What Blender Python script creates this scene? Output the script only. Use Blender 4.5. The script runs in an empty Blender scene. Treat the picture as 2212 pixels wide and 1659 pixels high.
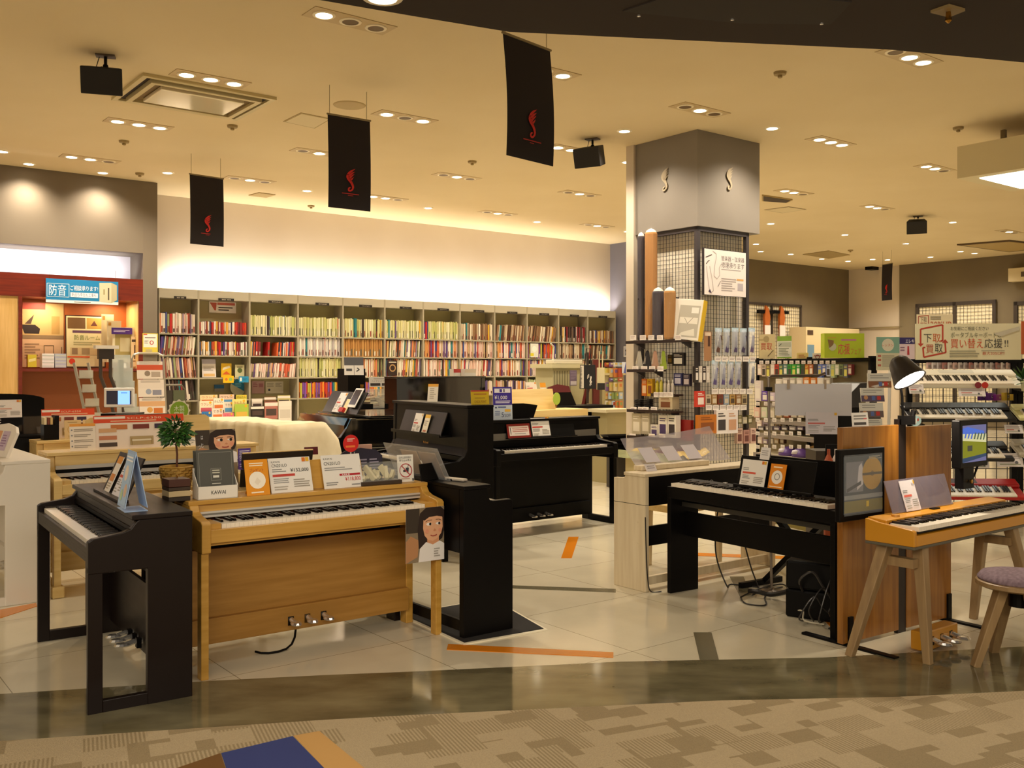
import bpy, math, random
from mathutils import Vector, Matrix
S = bpy.context.scene
COL = S.collection
# ---------------------------------------------------------------- camera
FX, CX, HY, H = 2080.0, 1106.0, 798.0, 1.48      # focal length in px of the 2212x1659 frame, horizon row, eye height
cam = bpy.data.cameras.new('camera'); cam.sensor_fit = 'HORIZONTAL'; cam.sensor_width = 36
cam.lens = 36*FX/2212; cam.shift_y = (HY-829.5)/2212; cam.clip_end = 200
co = bpy.data.objects.new('camera', cam); COL.objects.link(co)
co.location = (0, 0, H); co.rotation_euler = (math.pi/2, 0, 0); S.camera = co
# ---------------------------------------------------------------- world, exposure, big lights
S.view_settings.view_transform = 'Standard'; S.view_settings.look = 'None'
S.view_settings.gamma = 1; S.view_settings.use_curve_mapping = False
S.view_settings.exposure = 0.85
S.cycles.use_denoising = True; S.cycles.max_bounces = 7; S.cycles.diffuse_bounces = 4
S.cycles.glossy_bounces = 3; S.cycles.transmission_bounces = 4; S.cycles.transparent_max_bounces = 8
S.cycles.sample_clamp_indirect = 6; S.cycles.caustics_reflective = False; S.cycles.caustics_refractive = False
W = bpy.data.worlds.new('world'); S.world = W; W.use_nodes = True
W.node_tree.nodes['Background'].inputs[0].default_value = (1.0, .80, .55, 1)
W.node_tree.nodes['Background'].inputs[1].default_value = .30
DOWN_W = 62.0            # watts of a single round downlight
WARM = (1.0, .87, .69)
def lamp(kind, name, loc, power, color=WARM, **k):
    l = bpy.data.lights.new(name, kind); l.energy = power; l.color = color
    o = bpy.data.objects.new(name, l); COL.objects.link(o); o.location = loc
    d = k.pop('dir', None)
    for a, v in k.items(): setattr(l, a, v)
    if d is not None: o.rotation_euler = Vector(d).to_track_quat('-Z', 'Y').to_euler()
    return o
# ---------------------------------------------------------------- room frame: U runs along the back wall to the right, V away from the shop front
AN = math.atan2(2080, 2674)
U = Vector((math.cos(AN), math.sin(AN), 0)); V = Vector((-math.sin(AN), math.cos(AN), 0))
O = Vector((-5.598, 15.2, 0)); CEIL = 4.24
def R(u, v, z=0): p = O + U*u + V*v; return Vector((p.x, p.y, z))
def P(px, py, Y): return Vector(((px-CX)/FX*Y, Y, H-(py-HY)/FX*Y))
def G(px, py, z=0): return P(px, py, FX*(H-z)/(py-HY))      # point on the horizontal plane z
def onv(px, py, v):                                          # point on the plane v = const
    d = Vector(((px-CX)/FX, 1, 0)); t = (O.dot(V)+v)/d.dot(V); return P(px, py, t)
def onu(px, py, u):
    d = Vector(((px-CX)/FX, 1, 0)); t = (O.dot(U)+u)/d.dot(U); return P(px, py, t)
def uv(p): q = Vector(p)-O; return q.dot(U), q.dot(V)
rnd = random.Random(7)
# ---------------------------------------------------------------- materials
def lin(h):
    h = h.lstrip('#'); c = [int(h[i:i+2], 16)/255 for i in (0, 2, 4)]
    return tuple(((x+.055)/1.055)**2.4 if x > .04 else x/12.92 for x in c)+(1,)
_m = {}
def M(h, r=.5, m=0.0, coat=0.0, var=.0, sp=.5):
    k = (h, r, m, coat)
    if k in _m: return _m[k]
    a = bpy.data.materials.new('paint_'+h.strip('#')); a.use_nodes = True; n = a.node_tree; b = n.nodes['Principled BSDF']
    b.inputs['Base Color'].default_value = lin(h); b.inputs['Roughness'].default_value = r; b.inputs['Metallic'].default_value = m
    b.inputs['Coat Weight'].default_value = coat; b.inputs['Coat Roughness'].default_value = .08; b.inputs['Specular IOR Level'].default_value = sp
    if var:
        t = n.nodes.new('ShaderNodeTexNoise'); t.inputs['Scale'].default_value = 6
        x = n.nodes.new('ShaderNodeMapRange'); x.inputs[3].default_value = max(.02, r-var); x.inputs[4].default_value = r+var
        n.links.new(t.outputs[0], x.inputs[0]); n.links.new(x.outputs[0], b.inputs['Roughness'])
    a.diffuse_color = lin(h); _m[k] = a; return a
def E(h, s):
    k = (h, 'e', s)
    if k in _m: return _m[k]
    a = bpy.data.materials.new('lit_'+h.strip('#')); a.use_nodes = True; b = a.node_tree.nodes['Principled BSDF']
    b.inputs['Base Color'].default_value = lin(h); b.inputs['Emission Color'].default_value = lin(h); b.inputs['Emission Strength'].default_value = s
    _m[k] = a; return a
def glass(h='#ffffff', al=.12, r=.05):
    k = (h, 'g', al)
    if k in _m: return _m[k]
    a = bpy.data.materials.new('clear_sheet'); a.use_nodes = True; b = a.node_tree.nodes['Principled BSDF']
    b.inputs['Base Color'].default_value = lin(h); b.inputs['Alpha'].default_value = al; b.inputs['Roughness'].default_value = r
    _m[k] = a; return a
def noisy(name, h1, h2, scale=(1, 1, 1), r=.5, detail=6, ns=3.0, coat=0, lo=.35, hi=.65):
    a = bpy.data.materials.new(name); a.use_nodes = True; n = a.node_tree; b = n.nodes['Principled BSDF']; L = n.links.new
    tc = n.nodes.new('ShaderNodeTexCoord'); mp = n.nodes.new('ShaderNodeMapping'); mp.inputs['Scale'].default_value = scale
    t = n.nodes.new('ShaderNodeTexNoise'); t.inputs['Scale'].default_value = ns; t.inputs['Detail'].default_value = detail
    c = n.nodes.new('ShaderNodeValToRGB'); c.color_ramp.elements[0].color = lin(h1); c.color_ramp.elements[1].color = lin(h2)
    c.color_ramp.elements[0].position = lo; c.color_ramp.elements[1].position = hi
    L(tc.outputs['Object'], mp.inputs[0]); L(mp.outputs[0], t.inputs[0]); L(t.outputs[0], c.inputs[0]); L(c.outputs[0], b.inputs['Base Color'])
    b.inputs['Roughness'].default_value = r; b.inputs['Coat Weight'].default_value = coat
    return a
def wood(name, h1, h2, axis='x', r=.42, coat=.1):
    s = {'x': (1, 14, 14), 'y': (14, 1, 14), 'z': (14, 14, 1)}[axis]
    return noisy(name, h1, h2, s, r, 5, 2.2, coat)
# ---------------------------------------------------------------- mesh builder
class MB:
    def __init__(s): s.v = []; s.f = []; s.mi = []; s.mats = []; s.T = Matrix()
    def mat(s, m):
        if m not in s.mats: s.mats.append(m)
        return s.mats.index(m)
    def add(s, vs, fs, m):
        i = len(s.v); k = s.mat(m)
        s.v += [tuple(s.T @ Vector(p)) for p in vs]; s.f += [tuple(i+j for j in f) for f in fs]; s.mi += [k]*len(fs); return s
    def box(s, x0, x1, y0, y1, z0, z1, m):
        return s.add([(x, y, z) for z in (z0, z1) for y in (y0, y1) for x in (x0, x1)],
                     [(0, 2, 3, 1), (4, 5, 7, 6), (0, 1, 5, 4), (2, 6, 7, 3), (0, 4, 6, 2), (1, 3, 7, 5)], m)
    def prism(s, poly, a0, a1, m, ax='x'):      # poly in (y,z) for ax x, (x,z) for y, (x,y) for z
        A = {'x': lambda p, a: (a, p[0], p[1]), 'y': lambda p, a: (p[0], a, p[1]), 'z': lambda p, a: (p[0], p[1], a)}[ax]
        n = len(poly); ar = sum(poly[i][0]*poly[(i+1) % n][1]-poly[(i+1) % n][0]*poly[i][1] for i in range(n))
        if (ar > 0) == (ax == 'y'): poly = poly[::-1]
        vs = [A(p, a0) for p in poly]+[A(p, a1) for p in poly]
        return s.add(vs, [tuple(range(n))[::-1], tuple(range(n, 2*n))]+[(i, (i+1) % n, n+(i+1) % n, n+i) for i in range(n)], m)
    def beam(s, a, b, w, h, m, up=(0, 0, 1), w2=None, h2=None):    # rectangular bar from a to b, may taper
        a, b = Vector(a), Vector(b); d = (b-a).normalized(); x = d.cross(Vector(up))
        x = x.normalized() if x.length > 1e-5 else Vector((1, 0, 0)); y = x.cross(d); w2 = w2 or w; h2 = h2 or h; vs = []
        for p, ww, hh in ((a, w, h), (b, w2, h2)):
            vs += [p+x*ww/2*i+y*hh/2*j for i, j in ((-1, -1), (1, -1), (1, 1), (-1, 1))]
        return s.add(vs, [(3, 2, 1, 0), (4, 5, 6, 7)]+[(i, (i+1) % 4, 4+(i+1) % 4, 4+i) for i in range(4)], m)
    def tube(s, pts, r, m, n=8, r2=None):
        pts = [Vector(p) for p in pts]; vs = []; N = len(pts); ref = None
        for i, p in enumerate(pts):
            d = (pts[min(i+1, N-1)]-pts[max(i-1, 0)]).normalized()
            if ref is None: ref = d.cross(Vector((.3, .2, 1))) if abs(d.z) < .95 else d.cross(Vector((1, 0, 0)))
            x = (ref-d*ref.dot(d)).normalized(); ref = x; y = d.cross(x); rr = r+(r2-r)*i/(N-1) if r2 is not None else r
            vs += [p+(x*math.cos(t)+y*math.sin(t))*rr for t in (2*math.pi*k/n for k in range(n))]
        fs = [(i*n+k, i*n+(k+1) % n, (i+1)*n+(k+1) % n, (i+1)*n+k) for i in range(N-1) for k in range(n)]
        return s.add(vs, fs+[tuple(range(n))[::-1], tuple(range((N-1)*n, N*n))], m)
    def lathe(s, prof, m, c=(0, 0, 0), n=20, sx=1, sy=1):         # prof list of (r,z) from bottom to top
        c = Vector(c); vs = []
        for r, z in prof: vs += [c+Vector((r*sx*math.cos(2*math.pi*k/n), r*sy*math.sin(2*math.pi*k/n), z)) for k in range(n)]
        fs = [(i*n+k, i*n+(k+1) % n, (i+1)*n+(k+1) % n, (i+1)*n+k) for i in range(len(prof)-1) for k in range(n)]
        return s.add(vs, fs+([] if prof[0] == prof[-1] else [tuple(range(n))[::-1], tuple(range((len(prof)-1)*n, len(prof)*n))]), m)
    def poly(s, pts, m): return s.add(pts, [tuple(range(len(pts)))], m)
    def grid(s, f, nu, nv, m):                                     # surface f(a,b), a,b in 0..1
        vs = [f(i/nu, j/nv) for j in range(nv+1) for i in range(nu+1)]
        return s.add(vs, [(j*(nu+1)+i, j*(nu+1)+i+1, (j+1)*(nu+1)+i+1, (j+1)*(nu+1)+i) for j in range(nv) for i in range(nu)], m)
    def build(s, name, parent=None, bevel=0, smooth=False, loc=None, rz=0):
        me = bpy.data.meshes.new(name); me.from_pydata(s.v, [], s.f)
        for m in s.mats: me.materials.append(m)
        me.polygons.foreach_set('material_index', s.mi)
        if smooth: me.polygons.foreach_set('use_smooth', [True]*len(me.polygons))
        me.update(); o = bpy.data.objects.new(name, me); COL.objects.link(o)
        if parent: o.parent = parent
        if loc is not None: o.location = loc; o.rotation_euler = (0, 0, rz)
        if bevel:
            b = o.modifiers.new('bevel', 'BEVEL'); b.width = bevel; b.segments = 2; b.limit_method = 'ANGLE'; b.angle_limit = .6
        return o
def tag(o, label, cat, group=None, kind=None):
    o['label'] = label; o['category'] = cat
    if group: o['group'] = group
    if kind: o['kind'] = kind
    return o
def thing(name, label, cat, loc=(0, 0, 0), rz=0, group=None):
    o = bpy.data.objects.new(name, None); COL.objects.link(o); o.empty_display_size = .1
    o.location = loc; o.rotation_euler = (0, 0, rz); return tag(o, label, cat, group)
def struct(o, label=None):
    o['kind'] = 'structure'
    if label: o['label'] = label
    return o
def dup(o, loc, rz, label=None, group=None):
    def cp(x, par):
        c = x.copy(); COL.objects.link(c); c.parent = par
        for ch in list(x.children): cp(ch, c)
        return c
    r = cp(o, None); r.location = loc; r.rotation_euler = (0, 0, rz)
    if label: r['label'] = label
    if group: r['group'] = group
    return r
# ---------------------------------------------------------------- lettering and printed sheets
_t = {}
def glyphs(txt):
    if txt not in _t:
        cu = bpy.data.curves.new('lettering', 'FONT'); cu.body = txt; cu.resolution_u = 2
        o = bpy.data.objects.new('lettering', cu); COL.objects.link(o)
        me = bpy.data.meshes.new_from_object(o.evaluated_get(bpy.context.evaluated_depsgraph_get()))
        vs = [v.co.copy() for v in me.vertices]; fs = [tuple(p.vertices) for p in me.polygons]
        bpy.data.objects.remove(o); bpy.data.curves.remove(cu); bpy.data.meshes.remove(me)
        _t[txt] = (vs, fs, max((v.x for v in vs), default=0), min((v.x for v in vs), default=0))
    return _t[txt]
def sheet_marks(mb, w, h, items, y=-.0006, x0=0):
    """marks printed on a sheet standing in the local xz-plane, bottom edge on z = 0, centred on x0, front towards -y; coordinates 0..1"""
    k = 0
    for it in items:
        k += 1; yy = y-.00025*k; f = lambda a, b: (x0-w/2+a*w, yy, b*h); q = it[0]
        if q == 'r': _, a, b, c, d, col = it; mb.poly([f(a, b), f(c, b), f(c, d), f(a, d)], M(col, .5))
        elif q == 'p': mb.poly([f(a, b) for a, b in it[1]], M(it[2], .5))
        elif q == 'c':
            _, a, b, r, col = it; cx, _, cz = f(a, b)
            mb.poly([(cx+r*h*math.cos(t*math.pi/10), yy, cz+r*h*math.sin(t*math.pi/10)) for t in range(20)], M(col, .5))
        elif q == 'o':          # ring
            _, a, b, r, th, col = it; cx, _, cz = f(a, b)
            for t in range(20):
                c1, s1, c2, s2 = (g(i*math.pi/10) for i in (t, t+1) for g in (math.cos, math.sin)); ro, ri = r*h, (r-th)*h
                mb.poly([(cx+ri*c1, yy, cz+ri*s1), (cx+ro*c1, yy, cz+ro*s1), (cx+ro*c2, yy, cz+ro*s2), (cx+ri*c2, yy, cz+ri*s2)], M(col, .5))
        elif q == 'l':          # n rows of fine print
            _, a, b, c, d, n, col = it
            for i in range(n):
                e = d-(d-b)*(i+.25)/n; e2 = d-(d-b)*(i+.72)/n; en = c-(c-a)*rnd.choice((0, .05, .12, .3))
                mb.poly([f(a, e2), f(en, e2), f(en, e), f(a, e)], M(col, .6))
        elif q == 't':          # ('t', x, y, width or None, height, text, colour): left, baseline
            _, a, b, wd, ht, txt, col = it; vs, fs, x1, xm = glyphs(txt)
            sz = ht*h/.72; sx = sz if wd is None else wd*w/max(.01, x1-xm); X, _, Z = f(a, b)
            mb.add([(X+(v.x-xm)*sx, yy, Z+v.y*sz) for v in vs], fs, M(col, .5))
        elif q == 'L':          # polyline strokes
            _, pts, th, col = it
            for (a, b), (c, d) in zip(pts, pts[1:]):
                p, r_ = Vector(f(a, b)), Vector(f(c, d)); n = (r_-p); n = Vector((-n.z, 0, n.x)).normalized()*th*h/2
                mb.poly([p+n, p-n, r_-n, r_+n], M(col, .5))
    return mb
def sheet(name, label, cat, w, h, bg, items, loc, rz=0, tilt=0, group=None, t=.003, strut=False, round_top=0, parent=None, rough=.35, yaw2=0):
    """a card or board: thin body plus its printed face; tilt leans the top away from the reader"""
    root = thing(name, label, cat, loc, rz, group) if parent is None else None
    p = root or parent; T = Matrix.Translation(loc) @ Matrix.Rotation(rz, 4, 'Z') if parent else Matrix()
    T = T @ Matrix.Rotation(-tilt, 4, 'X')
    b = MB(); b.T = T; bm = bg if not isinstance(bg, str) else M(bg, rough)
    if round_top:
        pl = [(-w/2, 0), (w/2, 0), (w/2, h-round_top)]+[(w/2*math.cos(i*math.pi/10), h-round_top+round_top*math.sin(i*math.pi/10)) for i in range(1, 10)]+[(-w/2, h-round_top)]
        b.prism(pl, 0, t, bm, 'y')
    else: b.box(-w/2, w/2, 0, t, 0, h, bm)
    if strut: b.poly([(-w/4, t, h*.6), (w/4, t, h*.6), (w/4, h*(.35+math.tan(tilt)), h*tilt*.3), (-w/4, h*(.35+math.tan(tilt)), h*tilt*.3)], bm)
    o = b.build('sheet' if root else name, p)
    if items:
        pm = MB(); pm.T = T; sheet_marks(pm, w, h, items); pm.build('print', p if root else o)
    return root or o
# ================================================================ the shop shell
def striped_floor():
    a = bpy.data.materials.new('floor_tile'); a.use_nodes = True; n = a.node_tree; b = n.nodes['Principled BSDF']; L = n.links.new
    tc = n.nodes.new('ShaderNodeTexCoord'); mp = n.nodes.new('ShaderNodeMapping'); mp.inputs['Rotation'].default_value = (0, 0, -AN)
    br = n.nodes.new('ShaderNodeTexBrick'); br.inputs['Scale'].default_value = 1; br.inputs['Mortar Size'].default_value = .0022
    br.inputs['Brick Width'].default_value = .9; br.inputs['Row Height'].default_value = .9; br.offset = 0
    br.inputs['Color1'].default_value = lin('#dfd5ba'); br.inputs['Color2'].default_value = lin('#e6dcc3'); br.inputs['Mortar'].default_value = lin('#8f8468')
    ns = n.nodes.new('ShaderNodeTexNoise'); ns.inputs['Scale'].default_value = 3.5; ns.inputs['Detail'].default_value = 8
    mx = n.nodes.new('ShaderNodeMix'); mx.data_type = 'RGBA'; mx.blend_type = 'MULTIPLY'; mx.inputs[0].default_value = .2
    L(tc.outputs['Object'], mp.inputs[0]); L(mp.outputs[0], br.inputs[0]); L(mp.outputs[0], ns.inputs[0])
    L(br.outputs['Color'], mx.inputs[6]); L(ns.outputs[0], mx.inputs[7]); L(mx.outputs[2], b.inputs['Base Color'])
    b.inputs['Roughness'].default_value = .13; b.inputs['Specular IOR Level'].default_value = .6
    return a
def carpet_mat():
    a = bpy.data.materials.new('carpet_tile'); a.use_nodes = True; n = a.node_tree; b = n.nodes['Principled BSDF']; L = n.links.new
    N = n.nodes.new; tc = N('ShaderNodeTexCoord'); mp = N('ShaderNodeMapping'); mp.inputs['Rotation'].default_value = (0, 0, -.42)
    L(tc.outputs['Object'], mp.inputs[0])
    def blocks(w, h, off, rot):
        m2 = N('ShaderNodeMapping'); m2.inputs['Rotation'].default_value = (0, 0, rot); L(mp.outputs[0], m2.inputs[0])
        v = N('ShaderNodeTexBrick'); v.inputs['Scale'].default_value = 1; v.inputs['Mortar Size'].default_value = 0; v.inputs['Brick Width'].default_value = w; v.inputs['Row Height'].default_value = h
        v.offset = off; v.inputs['Color1'].default_value = (0, 0, 0, 1); v.inputs['Color2'].default_value = (1, 1, 1, 1); L(m2.outputs[0], v.inputs[0]); return v
    v1, v2, v3 = blocks(.24, .15, .37, 0), blocks(.17, .13, .6, 0), blocks(.11, .16, .3, math.pi/2)
    wv = N('ShaderNodeTexWave'); wv.inputs['Scale'].default_value = 20; wv.bands_direction = 'X'; L(mp.outputs[0], wv.inputs[0])
    def math_(op, x, y):
        m = N('ShaderNodeMath'); m.operation = op
        for i, q in enumerate((x, y)):
            if isinstance(q, (int, float)): m.inputs[i].default_value = q
            else: L(q, m.inputs[i])
        return m.outputs[0]
    stripes = math_('MULTIPLY', math_('GREATER_THAN', v1.outputs[0], .6), math_('GREATER_THAN', wv.outputs[0], .5))
    dark = math_('MAXIMUM', stripes, math_('MULTIPLY', math_('GREATER_THAN', v2.outputs[0], .45), math_('GREATER_THAN', v3.outputs[0], .5)))
    fi = N('ShaderNodeTexNoise'); fi.inputs['Scale'].default_value = 160; fi.inputs['Detail'].default_value = 3; L(mp.outputs[0], fi.inputs[0])
    r = N('ShaderNodeMix'); r.data_type = 'RGBA'; r.inputs[6].default_value = lin('#c2ae8a'); r.inputs[7].default_value = lin('#8c7850'); L(math_('MULTIPLY', dark, .6), r.inputs[0])
    q = N('ShaderNodeMix'); q.data_type = 'RGBA'; q.blend_type = 'MULTIPLY'; q.inputs[0].default_value = .35; L(r.outputs[2], q.inputs[6]); L(fi.outputs[0], q.inputs[7])
    L(q.outputs[2], b.inputs['Base Color']); b.inputs['Roughness'].default_value = .95
    bp = N('ShaderNodeBump'); bp.inputs['Strength'].default_value = .5; bp.inputs['Distance'].default_value = .01; L(fi.outputs[0], bp.inputs['Height']); L(bp.outputs[0], b.inputs['Normal'])
    return a
FLOOR = striped_floor()
struct(MB().box(-16, 22, 1, 34, -.1, 0, FLOOR).build('floor'), 'cream tiled shop floor')
inner = [(-500, 1528), (0, 1501), (188, 1489), (446, 1473), (700, 1460), (900, 1452), (1339, 1431), (1778, 1422), (2212, 1398), (2700, 1375)]
outer = [(-500, 1640), (0, 1605), (350, 1582), (700, 1559), (900, 1548), (1552, 1517), (1938, 1509), (2212, 1496), (2700, 1478)]
gi = [G(*p) for p in inner]; go = [G(*p) for p in outer]
STRIP = noisy('stone_band', '#5c553e', '#7c7458', (1, 2, 1), .09, 8, 2.5); STRIP.node_tree.nodes['Principled BSDF'].inputs['Specular IOR Level'].default_value = .6
b = MB(); pl = [(p.x, p.y) for p in gi]+[(p.x, p.y) for p in go[::-1]]; b.prism(pl, 0, .004, STRIP, 'z'); struct(b.build('floor_band'), 'dark polished stone band across the shop front')
CARPET = carpet_mat()
b = MB(); pl = [(p.x, p.y) for p in go]+[(6, .5), (-6, .5)]; b.prism(pl, 0, .008, CARPET, 'z'); struct(b.build('floor_carpet'), 'beige patterned corridor carpet')
def inlay(name, pts, col, label, z=.003, zb=0, r=.2):
    b = MB(); q = [G(*p) for p in pts]; b.prism([(p.x, p.y) for p in q], zb, z, M(col, r), 'z'); return struct(b.build(name), label)
OR = '#d98219'; GY = '#6c6650'
inlay('floor_inlay', [(968, 1392), (1325, 1410), (1325, 1421), (965, 1404)], OR, 'orange floor inlay in front of the black mat')
inlay('floor_inlay', [(1498, 1367), (1537, 1367), (1553, 1427), (1512, 1428)], GY, 'grey floor inlay near the stone band')
inlay('floor_inlay', [(1228, 1160), (1250, 1160), (1235, 1206), (1212, 1206)], OR, 'orange floor inlay before the black console piano')
inlay('floor_inlay', [(1100, 1265), (1330, 1273), (1330, 1280), (1100, 1271)], GY, 'long grey floor inlay beside the mat')
inlay('floor_inlay', [(1778, 1338), (1820, 1336), (1820, 1382)], OR, 'orange floor corner by the wooden partition')
inlay('floor_inlay', [(0, 1318), (78, 1303), (80, 1310), (0, 1336)], OR, 'orange floor inlay by the white piano')
inlay('floor_inlay', [(1480, 1194), (1700, 1202), (1700, 1208), (1480, 1200)], OR, 'orange floor inlay behind the pale piano')
inlay('floor_inlay', [(1576, 1246), (1606, 1246), (1622, 1285), (1598, 1288)], GY, 'grey floor inlay under the slim piano')
inlay('carpet_tile', [(478, 1632), (632, 1595), (715, 1680), (500, 1700)], '#2f3b78', 'blue carpet tile', .0095, .008, .95)
inlay('carpet_tile', [(634, 1594), (690, 1584), (800, 1675), (716, 1681)], '#c69a5a', 'tan carpet tile beside the blue one', .0095, .008, .95)
inlay('carpet_tile', [(380, 1665), (476, 1632), (500, 1700), (400, 1720)], '#6f4c1d', 'brown carpet tile beside the blue one', .0095, .008, .95)
CEILM = noisy('ceiling_paint', '#dcc9a0', '#e1cfa8', (1, 1, 1), .9, 3, .6)
struct(MB().box(-16, 22, 2.9, 34, CEIL, CEIL+.12, CEILM).build('ceiling'), 'cream shop ceiling')
# lowered dark corridor ceiling over the viewer, its curved edge above the stone band
SOF = 3.05
edge = [G(x, y, SOF) for x, y in ((-300, -60), (200, -32), (690, 0), (900, 36), (1100, 69), (1500, 88), (1920, 107), (2212, 135), (2500, 165))]
b = MB(); b.prism([(p.x, p.y) for p in edge]+[(6, -3), (-5, -3)], SOF, CEIL+.1, M('#2c2018', .8), 'z'); struct(b.build('ceiling_soffit'), 'dark corridor ceiling bulkhead with a curved edge')
# walls
GREY = noisy('grey_wall_paint', '#6f6353', '#766a59', (1, 1, 1), .75, 3, .8)
CREAM = noisy('cream_wall_paint', '#cbbda9', '#d1c4b1', (1, 1, 1), .8, 3, .8)
SLATE = noisy('slate_wall_paint', '#6d6a72', '#75727a', (1, 1, 1), .75, 3, .8)
DGREY = noisy('taupe_wall_paint', '#6e614c', '#76694f', (1, 1, 1), .75, 3, .8)
def wall(name, u0, u1, v0, v1, z0, z1, m, label=None):
    b = MB(); b.box(0, u1-u0, 0, v1-v0, z0, z1, m); return struct(b.build(name, loc=R(u0, v0), rz=AN), label)
UE = uv(onv(1318, 528, 0))[0]; UC = uv(onv(1828, 581, 0))[0]
wall('wall_back', -.31, UC+.2, 0, .2, 0, CEIL, CREAM, 'cream back wall glowing above the bookcases')
wall('wall_partition', UE, UE+.15, -1.6, 0, 0, CEIL, SLATE, 'slate partition wall at the end of the bookcases')
wall('wall_back_right', UE+.3, UC, -.08, 0, 0, CEIL, DGREY, 'taupe wall behind the accessories')
wall('wall_right', UC, UC+.2, -1.62, 0, 0, CEIL, CREAM, 'cream corner wall')
wall('wall_right_grey', UC-.06, UC+.2, -7, -1.62, 0, CEIL, DGREY, 'taupe wall on the right')
# grey wall on the left with the lit recess
gu1, gv = -.31, -.975
ou = uv(onv(309, 600, gv))[0]; oz = onv(309, 547, gv).z; cz = onv(309, 604, gv).z
wall('wall_left', ou, gu1, gv, 0, 0, CEIL, GREY, 'grey pier beside the red wood display cabinet')
wall('wall_left_upper', ou-6, ou, gv, 0, oz, CEIL, GREY, 'grey wall above the lit recess')
RECESS = M('#e9e4e6', .8)
wall('wall_recess', ou-6, ou, gv+.62, 0, 0, oz, RECESS, 'white lit recess wall above the display cabinet')
# ceiling lamps: triple recessed fixtures and round downlights
FR = M('#c9b183', .5); LAMPM = E('#fff0d0', 9.0); HOLE = M('#6b5430', .5)
def spot(p, w, ang=2.3, blend=.9, d=(0, 0, -1), col=WARM): lamp('SPOT', 'downlight_lamp', p, w, col, spot_size=ang, spot_blend=blend, shadow_soft_size=.06, dir=d)
def round_light(px, py, label, z=CEIL, w=None):
    p = G(px, py, z); t = thing('ceiling_downlight', label, 'ceiling light', p, 0, 'round ceiling downlights')
    MB().lathe([(.062, -.008), (.085, -.006), (.09, 0), (.062, 0), (.062, -.008)], M('#f3e7cc', .4), n=24).build('trim_ring', t)
    MB().lathe([(.001, -.006), (.061, -.006), (.061, -.001), (.001, -.001)], LAMPM, n=20).build('lamp_lens', t)
    spot((p.x, p.y, z-.04), w or DOWN_W); return t
def triple_light(px, py, label, on=(1, 1, 1), w=None):
    p = G(px, py, CEIL); t = thing('ceiling_triple_light', label, 'ceiling light', p, AN, 'triple recessed ceiling lights')
    b = MB(); b.box(-.36, .36, -.12, .12, -.006, 0, FR); b.build('frame_plate', t)
    for i in range(3):
        MB().lathe([(.066, -.014), (.088, -.012), (.09, -.006), (.066, -.006), (.066, -.014)], M('#efe2c2', .35), c=((i-1)*.23, 0, 0), n=20).build('lamp_ring', t)
        MB().lathe([(.001, -.012), (.065, -.012), (.065, -.007), (.001, -.007)], LAMPM if on[i] else HOLE, c=((i-1)*.23, 0, 0), n=18).build('lamp_lens', t)
    spot((p.x, p.y, CEIL-.05), w or DOWN_W*1.5); return t
TR = [(455, 170, 'over the air conditioner, nearest the square unit', (1, 1, 1)), (300, 268, 'left of the air conditioner below the black speaker', (1, 1, 1)),
 (195, 343, 'in front of the grey wall scallops', (1, 1, 0)), (757, 45, 'cut by the dark bulkhead near the middle of its edge', (1, 0, 0)), (875, 253, 'right of the middle hanging banner', (1, 0, 1)),
 (690, 330, 'partly behind the middle hanging banner', (0, 1, 1)), (540, 388, 'right of the smallest left banner', (0, 1, 0)), (833, 427, 'behind the lower right corner of the middle banner', (1, 1, 0)),
 (987, 381, 'alone midway between middle and large banner', (0, 1, 0)), (1175, 152, 'behind the large front banner', (1, 1, 1)), (1235, 323, 'behind the bottom of the large front banner', (1, 1, 0)),
 (1252, 418, 'left of the grey pillar head, under the speaker', (0, 1, 0)), (1075, 460, 'near the back wall, right of centre', (0, 1, 0)), (1290, 487, 'near the far right end of the back wall', (0, 1, 0)),
 (1512, 237, 'directly above the grey pillar head', (0, 1, 0)), (1795, 306, 'right of the grey pillar head', (1, 1, 1)), (1965, 122, 'cut by the dark bulkhead at the right', (0, 1, 1)),
 (2020, 363, 'left of the hanging ceiling box', (1, 1, 0)), (1715, 415, 'just right of the pillar, above the slot vent', (1, 1, 0)), (1895, 448, 'above the right hand speaker', (1, 1, 0)), (2180, 500, 'under the hanging ceiling box', (0, 1, 0))]
for x, y, l, on in TR: triple_light(x, y, 'triple recessed ceiling light '+l, on)
RL = [(5, 327, 'at the left edge of the picture'), (62, 354, 'at the grey wall, left of two scallops'), (222, 373, 'at the grey wall, right of two scallops'), (362, 373, 'left of the smallest left banner'),
 (663, 412, 'near the back wall, left of the middle banner'), (925, 449, 'near the back wall, right of the middle banner'), (1160, 479, 'near the back wall, right of centre'), (1355, 500, 'beside the pillar above the slate wall'),
 (1349, 283, 'left of the pillar head, nearest the viewer'), (1355, 350, 'close beside the left edge of the pillar head'), (1668, 277, 'right of the pillar head, nearest the viewer'), (1665, 483, 'behind the pillar, above the taupe wall'),
 (1825, 507, 'left of the far right speaker'), (1957, 526, 'below the far right speaker'), (2058, 480, 'right of the far right speaker'), (1633, 527, 'touching the pillar frame, upper of two'), (1643, 543, 'touching the pillar frame, lower of two'),
 (1708, 549, 'first of the back row right of the pillar'), (1765, 547, 'second of the back row right of the pillar'), (1775, 559, 'third of the back row, lowest over the square vent'), (1832, 564, 'fourth of the back row, over the cream corner'),
 (1885, 560, 'left of the small far banner'), (1917, 561, 'right above the small far banner'), (2010, 555, 'before the right taupe wall'), (2075, 543, 'left of a pair by the right ceiling vent'), (2105, 547, 'right of a pair by the right ceiling vent')]
for x, y, l in RL:
    round_light(x, y, 'round ceiling downlight '+l, w=DOWN_W*1.35 if (x, y) in ((1349, 283), (1668, 277)) else None)
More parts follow.
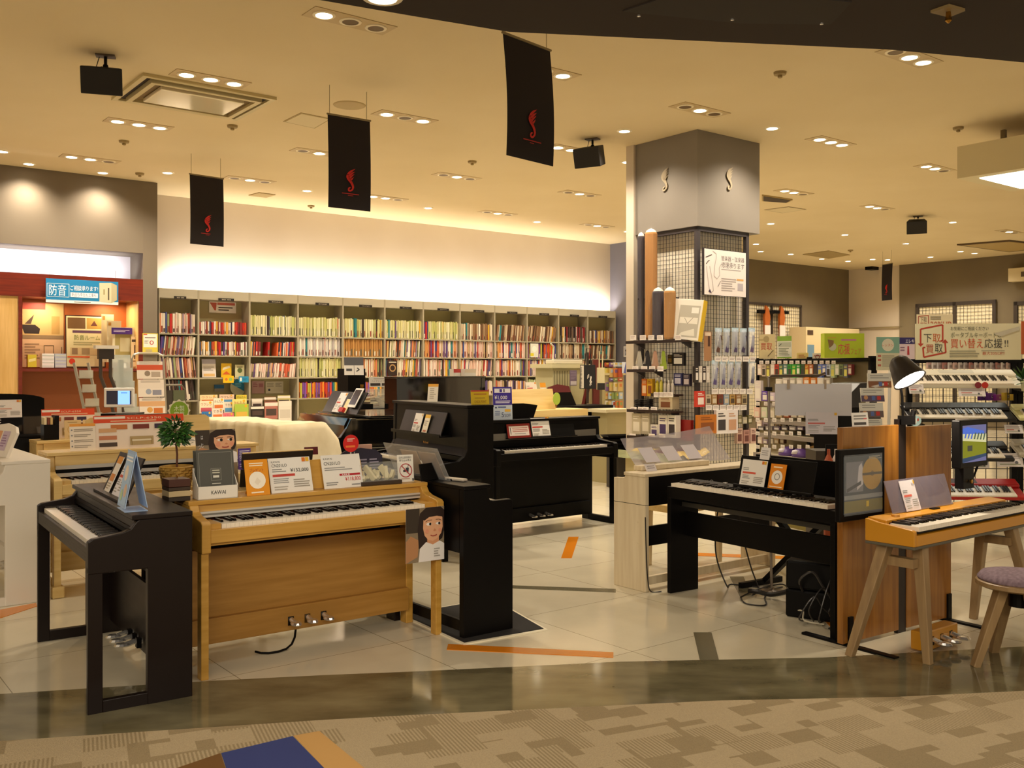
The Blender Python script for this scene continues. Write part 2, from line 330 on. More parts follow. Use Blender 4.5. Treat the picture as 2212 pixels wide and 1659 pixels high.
t = round_light(826, -6, 'round downlight in the dark corridor bulkhead', SOF, 20)
# wall washers give the two scallops of light
for px in (62, 222):
    q = onv(px, 366, gv)-V*.24; lamp('SPOT', 'wall_washer_lamp', (q.x, q.y, CEIL-.08), 11, WARM, spot_size=1.35, spot_blend=1, shadow_soft_size=.03, dir=tuple(V*.25+Vector((0, 0, -1))))
def strip_light(name, p0, p1, w, power, col, d):
    p0, p1 = Vector(p0), Vector(p1); ax = (p1-p0); o = lamp('AREA', name, (p0+p1)/2, power, col, shape='RECTANGLE', size=ax.length, size_y=w)
    z = -Vector(d).normalized(); x = ax.normalized(); y = z.cross(x).normalized(); z = x.cross(y)
    o.rotation_euler = Matrix((x, y, z)).transposed().to_euler(); return o
strip_light('cove_lamp', R(.1, -.2, 2.80), R(UE-.1, -.2, 2.80), .08, 75, (1, .93, .86), V*.75+Vector((0, 0, 1)))
strip_light('recess_lamp', R(ou-5, gv+.3, cz+.05), R(ou-.15, gv+.3, cz+.05), .08, 20, (.95, .95, 1), V*.8+Vector((0, 0, 1)))
# unseen strip added as frontal fill, standing in for corridor lamps behind the viewer
strip_light('corridor_fill', (-4, -.5, 2.95), (4, -.5, 2.95), .6, 170, WARM, (0, .35, -1))
# ================================================================ pianos
# local frame: x from the lowest to the highest key, y from the player's edge to the back, z up
KW = M('#f3ead8', .25, coat=.3); KB = M('#17120f', .25, coat=.3)
BLK = M('#0b0909', .42, var=.06, sp=.14); GLOSS = M('#0b0a0a', .06, coat=1.0); ROSE = M('#170e0b', .36, var=.05, sp=.25)
OAK = wood('light_oak', '#c0903a', '#cf9f4a'); OAKD = wood('oak_panel', '#a0722c', '#b0813a'); MAPLE = wood('pale_maple', '#d8b774', '#e4c787')
WHITE = M('#e9e2d6', .45, var=.05); ASH = wood('white_ash', '#d8c6a4', '#e4d5b6', 'z'); CHROME = M('#e6e4e0', .22, .85); BRASS = M('#b98a3a', .25, 1.0)
GREYM = M('#8d8a84', .35, .6); SILVER = M('#d7d3cc', .3, .3); FELT = M('#4a1512', .9)
KCACHE = {}
def keyboard(root, x0, x1, y0, z, ln=.15, n=52, bed=BLK):
    kb = MB(); kb.box(x0-.004, x1+.004, y0+.012, y0+ln+.012, z-.035, z-.0235, bed); kb.box(x0, x1, y0+ln, y0+ln+.004, z-.014, z+.004, FELT); k = kb.build('keyboard', root)
    w = (x1-x0)/n; key = (round(w, 5), ln)
    if key not in KCACHE:
        a = MB(); a.box(.0004, w-.0004, 0, ln, -.0225, 0, KW); wk = a.build('white_key', None)
        a = MB(); q = w*.3; a.add([(-q, ln*.36, 0), (q, ln*.36, 0), (q, ln, 0), (-q, ln, 0), (-q*.8, ln*.4, .011), (q*.8, ln*.4, .011), (q*.8, ln, .011), (-q*.8, ln, .011)], [(0, 1, 5, 4), (1, 2, 6, 5), (2, 3, 7, 6), (3, 0, 4, 7), (4, 5, 6, 7)], KB); bk = a.build('black_key', None)
        KCACHE[key] = (wk.data, bk.data); bpy.data.objects.remove(wk); bpy.data.objects.remove(bk)
    wm, bm = KCACHE[key]; ph = 0 if n == 52 else 2          # 88 keys start on A, shorter ones on C
    for i in range(n):
        o = bpy.data.objects.new('white_key', wm); COL.objects.link(o); o.parent = k; o.location = (x0+i*w, y0, z)
        if i < n-1 and (i+5-(0 if ph == 0 else 5)) % 7 not in (2, 6):
            o = bpy.data.objects.new('black_key', bm); COL.objects.link(o); o.parent = k; o.location = (x0+(i+1)*w, y0, z+.0005)
    return k
def pedals(root, cx, y, z, m=CHROME, n=3):
    for i in range(n):
        b = MB(); x = cx+(i-(n-1)/2)*.095; b.tube([(x, y+.03, z+.012), (x, y-.01, z+.014), (x, y-.05, z+.004)], .014, m, 8)
        b.lathe([(.001, -.006), (.024, -.006), (.028, 0), (.022, .010), (.001, .012)], m, (x, y-.065, z+.004), 12, 1, 1.5); b.box(x-.017, x+.017, y+.0, y+.022, z-.018, z+.03, BLK); b.build('pedal', root, smooth=False)
def at_anchor(world, local, rz):
    c, s = math.cos(rz), math.sin(rz); return (world[0]-(c*local[0]-s*local[1]), world[1]-(s*local[0]+c*local[1]), 0)
def piano(name, label, cat, world, local, rz, W, D, H, zk, prof, body, panel=None, t=.045, ytop=.2, legs=(.02, .075), lower=None, rail=True, ped=True,
          keys=True, ky=.03, klen=.15, top=None, strip=None, bar=False, group=None, ledge=.022, fall=None, back=None):
    root = thing(name, label, cat, at_anchor(world, local, rz), rz, group); panel = panel or body; top = top or body
    for i, x in enumerate((0, W-t)):
        b = MB(); b.prism(prof, x, x+t, body); b.build('side_panel', root, .004)
    if legs:
        for x in (.004, W-t+.004):
            b = MB(); b.box(x, x+t-.008, legs[0], legs[1], 0, zk-.1, body); b.build('leg', root, .003)
            if bar: b = MB(); b.box(x, x+t-.008, legs[1], D-.02, 0, .055, body); b.build('base_bar', root, .003)
    b = MB(); b.box(-.004, W+.004, ytop-ledge, D, H-.022, H, top); b.build('top_board', root, .004)
    b = MB(); b.prism([(ytop-.002, H-.022), (ytop+.02, H-.022), (ytop+.02, zk+.02), (ytop-.012, zk+.02)], t, W-t, fall or body); b.build('front_board', root)
    if strip:
        b = MB(); hs = (H-.03-zk-.02)/1.7; y = ytop-.0125
        for k, m in enumerate(strip): b.box(t, W-t, y-.002-.004*(k % 2 == 0), y+.01, zk+.014+hs*k/len(strip), zk+.014+hs*(k+1)/len(strip), m)
        b.build('control_strip', root)
    b = MB(); b.box(t, W-t, .002, .028, zk-.085, zk-.021, body); b.build('key_slip', root, .003)
    b = MB(); b.box(t, W-t, .028, D-.02, zk-.1, zk-.045, body); b.build('keybed', root)
    b = MB(); b.box(t, W-t, D-.022, D, (lower or back or (0, 0, zk-.1))[2]+.02, H-.022, back[3] if back else body); b.build('back_panel', root)
    if lower:
        y, z0, z1 = lower; b = MB(); b.box(t, W-t, y, y+.02, z0, z1, panel); b.build('lower_panel', root)
        if rail: b = MB(); b.box(t, W-t, y-.035, y, z0, z0+.13, panel); b.build('pedal_rail', root, .003)
        if ped: pedals(root, W/2, y-.035, z0+.045)
    if keys:
        for x in (t, W-t-.06): b = MB(); b.box(x, x+.06, .03, ytop-.01, zk-.045, zk+.004, body); b.build('key_block', root)
        keyboard(root, t+.062, W-t-.062, ky, zk, klen)
    return root
def local_text(root, txt, x, y, z, h, w, m, face='front', name='lettering'):
    b = MB(); vs, fs, x1, xm = glyphs(txt); sx = w/(x1-xm); sz = h/.72; s = 1 if face == 'front' else -1
    b.add([(x+s*((v.x-xm)*sx-w/2), y, z+v.y*sz) for v in vs], fs, m); b.build(name, root)
def arm(D, H, zk, yt, ystep=.04, foot=.28, solid=False, z0=0):   # side outline: key arm rising to the top board
    p = [(0, zk-.13), (0, zk+.008), (.018, zk+.02), (yt-.075, zk+.035), (yt-.035, zk+.05), (yt-.012, zk+.08), (yt, H-.022), (D, H-.022), (D, z0)]
    return p+([(0, z0)] if solid else [(foot, z0), (foot, zk-.13)])
# dark rosewood piano, nearest on the left
rA = math.radians(34.4-90); WA = 1.385
PA = piano('digital_piano', 'dark brown digital piano standing nearest on the left, keys facing left', 'piano', (-1.807, 4.104), (WA, 0), rA, WA, .44, .842, .733,
    arm(.44, .842, .733, .21, foot=.245), ROSE, legs=(.0, .06), lower=(.37, .07, .42), rail=False, ped=True, bar=True, strip=(BLK, ROSE), t=.04, ky=.022)
# light oak piano in the middle foreground
rC = math.radians(36.9); WC = 1.36
PC = piano('digital_piano', 'light oak digital piano with silver control strip in the middle foreground', 'piano', (-1.478, 4.567), (0, .02), rC, WC, .405, .835, .735,
    arm(.405, .835, .735, .19, foot=.335), OAK, OAKD, lower=(.34, .085, .56), strip=(SILVER, GREYM, SILVER), ky=.03)
b = MB(); b.tube([(.62, .32, .09), (.60, .29, .05), (.57, .262, .024), (.53, .24, .011), (.48, .228, .008), (.43, .235, .008), (.40, .26, .008), (.385, .30, .008)], .006, BLK); b.build('pedal_cable', PC)
# maple piano further back on the left
PB = piano('digital_piano', 'pale maple piano on footed legs behind the dark brown one', 'piano', tuple(G(129, 1290))[:2], (.04, .03), AN, 1.461, .46, .927, .75,
    arm(.46, .927, .75, .22, foot=.38), MAPLE, t=.05, lower=(.40, .1, .56), strip=(SILVER, BLK, SILVER))
for x in (-.012, 1.461-.062): b = MB(); b.box(x, x+.074, -.01, .46, 0, .075, MAPLE); b.build('foot', PB, .008)
local_text(PB, 'YAMAHA', .73, .21, .875, .018, .16, M('#a8792f', .3), name='lettering')
PD = piano('digital_piano', 'pale maple piano with a keyhole, just behind the first maple piano', 'piano', tuple(P(78, 960, 7.45))[:2], (0, .22), AN, 1.20, .46, .927, .75,
    arm(.46, .927, .75, .22, foot=.38), MAPLE, t=.05, lower=(.40, .1, .56), keys=False)
b = MB(); b.lathe([(.001, 0), (.008, 0), (.008, .004), (.001, .004)], BLK, (0, 0, 0), 10); o = b.build('keyhole', PD); o.location = (.2, .205, .85); o.rotation_euler = (math.pi/2, 0, 0)
# white piano at the left edge
PE = piano('digital_piano', 'white digital piano cut by the left edge of the picture', 'piano', tuple(G(109, 1297))[:2], (1.42, .46), AN-math.pi/2, 1.42, .46, .905, .76,
    arm(.46, .905, .76, .2, foot=.2), WHITE, t=.04, lower=(.40, .08, .56), legs=(.0, .06), bar=True)
# black piano with its back to the oak one, on the mat
PN = piano('digital_piano', 'black piano standing end-on upon the black mat beside the oak piano', 'piano', (-.263, 5.262), (0, .34), AN+math.pi/2, 1.38, .34, .84, .73,
    [(.0, 0), (0, .735), (.015, .745), (.14, .745), (.16, .75), (.172, .77), (.178, .818), (.34, .818), (.34, 0)], BLK, t=.045, ytop=.18, legs=None, back=(0, 0, .45, BLK))
b = MB(); b.box(.045, 1.335, .315, .335, .04, .10, BLK); b.build('stretcher', PN)
# upright with music shelf
WG = 1.42; rG = math.radians(31-90); PGw = P(1011, 875, 7.5)
PG = piano('upright_piano', 'tall black upright digital piano with papers on its music shelf, centre', 'piano', (PGw.x, PGw.y), (WG, .24), rG, WG, .47, 1.20, .735,
    [(0, .62), (0, .74), (.02, .75), (.16, .765), (.21, .80), (.235, .85), (.24, 1.178), (.47, 1.178), (.47, 0), (.36, 0), (.36, .62)], BLK, t=.05, ytop=.25, legs=(.02, .07), lower=(.38, .1, .62), ledge=.02)
b = MB(); b.prism([(.215, .80), (.235, .79), (.30, .93), (.27, .935)], .05, WG-.05, BLK); b.build('fallboard', PG)
b = MB(); b.box(.2, WG-.28, .13, .25, .935, .945, BLK); b.box(.2, WG-.28, .128, .135, .935, .96, BLK); b.prism([(.17, .945), (.18, .945), (.245, 1.13), (.235, 1.13)], .28, WG-.34, M('#26221f', .4)); b.build('music_shelf', PG)
local_text(PG, 'Roland', .72, .2145, .86, .02, .09, BRASS)
# black console piano facing the viewer
q = G(1325, 1130)
PH = piano('console_piano', 'black console piano facing the viewer, left of the pillar', 'piano', (q.x, q.y), (1.43, .03), AN, 1.46, .46, 1.02, .76,
    arm(.46, 1.02, .76, .27, foot=.36), BLK, t=.05, ytop=.27, lower=(.36, .06, .62), strip=(BLK, GREYM), legs=(.01, .07), bar=True)
b = MB(); b.box(.3, 1.12, .2, .265, .845, .853, BLK); b.prism([(.232, .853), (.238, .853), (.266, .96), (.26, .96)], .3, 1.12, BLK); b.build('music_rest', PH)
local_text(PH, 'YAMAHA', .73, .255, .792, .016, .14, BRASS)
# pale casio piano seen from behind
PI_ = piano('digital_piano', 'pale ash piano seen from its black back, right of the aisle', 'piano', tuple(G(1394, 1280))[:2], (1.39, .30), AN+math.pi, 1.39, .30, .785, .735,
    [(0, 0), (0, .74), (.10, .745), (.11, .763), (.30, .763), (.30, 0)], ASH, t=.035, ytop=.11, legs=None, top=ASH, back=(0, 0, .55, BLK), ledge=.01)
b = MB(); b.box(.035, 1.355, .26, .28, .30, .43, BLK); b.build('modesty_bar', PI_); b = MB(); b.box(.035, 1.355, .22, .25, .03, .085, ASH); b.build('stretcher', PI_)
b = MB(); b.box(.0, .035, .0, .30, .575, .578, BLK); b.box(1.355, 1.3905, .0, .3005, .575, .578, BLK); b.build('seam', PI_)
for z in (.32, .46): b = MB(); b.lathe([(.001, 0), (.008, 0), (.006, .003), (.001, .003)], ASH, n=10); o = b.build('screw_cap', PI_); o.location = (1.39, .23, z); o.rotation_euler = (0, math.pi/2, 0)
local_text(PI_, 'CASIO', .80, .3006, .66, .045, .19, M('#9b9a97', .4), 'back')
# slim black piano on its stand
rJ = math.radians(33.5-90); WJ = 1.34
PJ = thing('slim_piano', 'slim black digital piano on a flat black stand, right foreground', 'piano', (1.029, 6.387, 0), rJ)
b = MB(); b.box(-.0, WJ, .0, .24, .63, .70, BLK); b.prism([(.0, .70), (.0, .703), (.01, .705), (.16, .705), (.165, .735), (.23, .742), (.24, .70)], 0, WJ, BLK); b.build('case', PJ, .004)
keyboard(PJ, .045, WJ-.045, -.006, .731, .155)
for x in (.0, WJ-.035): b = MB(); b.box(x, x+.035, .0, .25, 0, .63, BLK); b.build('side_leg', PJ, .003)
b = MB(); b.box(.035, WJ-.035, .14, .165, .37, .53, BLK); b.build('cross_board', PJ, .003); b = MB(); b.box(.035, WJ-.035, .1, .2, .57, .60, M('#35322d', .4)); b.build('cross_rail', PJ)
b = MB(); b.T = Matrix.Translation((0, .17, .742)) @ Matrix.Rotation(-.24, 4, 'X'); b.box(.46, 1.05, -.006, 0, 0, .2, BLK); b.box(.45, 1.06, -.03, 0, -.005, .012, BLK); b.build('music_rest', PJ, .003)
b = MB(); b.lathe([(.001, 0), (.018, 0), (.016, .006), (.001, .008)], GREYM, (.34, .19, .745), 14); b.build('volume_knob', PJ)
# yellow portable piano on splayed wooden legs
YEL = M('#c98a1c', .35, coat=.2); TAUPE = wood('taupe_wood', '#8a6f4c', '#9c8058', 'z')
PL = thing('portable_piano', 'mustard yellow portable piano on splayed wooden legs at the right', 'piano', (1.985, 4.75, 0), AN); WL = 1.33
b = MB(); b.prism([(0, .60), (0, .675), (.012, .682), (.19, .70), (.27, .715), (.27, .60)], 0, .025, YEL); b.prism([(0, .60), (0, .675), (.012, .682), (.19, .70), (.27, .715), (.27, .60)], WL-.025, WL, YEL)
b.box(.025, WL-.025, .0, .27, .60, .655, YEL); b.prism([(.165, .655), (.165, .712), (.27, .72), (.27, .655)], .025, WL-.025, YEL); b.box(.0, WL, 0, .27, .585, .60, M('#5b5648', .5)); b.build('case', PL, .004)
keyboard(PL, .05, WL-.03, .004, .695, .155)
b = MB(); b.box(.55, .62, .2, .225, .7155, .722, BLK); b.build('control_panel', PL); b = MB(); b.lathe([(.001, 0), (.022, 0), (.02, .012), (.001, .014)], YEL, (.17, .2, .713), 16); b.build('knob', PL)
for (x, y, dx, dy) in ((.16, .06, -.03, -.06), (.08, .2, -.14, .12), (1.13, .06, .2, -.06), (1.12, .21, .07, .09)):
    b = MB(); b.beam((x+dx, y+dy, 0), (x, y, .585), .038, .04, TAUPE, (0, 1, 0), .06, .06); b.build('leg', PL, .004)
b = MB(); b.beam((.10, .05, .50), (.10, .22, .50), .05, .045, TAUPE); b.build('brace', PL); b = MB(); b.beam((WL-.2, .05, .50), (WL-.2, .22, .50), .05, .045, TAUPE); b.build('brace', PL)
b = MB(); b.box(.28, .62, .10, .18, 0.012, .11, YEL); b.build('pedal_box', PL, .006); pedals(PL, .45, .10, .05)
b = MB(); b.T = Matrix.Translation((0, .235, .72)) @ Matrix.Rotation(-.3, 4, 'X'); b.box(.2, .82, -.004, 0, 0, .175, glass('#8d8696', .5)); b.build('music_rest', PL)
# piano back to back with the oak one: pale top, dark rest showing
c = Vector((-1.478, 4.567, 0))+Matrix.Rotation(rC, 3, 'Z') @ Vector((0, .40, 0))
PR = piano('digital_piano', 'dark piano with pale top standing back to back with the oak one', 'piano', (c.x, c.y), (1.325, .40), rC+math.pi, 1.38, .40, .83, .73,
    arm(.40, .83, .73, .19, foot=.3), ROSE, t=.04, lower=(.33, .08, .5), top=MAPLE)
b = MB(); b.T = Matrix.Translation((.62, .2, .83)) @ Matrix.Rotation(-.2, 4, 'X'); b.box(-.14, .28, -.012, 0, 0, .19, M('#211913', .5)); b.box(-.14, .28, -.012, 0, .19, .196, MAPLE); b.build('music_rest', PR, .002)
# small black grand
PT = thing('grand_piano', 'small glossy black grand piano in the middle distance', 'piano', (0, 0, 0), math.radians(32-90)); WN = 1.45
q = P(759, 904, 9.4); PT.location = at_anchor((q.x, q.y), (WN, .25), PT.rotation_euler.z)
rim = [(0, .05), (0, 1.0), (.15, 1.15), (.45, 1.2), (.75, 1.12), (1.05, .95), (1.3, .8), (1.42, .62), (WN, .45), (WN, .05)]
b = MB(); b.prism([(x, y+.2) for x, y in rim], .70, .99, GLOSS, 'z'); b.build('case', PT, .01)
b = MB(); b.prism([(x, y+.2) for x, y in [(0, .25)]+rim[1:-1]+[(WN, .25)]], 1.0, 1.02, GLOSS, 'z'); b.build('lid', PT, .004)
b = MB(); b.prism([(.25, .82), (.25, 1.0), (.235, 1.0), (.2, .93), (.19, .83)], .06, WN-.06, GLOSS); b.build('fallboard', PT)
for x in (0, WN-.055): b = MB(); b.prism([(0, .66), (0, .76), (.05, .80), (.14, .82), (.2, .90), (.25, 1.0), (.3, 1.0), (.3, .66)], x, x+.055, GLOSS); b.build('arm', PT, .006)
b = MB(); b.box(.055, WN-.055, 0, .25, .66, .72, GLOSS); b.build('keybed', PT); keyboard(PT, .1, WN-.1, .02, .75)
for x, y in ((.12, .3), (WN-.12, .3), (.5, 1.15)): b = MB(); b.lathe([(.025, 0), (.03, .03), (.035, .1), (.06, .6), (.07, .70)], GLOSS, (x, y, 0), 12); b.build('leg', PT)
b = MB(); b.T = Matrix.Translation((0, .42, 1.02)) @ Matrix.Rotation(-.5, 4, 'X'); b.box(.25, 1.2, -.012, 0, 0, .25, M('#1c1a1b', .3)); b.build('music_rest', PT)
# black console with rounded music rest at the left edge
q = P(100, 900, 7.9)
PF = piano('digital_piano', 'black piano with arched music rest at the left edge', 'piano', (q.x, q.y), (1.40, .2), AN, 1.40, .46, .95, .76, arm(.46, .95, .76, .22, foot=.38), BLK, t=.05, lower=(.40, .1, .56), keys=False)
b = MB(); b.T = Matrix.Translation((1.05, .3, .95)) @ Matrix.Rotation(-.12, 4, 'X'); b.prism([(-.4, 0), (.36, 0), (.36, .29)]+[(.35*math.cos(a*.314), .29+.045*math.sin(a*.314)) for a in range(1, 10)]+[(-.4, .29)], -.015, 0, GLOSS, 'y'); b.build('music_rest', PF)
# two black uprights behind the tall one
q = P(1047, 815, 13.0)
PU = piano('upright_piano', 'glossy black upright piano standing before the right bookcases', 'piano', (q.x, q.y), (1.38, .3), AN, 1.38, .6, 1.39, .74,
    [(0, .6), (0, .75), (.05, .77), (.24, .8), (.28, .9), (.29, 1.368), (.6, 1.368), (.6, 0), (.45, 0), (.45, .6)], GLOSS, ytop=.3, lower=(.45, .1, .6), keys=False, t=.06)
# cloth covered piano
CLOTH = noisy('cover_cloth', '#d9c9a3', '#e6d9b8', (1, 1, 1), .8, 4, 5)
q0 = Vector((-1.75, 8.5, 0)); dq = Vector((-.68, .733, 0)); eq = Vector((.733, .68, 0))
t = thing('covered_piano', 'piano hidden under a cream dust cloth behind the maple pianos', 'piano', q0, 0)
def drape(a, c):
    L, D = 1.75, .62; s = a*L; k = (c-.5)*2; q = abs(k); sg = 1 if k > 0 else -1
    ft = min(1, q/.46); over = max(0, q-.46)/.54; y = sg*ft*D/2                      # flat top, then a hanging skirt
    z = 1.0+.006*math.sin(a*9+k*3)-.004*math.sin(s*31+k*5)*ft-.60*over
    if k > 0: z -= .16*max(0, ft-.55)/.45*(1-over*.4)                                # slopes over the key side
    w = max(0, over)**.7; y += sg*w*(.05+.035*math.sin(s*27+1.3*math.sin(s*7))+.02*math.sin(s*53+2))
    e = max(0, .05-a)/.05; s -= .07*e+.03*w*math.sin(k*14)*e; z -= .50*e**1.2*(1-over)
    f = max(0, a-.95)/.05; s += .05*f; z -= .40*f*(1-over)
    return tuple(dq*s+eq*y+Vector((0, 0, max(.03, z))))
MB().grid(drape, 120, 60, CLOTH).build('cloth', t, smooth=True)
b = MB(); b.T = Matrix(((dq.x, eq.x, 0, 0), (dq.y, eq.y, 0, 0), (0, 0, 1, 0), (0, 0, 0, 1))); b.box(.12, 1.62, -.24, .1, 0, .96, BLK); b.build('body', t)
# the black mat, the stool
b = MB(); ps = [G(1003, 1391), G(1174, 1361), G(1060, 1322)-Vector((.0, -.3, 0)), G(870, 1330)]
b.prism([(p.x, p.y) for p in ps], .0, .010, M('#1a1716', .9), 'z'); c = sum((Vector(p) for p in ps), Vector())/4
mat = thing('floor_mat', 'black mat with cream edge under the end-on black piano', 'mat'); b.build('pile', mat)
b = MB(); qs = [c+(p-c)*1.06 for p in ps]; b.prism([(p.x, p.y) for p in qs], .0, .007, M('#efe6cc', .8), 'z'); b.build('edging', mat)
t = thing('stool', 'round wooden stool with a purple cushion at the right edge', 'stool', (2.53, 4.80, 0), .85)
b = MB(); b.lathe([(.001, .47), (.12, .472), (.175, .462), (.192, .44), (.19, .43), (.001, .43)], noisy('purple_felt', '#6d5a62', '#85717a', (1, 1, 1), .95, 6, 60), n=36); b.build('cushion', t, smooth=True)
b = MB(); b.lathe([(.001, .395), (.18, .395), (.2, .405), (.2, .425), (.19, .43), (.001, .43)], TAUPE, n=36); b.build('seat', t)
for i in range(4):
    a = math.pi/4+i*math.pi/2; c_, s_ = math.cos(a), math.sin(a); b = MB(); b.beam((.23*c_, .23*s_, 0), (.09*c_, .09*s_, .395), .035, .04, TAUPE, (-s_, c_, 0), .05, .06); b.build('leg', t, .004)
b = MB(); b.lathe([(.05, .30), (.05, .395), (.001, .395)], BLK, n=16); b.build('swivel_hub', t)
# ================================================================ cards, leaflets and small things on the pianos
def on(root, x, y, z):
    a = root.rotation_euler.z; c, s = math.cos(a), math.sin(a); l = root.location
    return Vector((l.x+c*x-s*y, l.y+s*x+c*y, z))
def price(model, cost, red='#c8453a', icon='#e07b20'):
    it = [('t', .07, .86, None, .06, 'KAWAI' if model.startswith('CN') else '', '#555555'), ('t', .07, .74, .36, .09, model, '#222222'), ('l', .07, .58, .4, .7, 2, '#8b8b8b'),
          ('r', .07, .46, .6, .53, red), ('l', .08, .26, .44, .42, 3, '#9a9a9a'), ('l', .55, .12, .93, .38, 4, '#a09a90'), ('l', .08, .06, .42, .2, 2, '#b5afa5'),
          ('r', .8, .86, .88, .98, icon), ('r', .89, .86, .97, .98, '#e8b52c')]
    if cost: it.append(('t', .5, .58, .44, .1, cost, '#222222'))
    return it
def orange_card(txt='', fig='#efe4d0'):
    return [('c', .5, .42, .24, '#fbf3e2'), ('l', .2, .8, .8, .92, 2, '#fff3d8'), ('l', .2, .04, .8, .12, 1, '#fff3d8'), ('p', [(.36, .36), (.5, .5), (.64, .38), (.5, .28)], fig), ('t', .2, .66, .6, .08, txt or 'プレゼント', '#b5502a')]
GIRL = [('r', 0, 0, 1, 1, '#8a7a62'), ('r', 0, .55, .35, 1, '#3a3026'), ('p', [(.0, 0), (.3, .1), (.34, .4), (.12, .5), (0, .4)], '#b9855a'),
  ('p', [(.33, .25), (.30, .6), (.36, .9), (.52, 1), (.9, 1), (1, .93), (1, .55), (.95, .4), (.6, .25)], '#2a1b16'),
  ('p', [(.55, .3), (.86, .3), (.86, .45), (.55, .45)], '#d99a70'), ('p', [(.32, 0), (.36, .25), (.52, .36), (.7, .3), (.88, .36), (1, .3), (1, 0)], '#efeae6'),
  ('p', [(.45, .78), (.44, .62), (.48, .48), (.58, .39), (.7, .37), (.82, .41), (.92, .5), (.96, .62), (.95, .8), (.8, .86), (.55, .86)], '#e6ae86'),
  ('p', [(.42, .8), (.5, .95), (.7, 1), (.92, .97), (.98, .8), (.8, .83), (.6, .82), (.47, .76)], '#2a1b16'),
  ('p', [(.515, .69), (.56, .715), (.62, .715), (.675, .688), (.62, .66), (.56, .662)], '#f6efe8'), ('p', [(.765, .69), (.82, .715), (.87, .715), (.91, .69), (.87, .662), (.82, .66)], '#f6efe8'), ('c', .625, .688, .025, '#20140f'), ('c', .865, .688, .025, '#20140f'),
  ('L', [(.5, .735), (.58, .765), (.67, .762)], .009, '#4a2e20'), ('L', [(.77, .762), (.85, .765), (.92, .738)], .009, '#4a2e20'), ('p', [(.70, .56), (.74, .6), (.79, .56), (.74, .545)], '#cf8d66'),
  ('L', [(.63, .478), (.69, .462), (.75, .464), (.80, .482)], .02, '#a8483c'), ('c', .54, .56, .04, '#e59c7c'), ('c', .88, .56, .035, '#e59c7c')]
# dark brown piano: music rest (part) with two sheets, blue folded stand
b = MB(); b.T = Matrix.Translation((0, .26, .842)) @ Matrix.Rotation(-.42, 4, 'X'); b.box(.42, .92, -.01, 0, 0, .22, ROSE); b.build('music_rest', PA, .002)
b = MB(); b.box(.38, .96, .215, .26, .842, .855, ROSE); b.build('rest_ledge', PA)
sheet('leaflet', 'narrow orange and white leaflet on the dark brown piano rest', 'leaflet', .10, .19, '#f0e8dc', [('r', 0, .8, 1, 1, '#e39a3c'), ('r', .1, .3, .9, .5, '#d98b40'), ('l', .1, .06, .9, .26, 3, '#b8a890')], on(PA, .55, .243, .856), rA, .42)
sheet('price_card', 'white price card on the dark brown piano rest', 'price card', .15, .20, '#eeebf2', price('', ''), on(PA, .75, .243, .856), rA, .42)
t = thing('folded_stand', 'pale blue folded card stand on the dark brown piano', 'sign', on(PA, 1.19, .225, .842), rA-.04)
BL = M('#9fb9dd', .5)
for s in (-1, 1):
    b = MB(); b.T = Matrix.Rotation(math.radians(11)*s, 4, 'X'); b.box(-.09, .09, -.0015+.05*s, .0015+.05*s, .005, .262, BL)
    if s < 0: b.T = b.T @ Matrix.Translation((0, -.0517, .005)); sheet_marks(b, .18, .255, [('r', .05, .05, .95, .95, '#a9c6e6'), ('c', .4, .6, .14, '#e8d8c8'), ('c', .65, .3, .12, '#d9b8a0'), ('l', .1, .8, .9, .92, 2, '#f4f4f8'), ('c', .3, .2, .1, '#b5d0a8')])
    b.build('panel', t)
b = MB(); b.box(-.09, .09, -.05, .05, .0, .003, BL); b.build('base', t)
# oak piano: rest, cards, leaflet box, sample blocks, badge, accessory tray, sign
b = MB(); b.T = Matrix.Translation((0, .27, .835)) @ Matrix.Rotation(-.3, 4, 'X')
b.prism([(.36, 0), (1.0, 0), (1.0, .14), (.98, .16), (.38, .16), (.36, .14)], -.012, 0, OAK, 'y'); b.build('music_rest', PC, .003)
sheet('price_card', 'white price card with a 132,000 price on the oak piano', 'price card', .235, .185, '#f1eee8', price('CN201LO', '¥132,000'), on(PC, .56, .225, .8355), rC, .3, strut=True)
sheet('price_card', 'white sale card with a red 118,800 price on the oak piano', 'price card', .235, .185, '#f1eee8',
      [('t', .06, .86, .22, .06, 'KAWAI', '#444444'), ('t', .06, .7, .42, .1, 'CN201LO', '#222222'), ('l', .06, .52, .8, .64, 2, '#9a9a9a'), ('r', .42, .36, .95, .42, '#b5182a'), ('t', .55, .2, .4, .12, '¥118,800', '#c0202e'), ('t', .48, .37, .2, .04, 'SALE', '#ffffff'), ('l', .06, .08, .36, .2, 2, '#8a8a8a'), ('l', .7, .04, .92, .12, 1, '#999999')], on(PC, .86, .225, .8355), rC, .3, strut=True)
sheet('gift_card', 'orange present card beside the leaflet box on the oak piano', 'card', .125, .185, '#e8981e', orange_card(), on(PC, .365, .205, .8355), rC, .25, strut=True)
t = thing('leaflet_box', 'white box of grey leaflets on the oak piano', 'leaflet box', on(PC, .15, .24, .8355), rC-.05)
b = MB(); BX = M('#ece6da', .5); b.box(-.1, .1, -.05, -.046, 0, .065, BX); b.box(-.1, .1, .04, .044, 0, .15, BX); b.box(-.1, .1, -.05, .044, 0, .004, BX)
for x in (-.1, .097): b.prism([(-.05, 0), (.044, 0), (.044, .15), (-.05, .065)], x, x+.003, BX)
b.build('box', t); b = MB(); b.T = Matrix.Translation((0, -.0505, 0)); sheet_marks(b, .2, .065, [('t', .33, .38, .36, .3, 'KAWAI', '#222222')]); b.build('lettering', t)
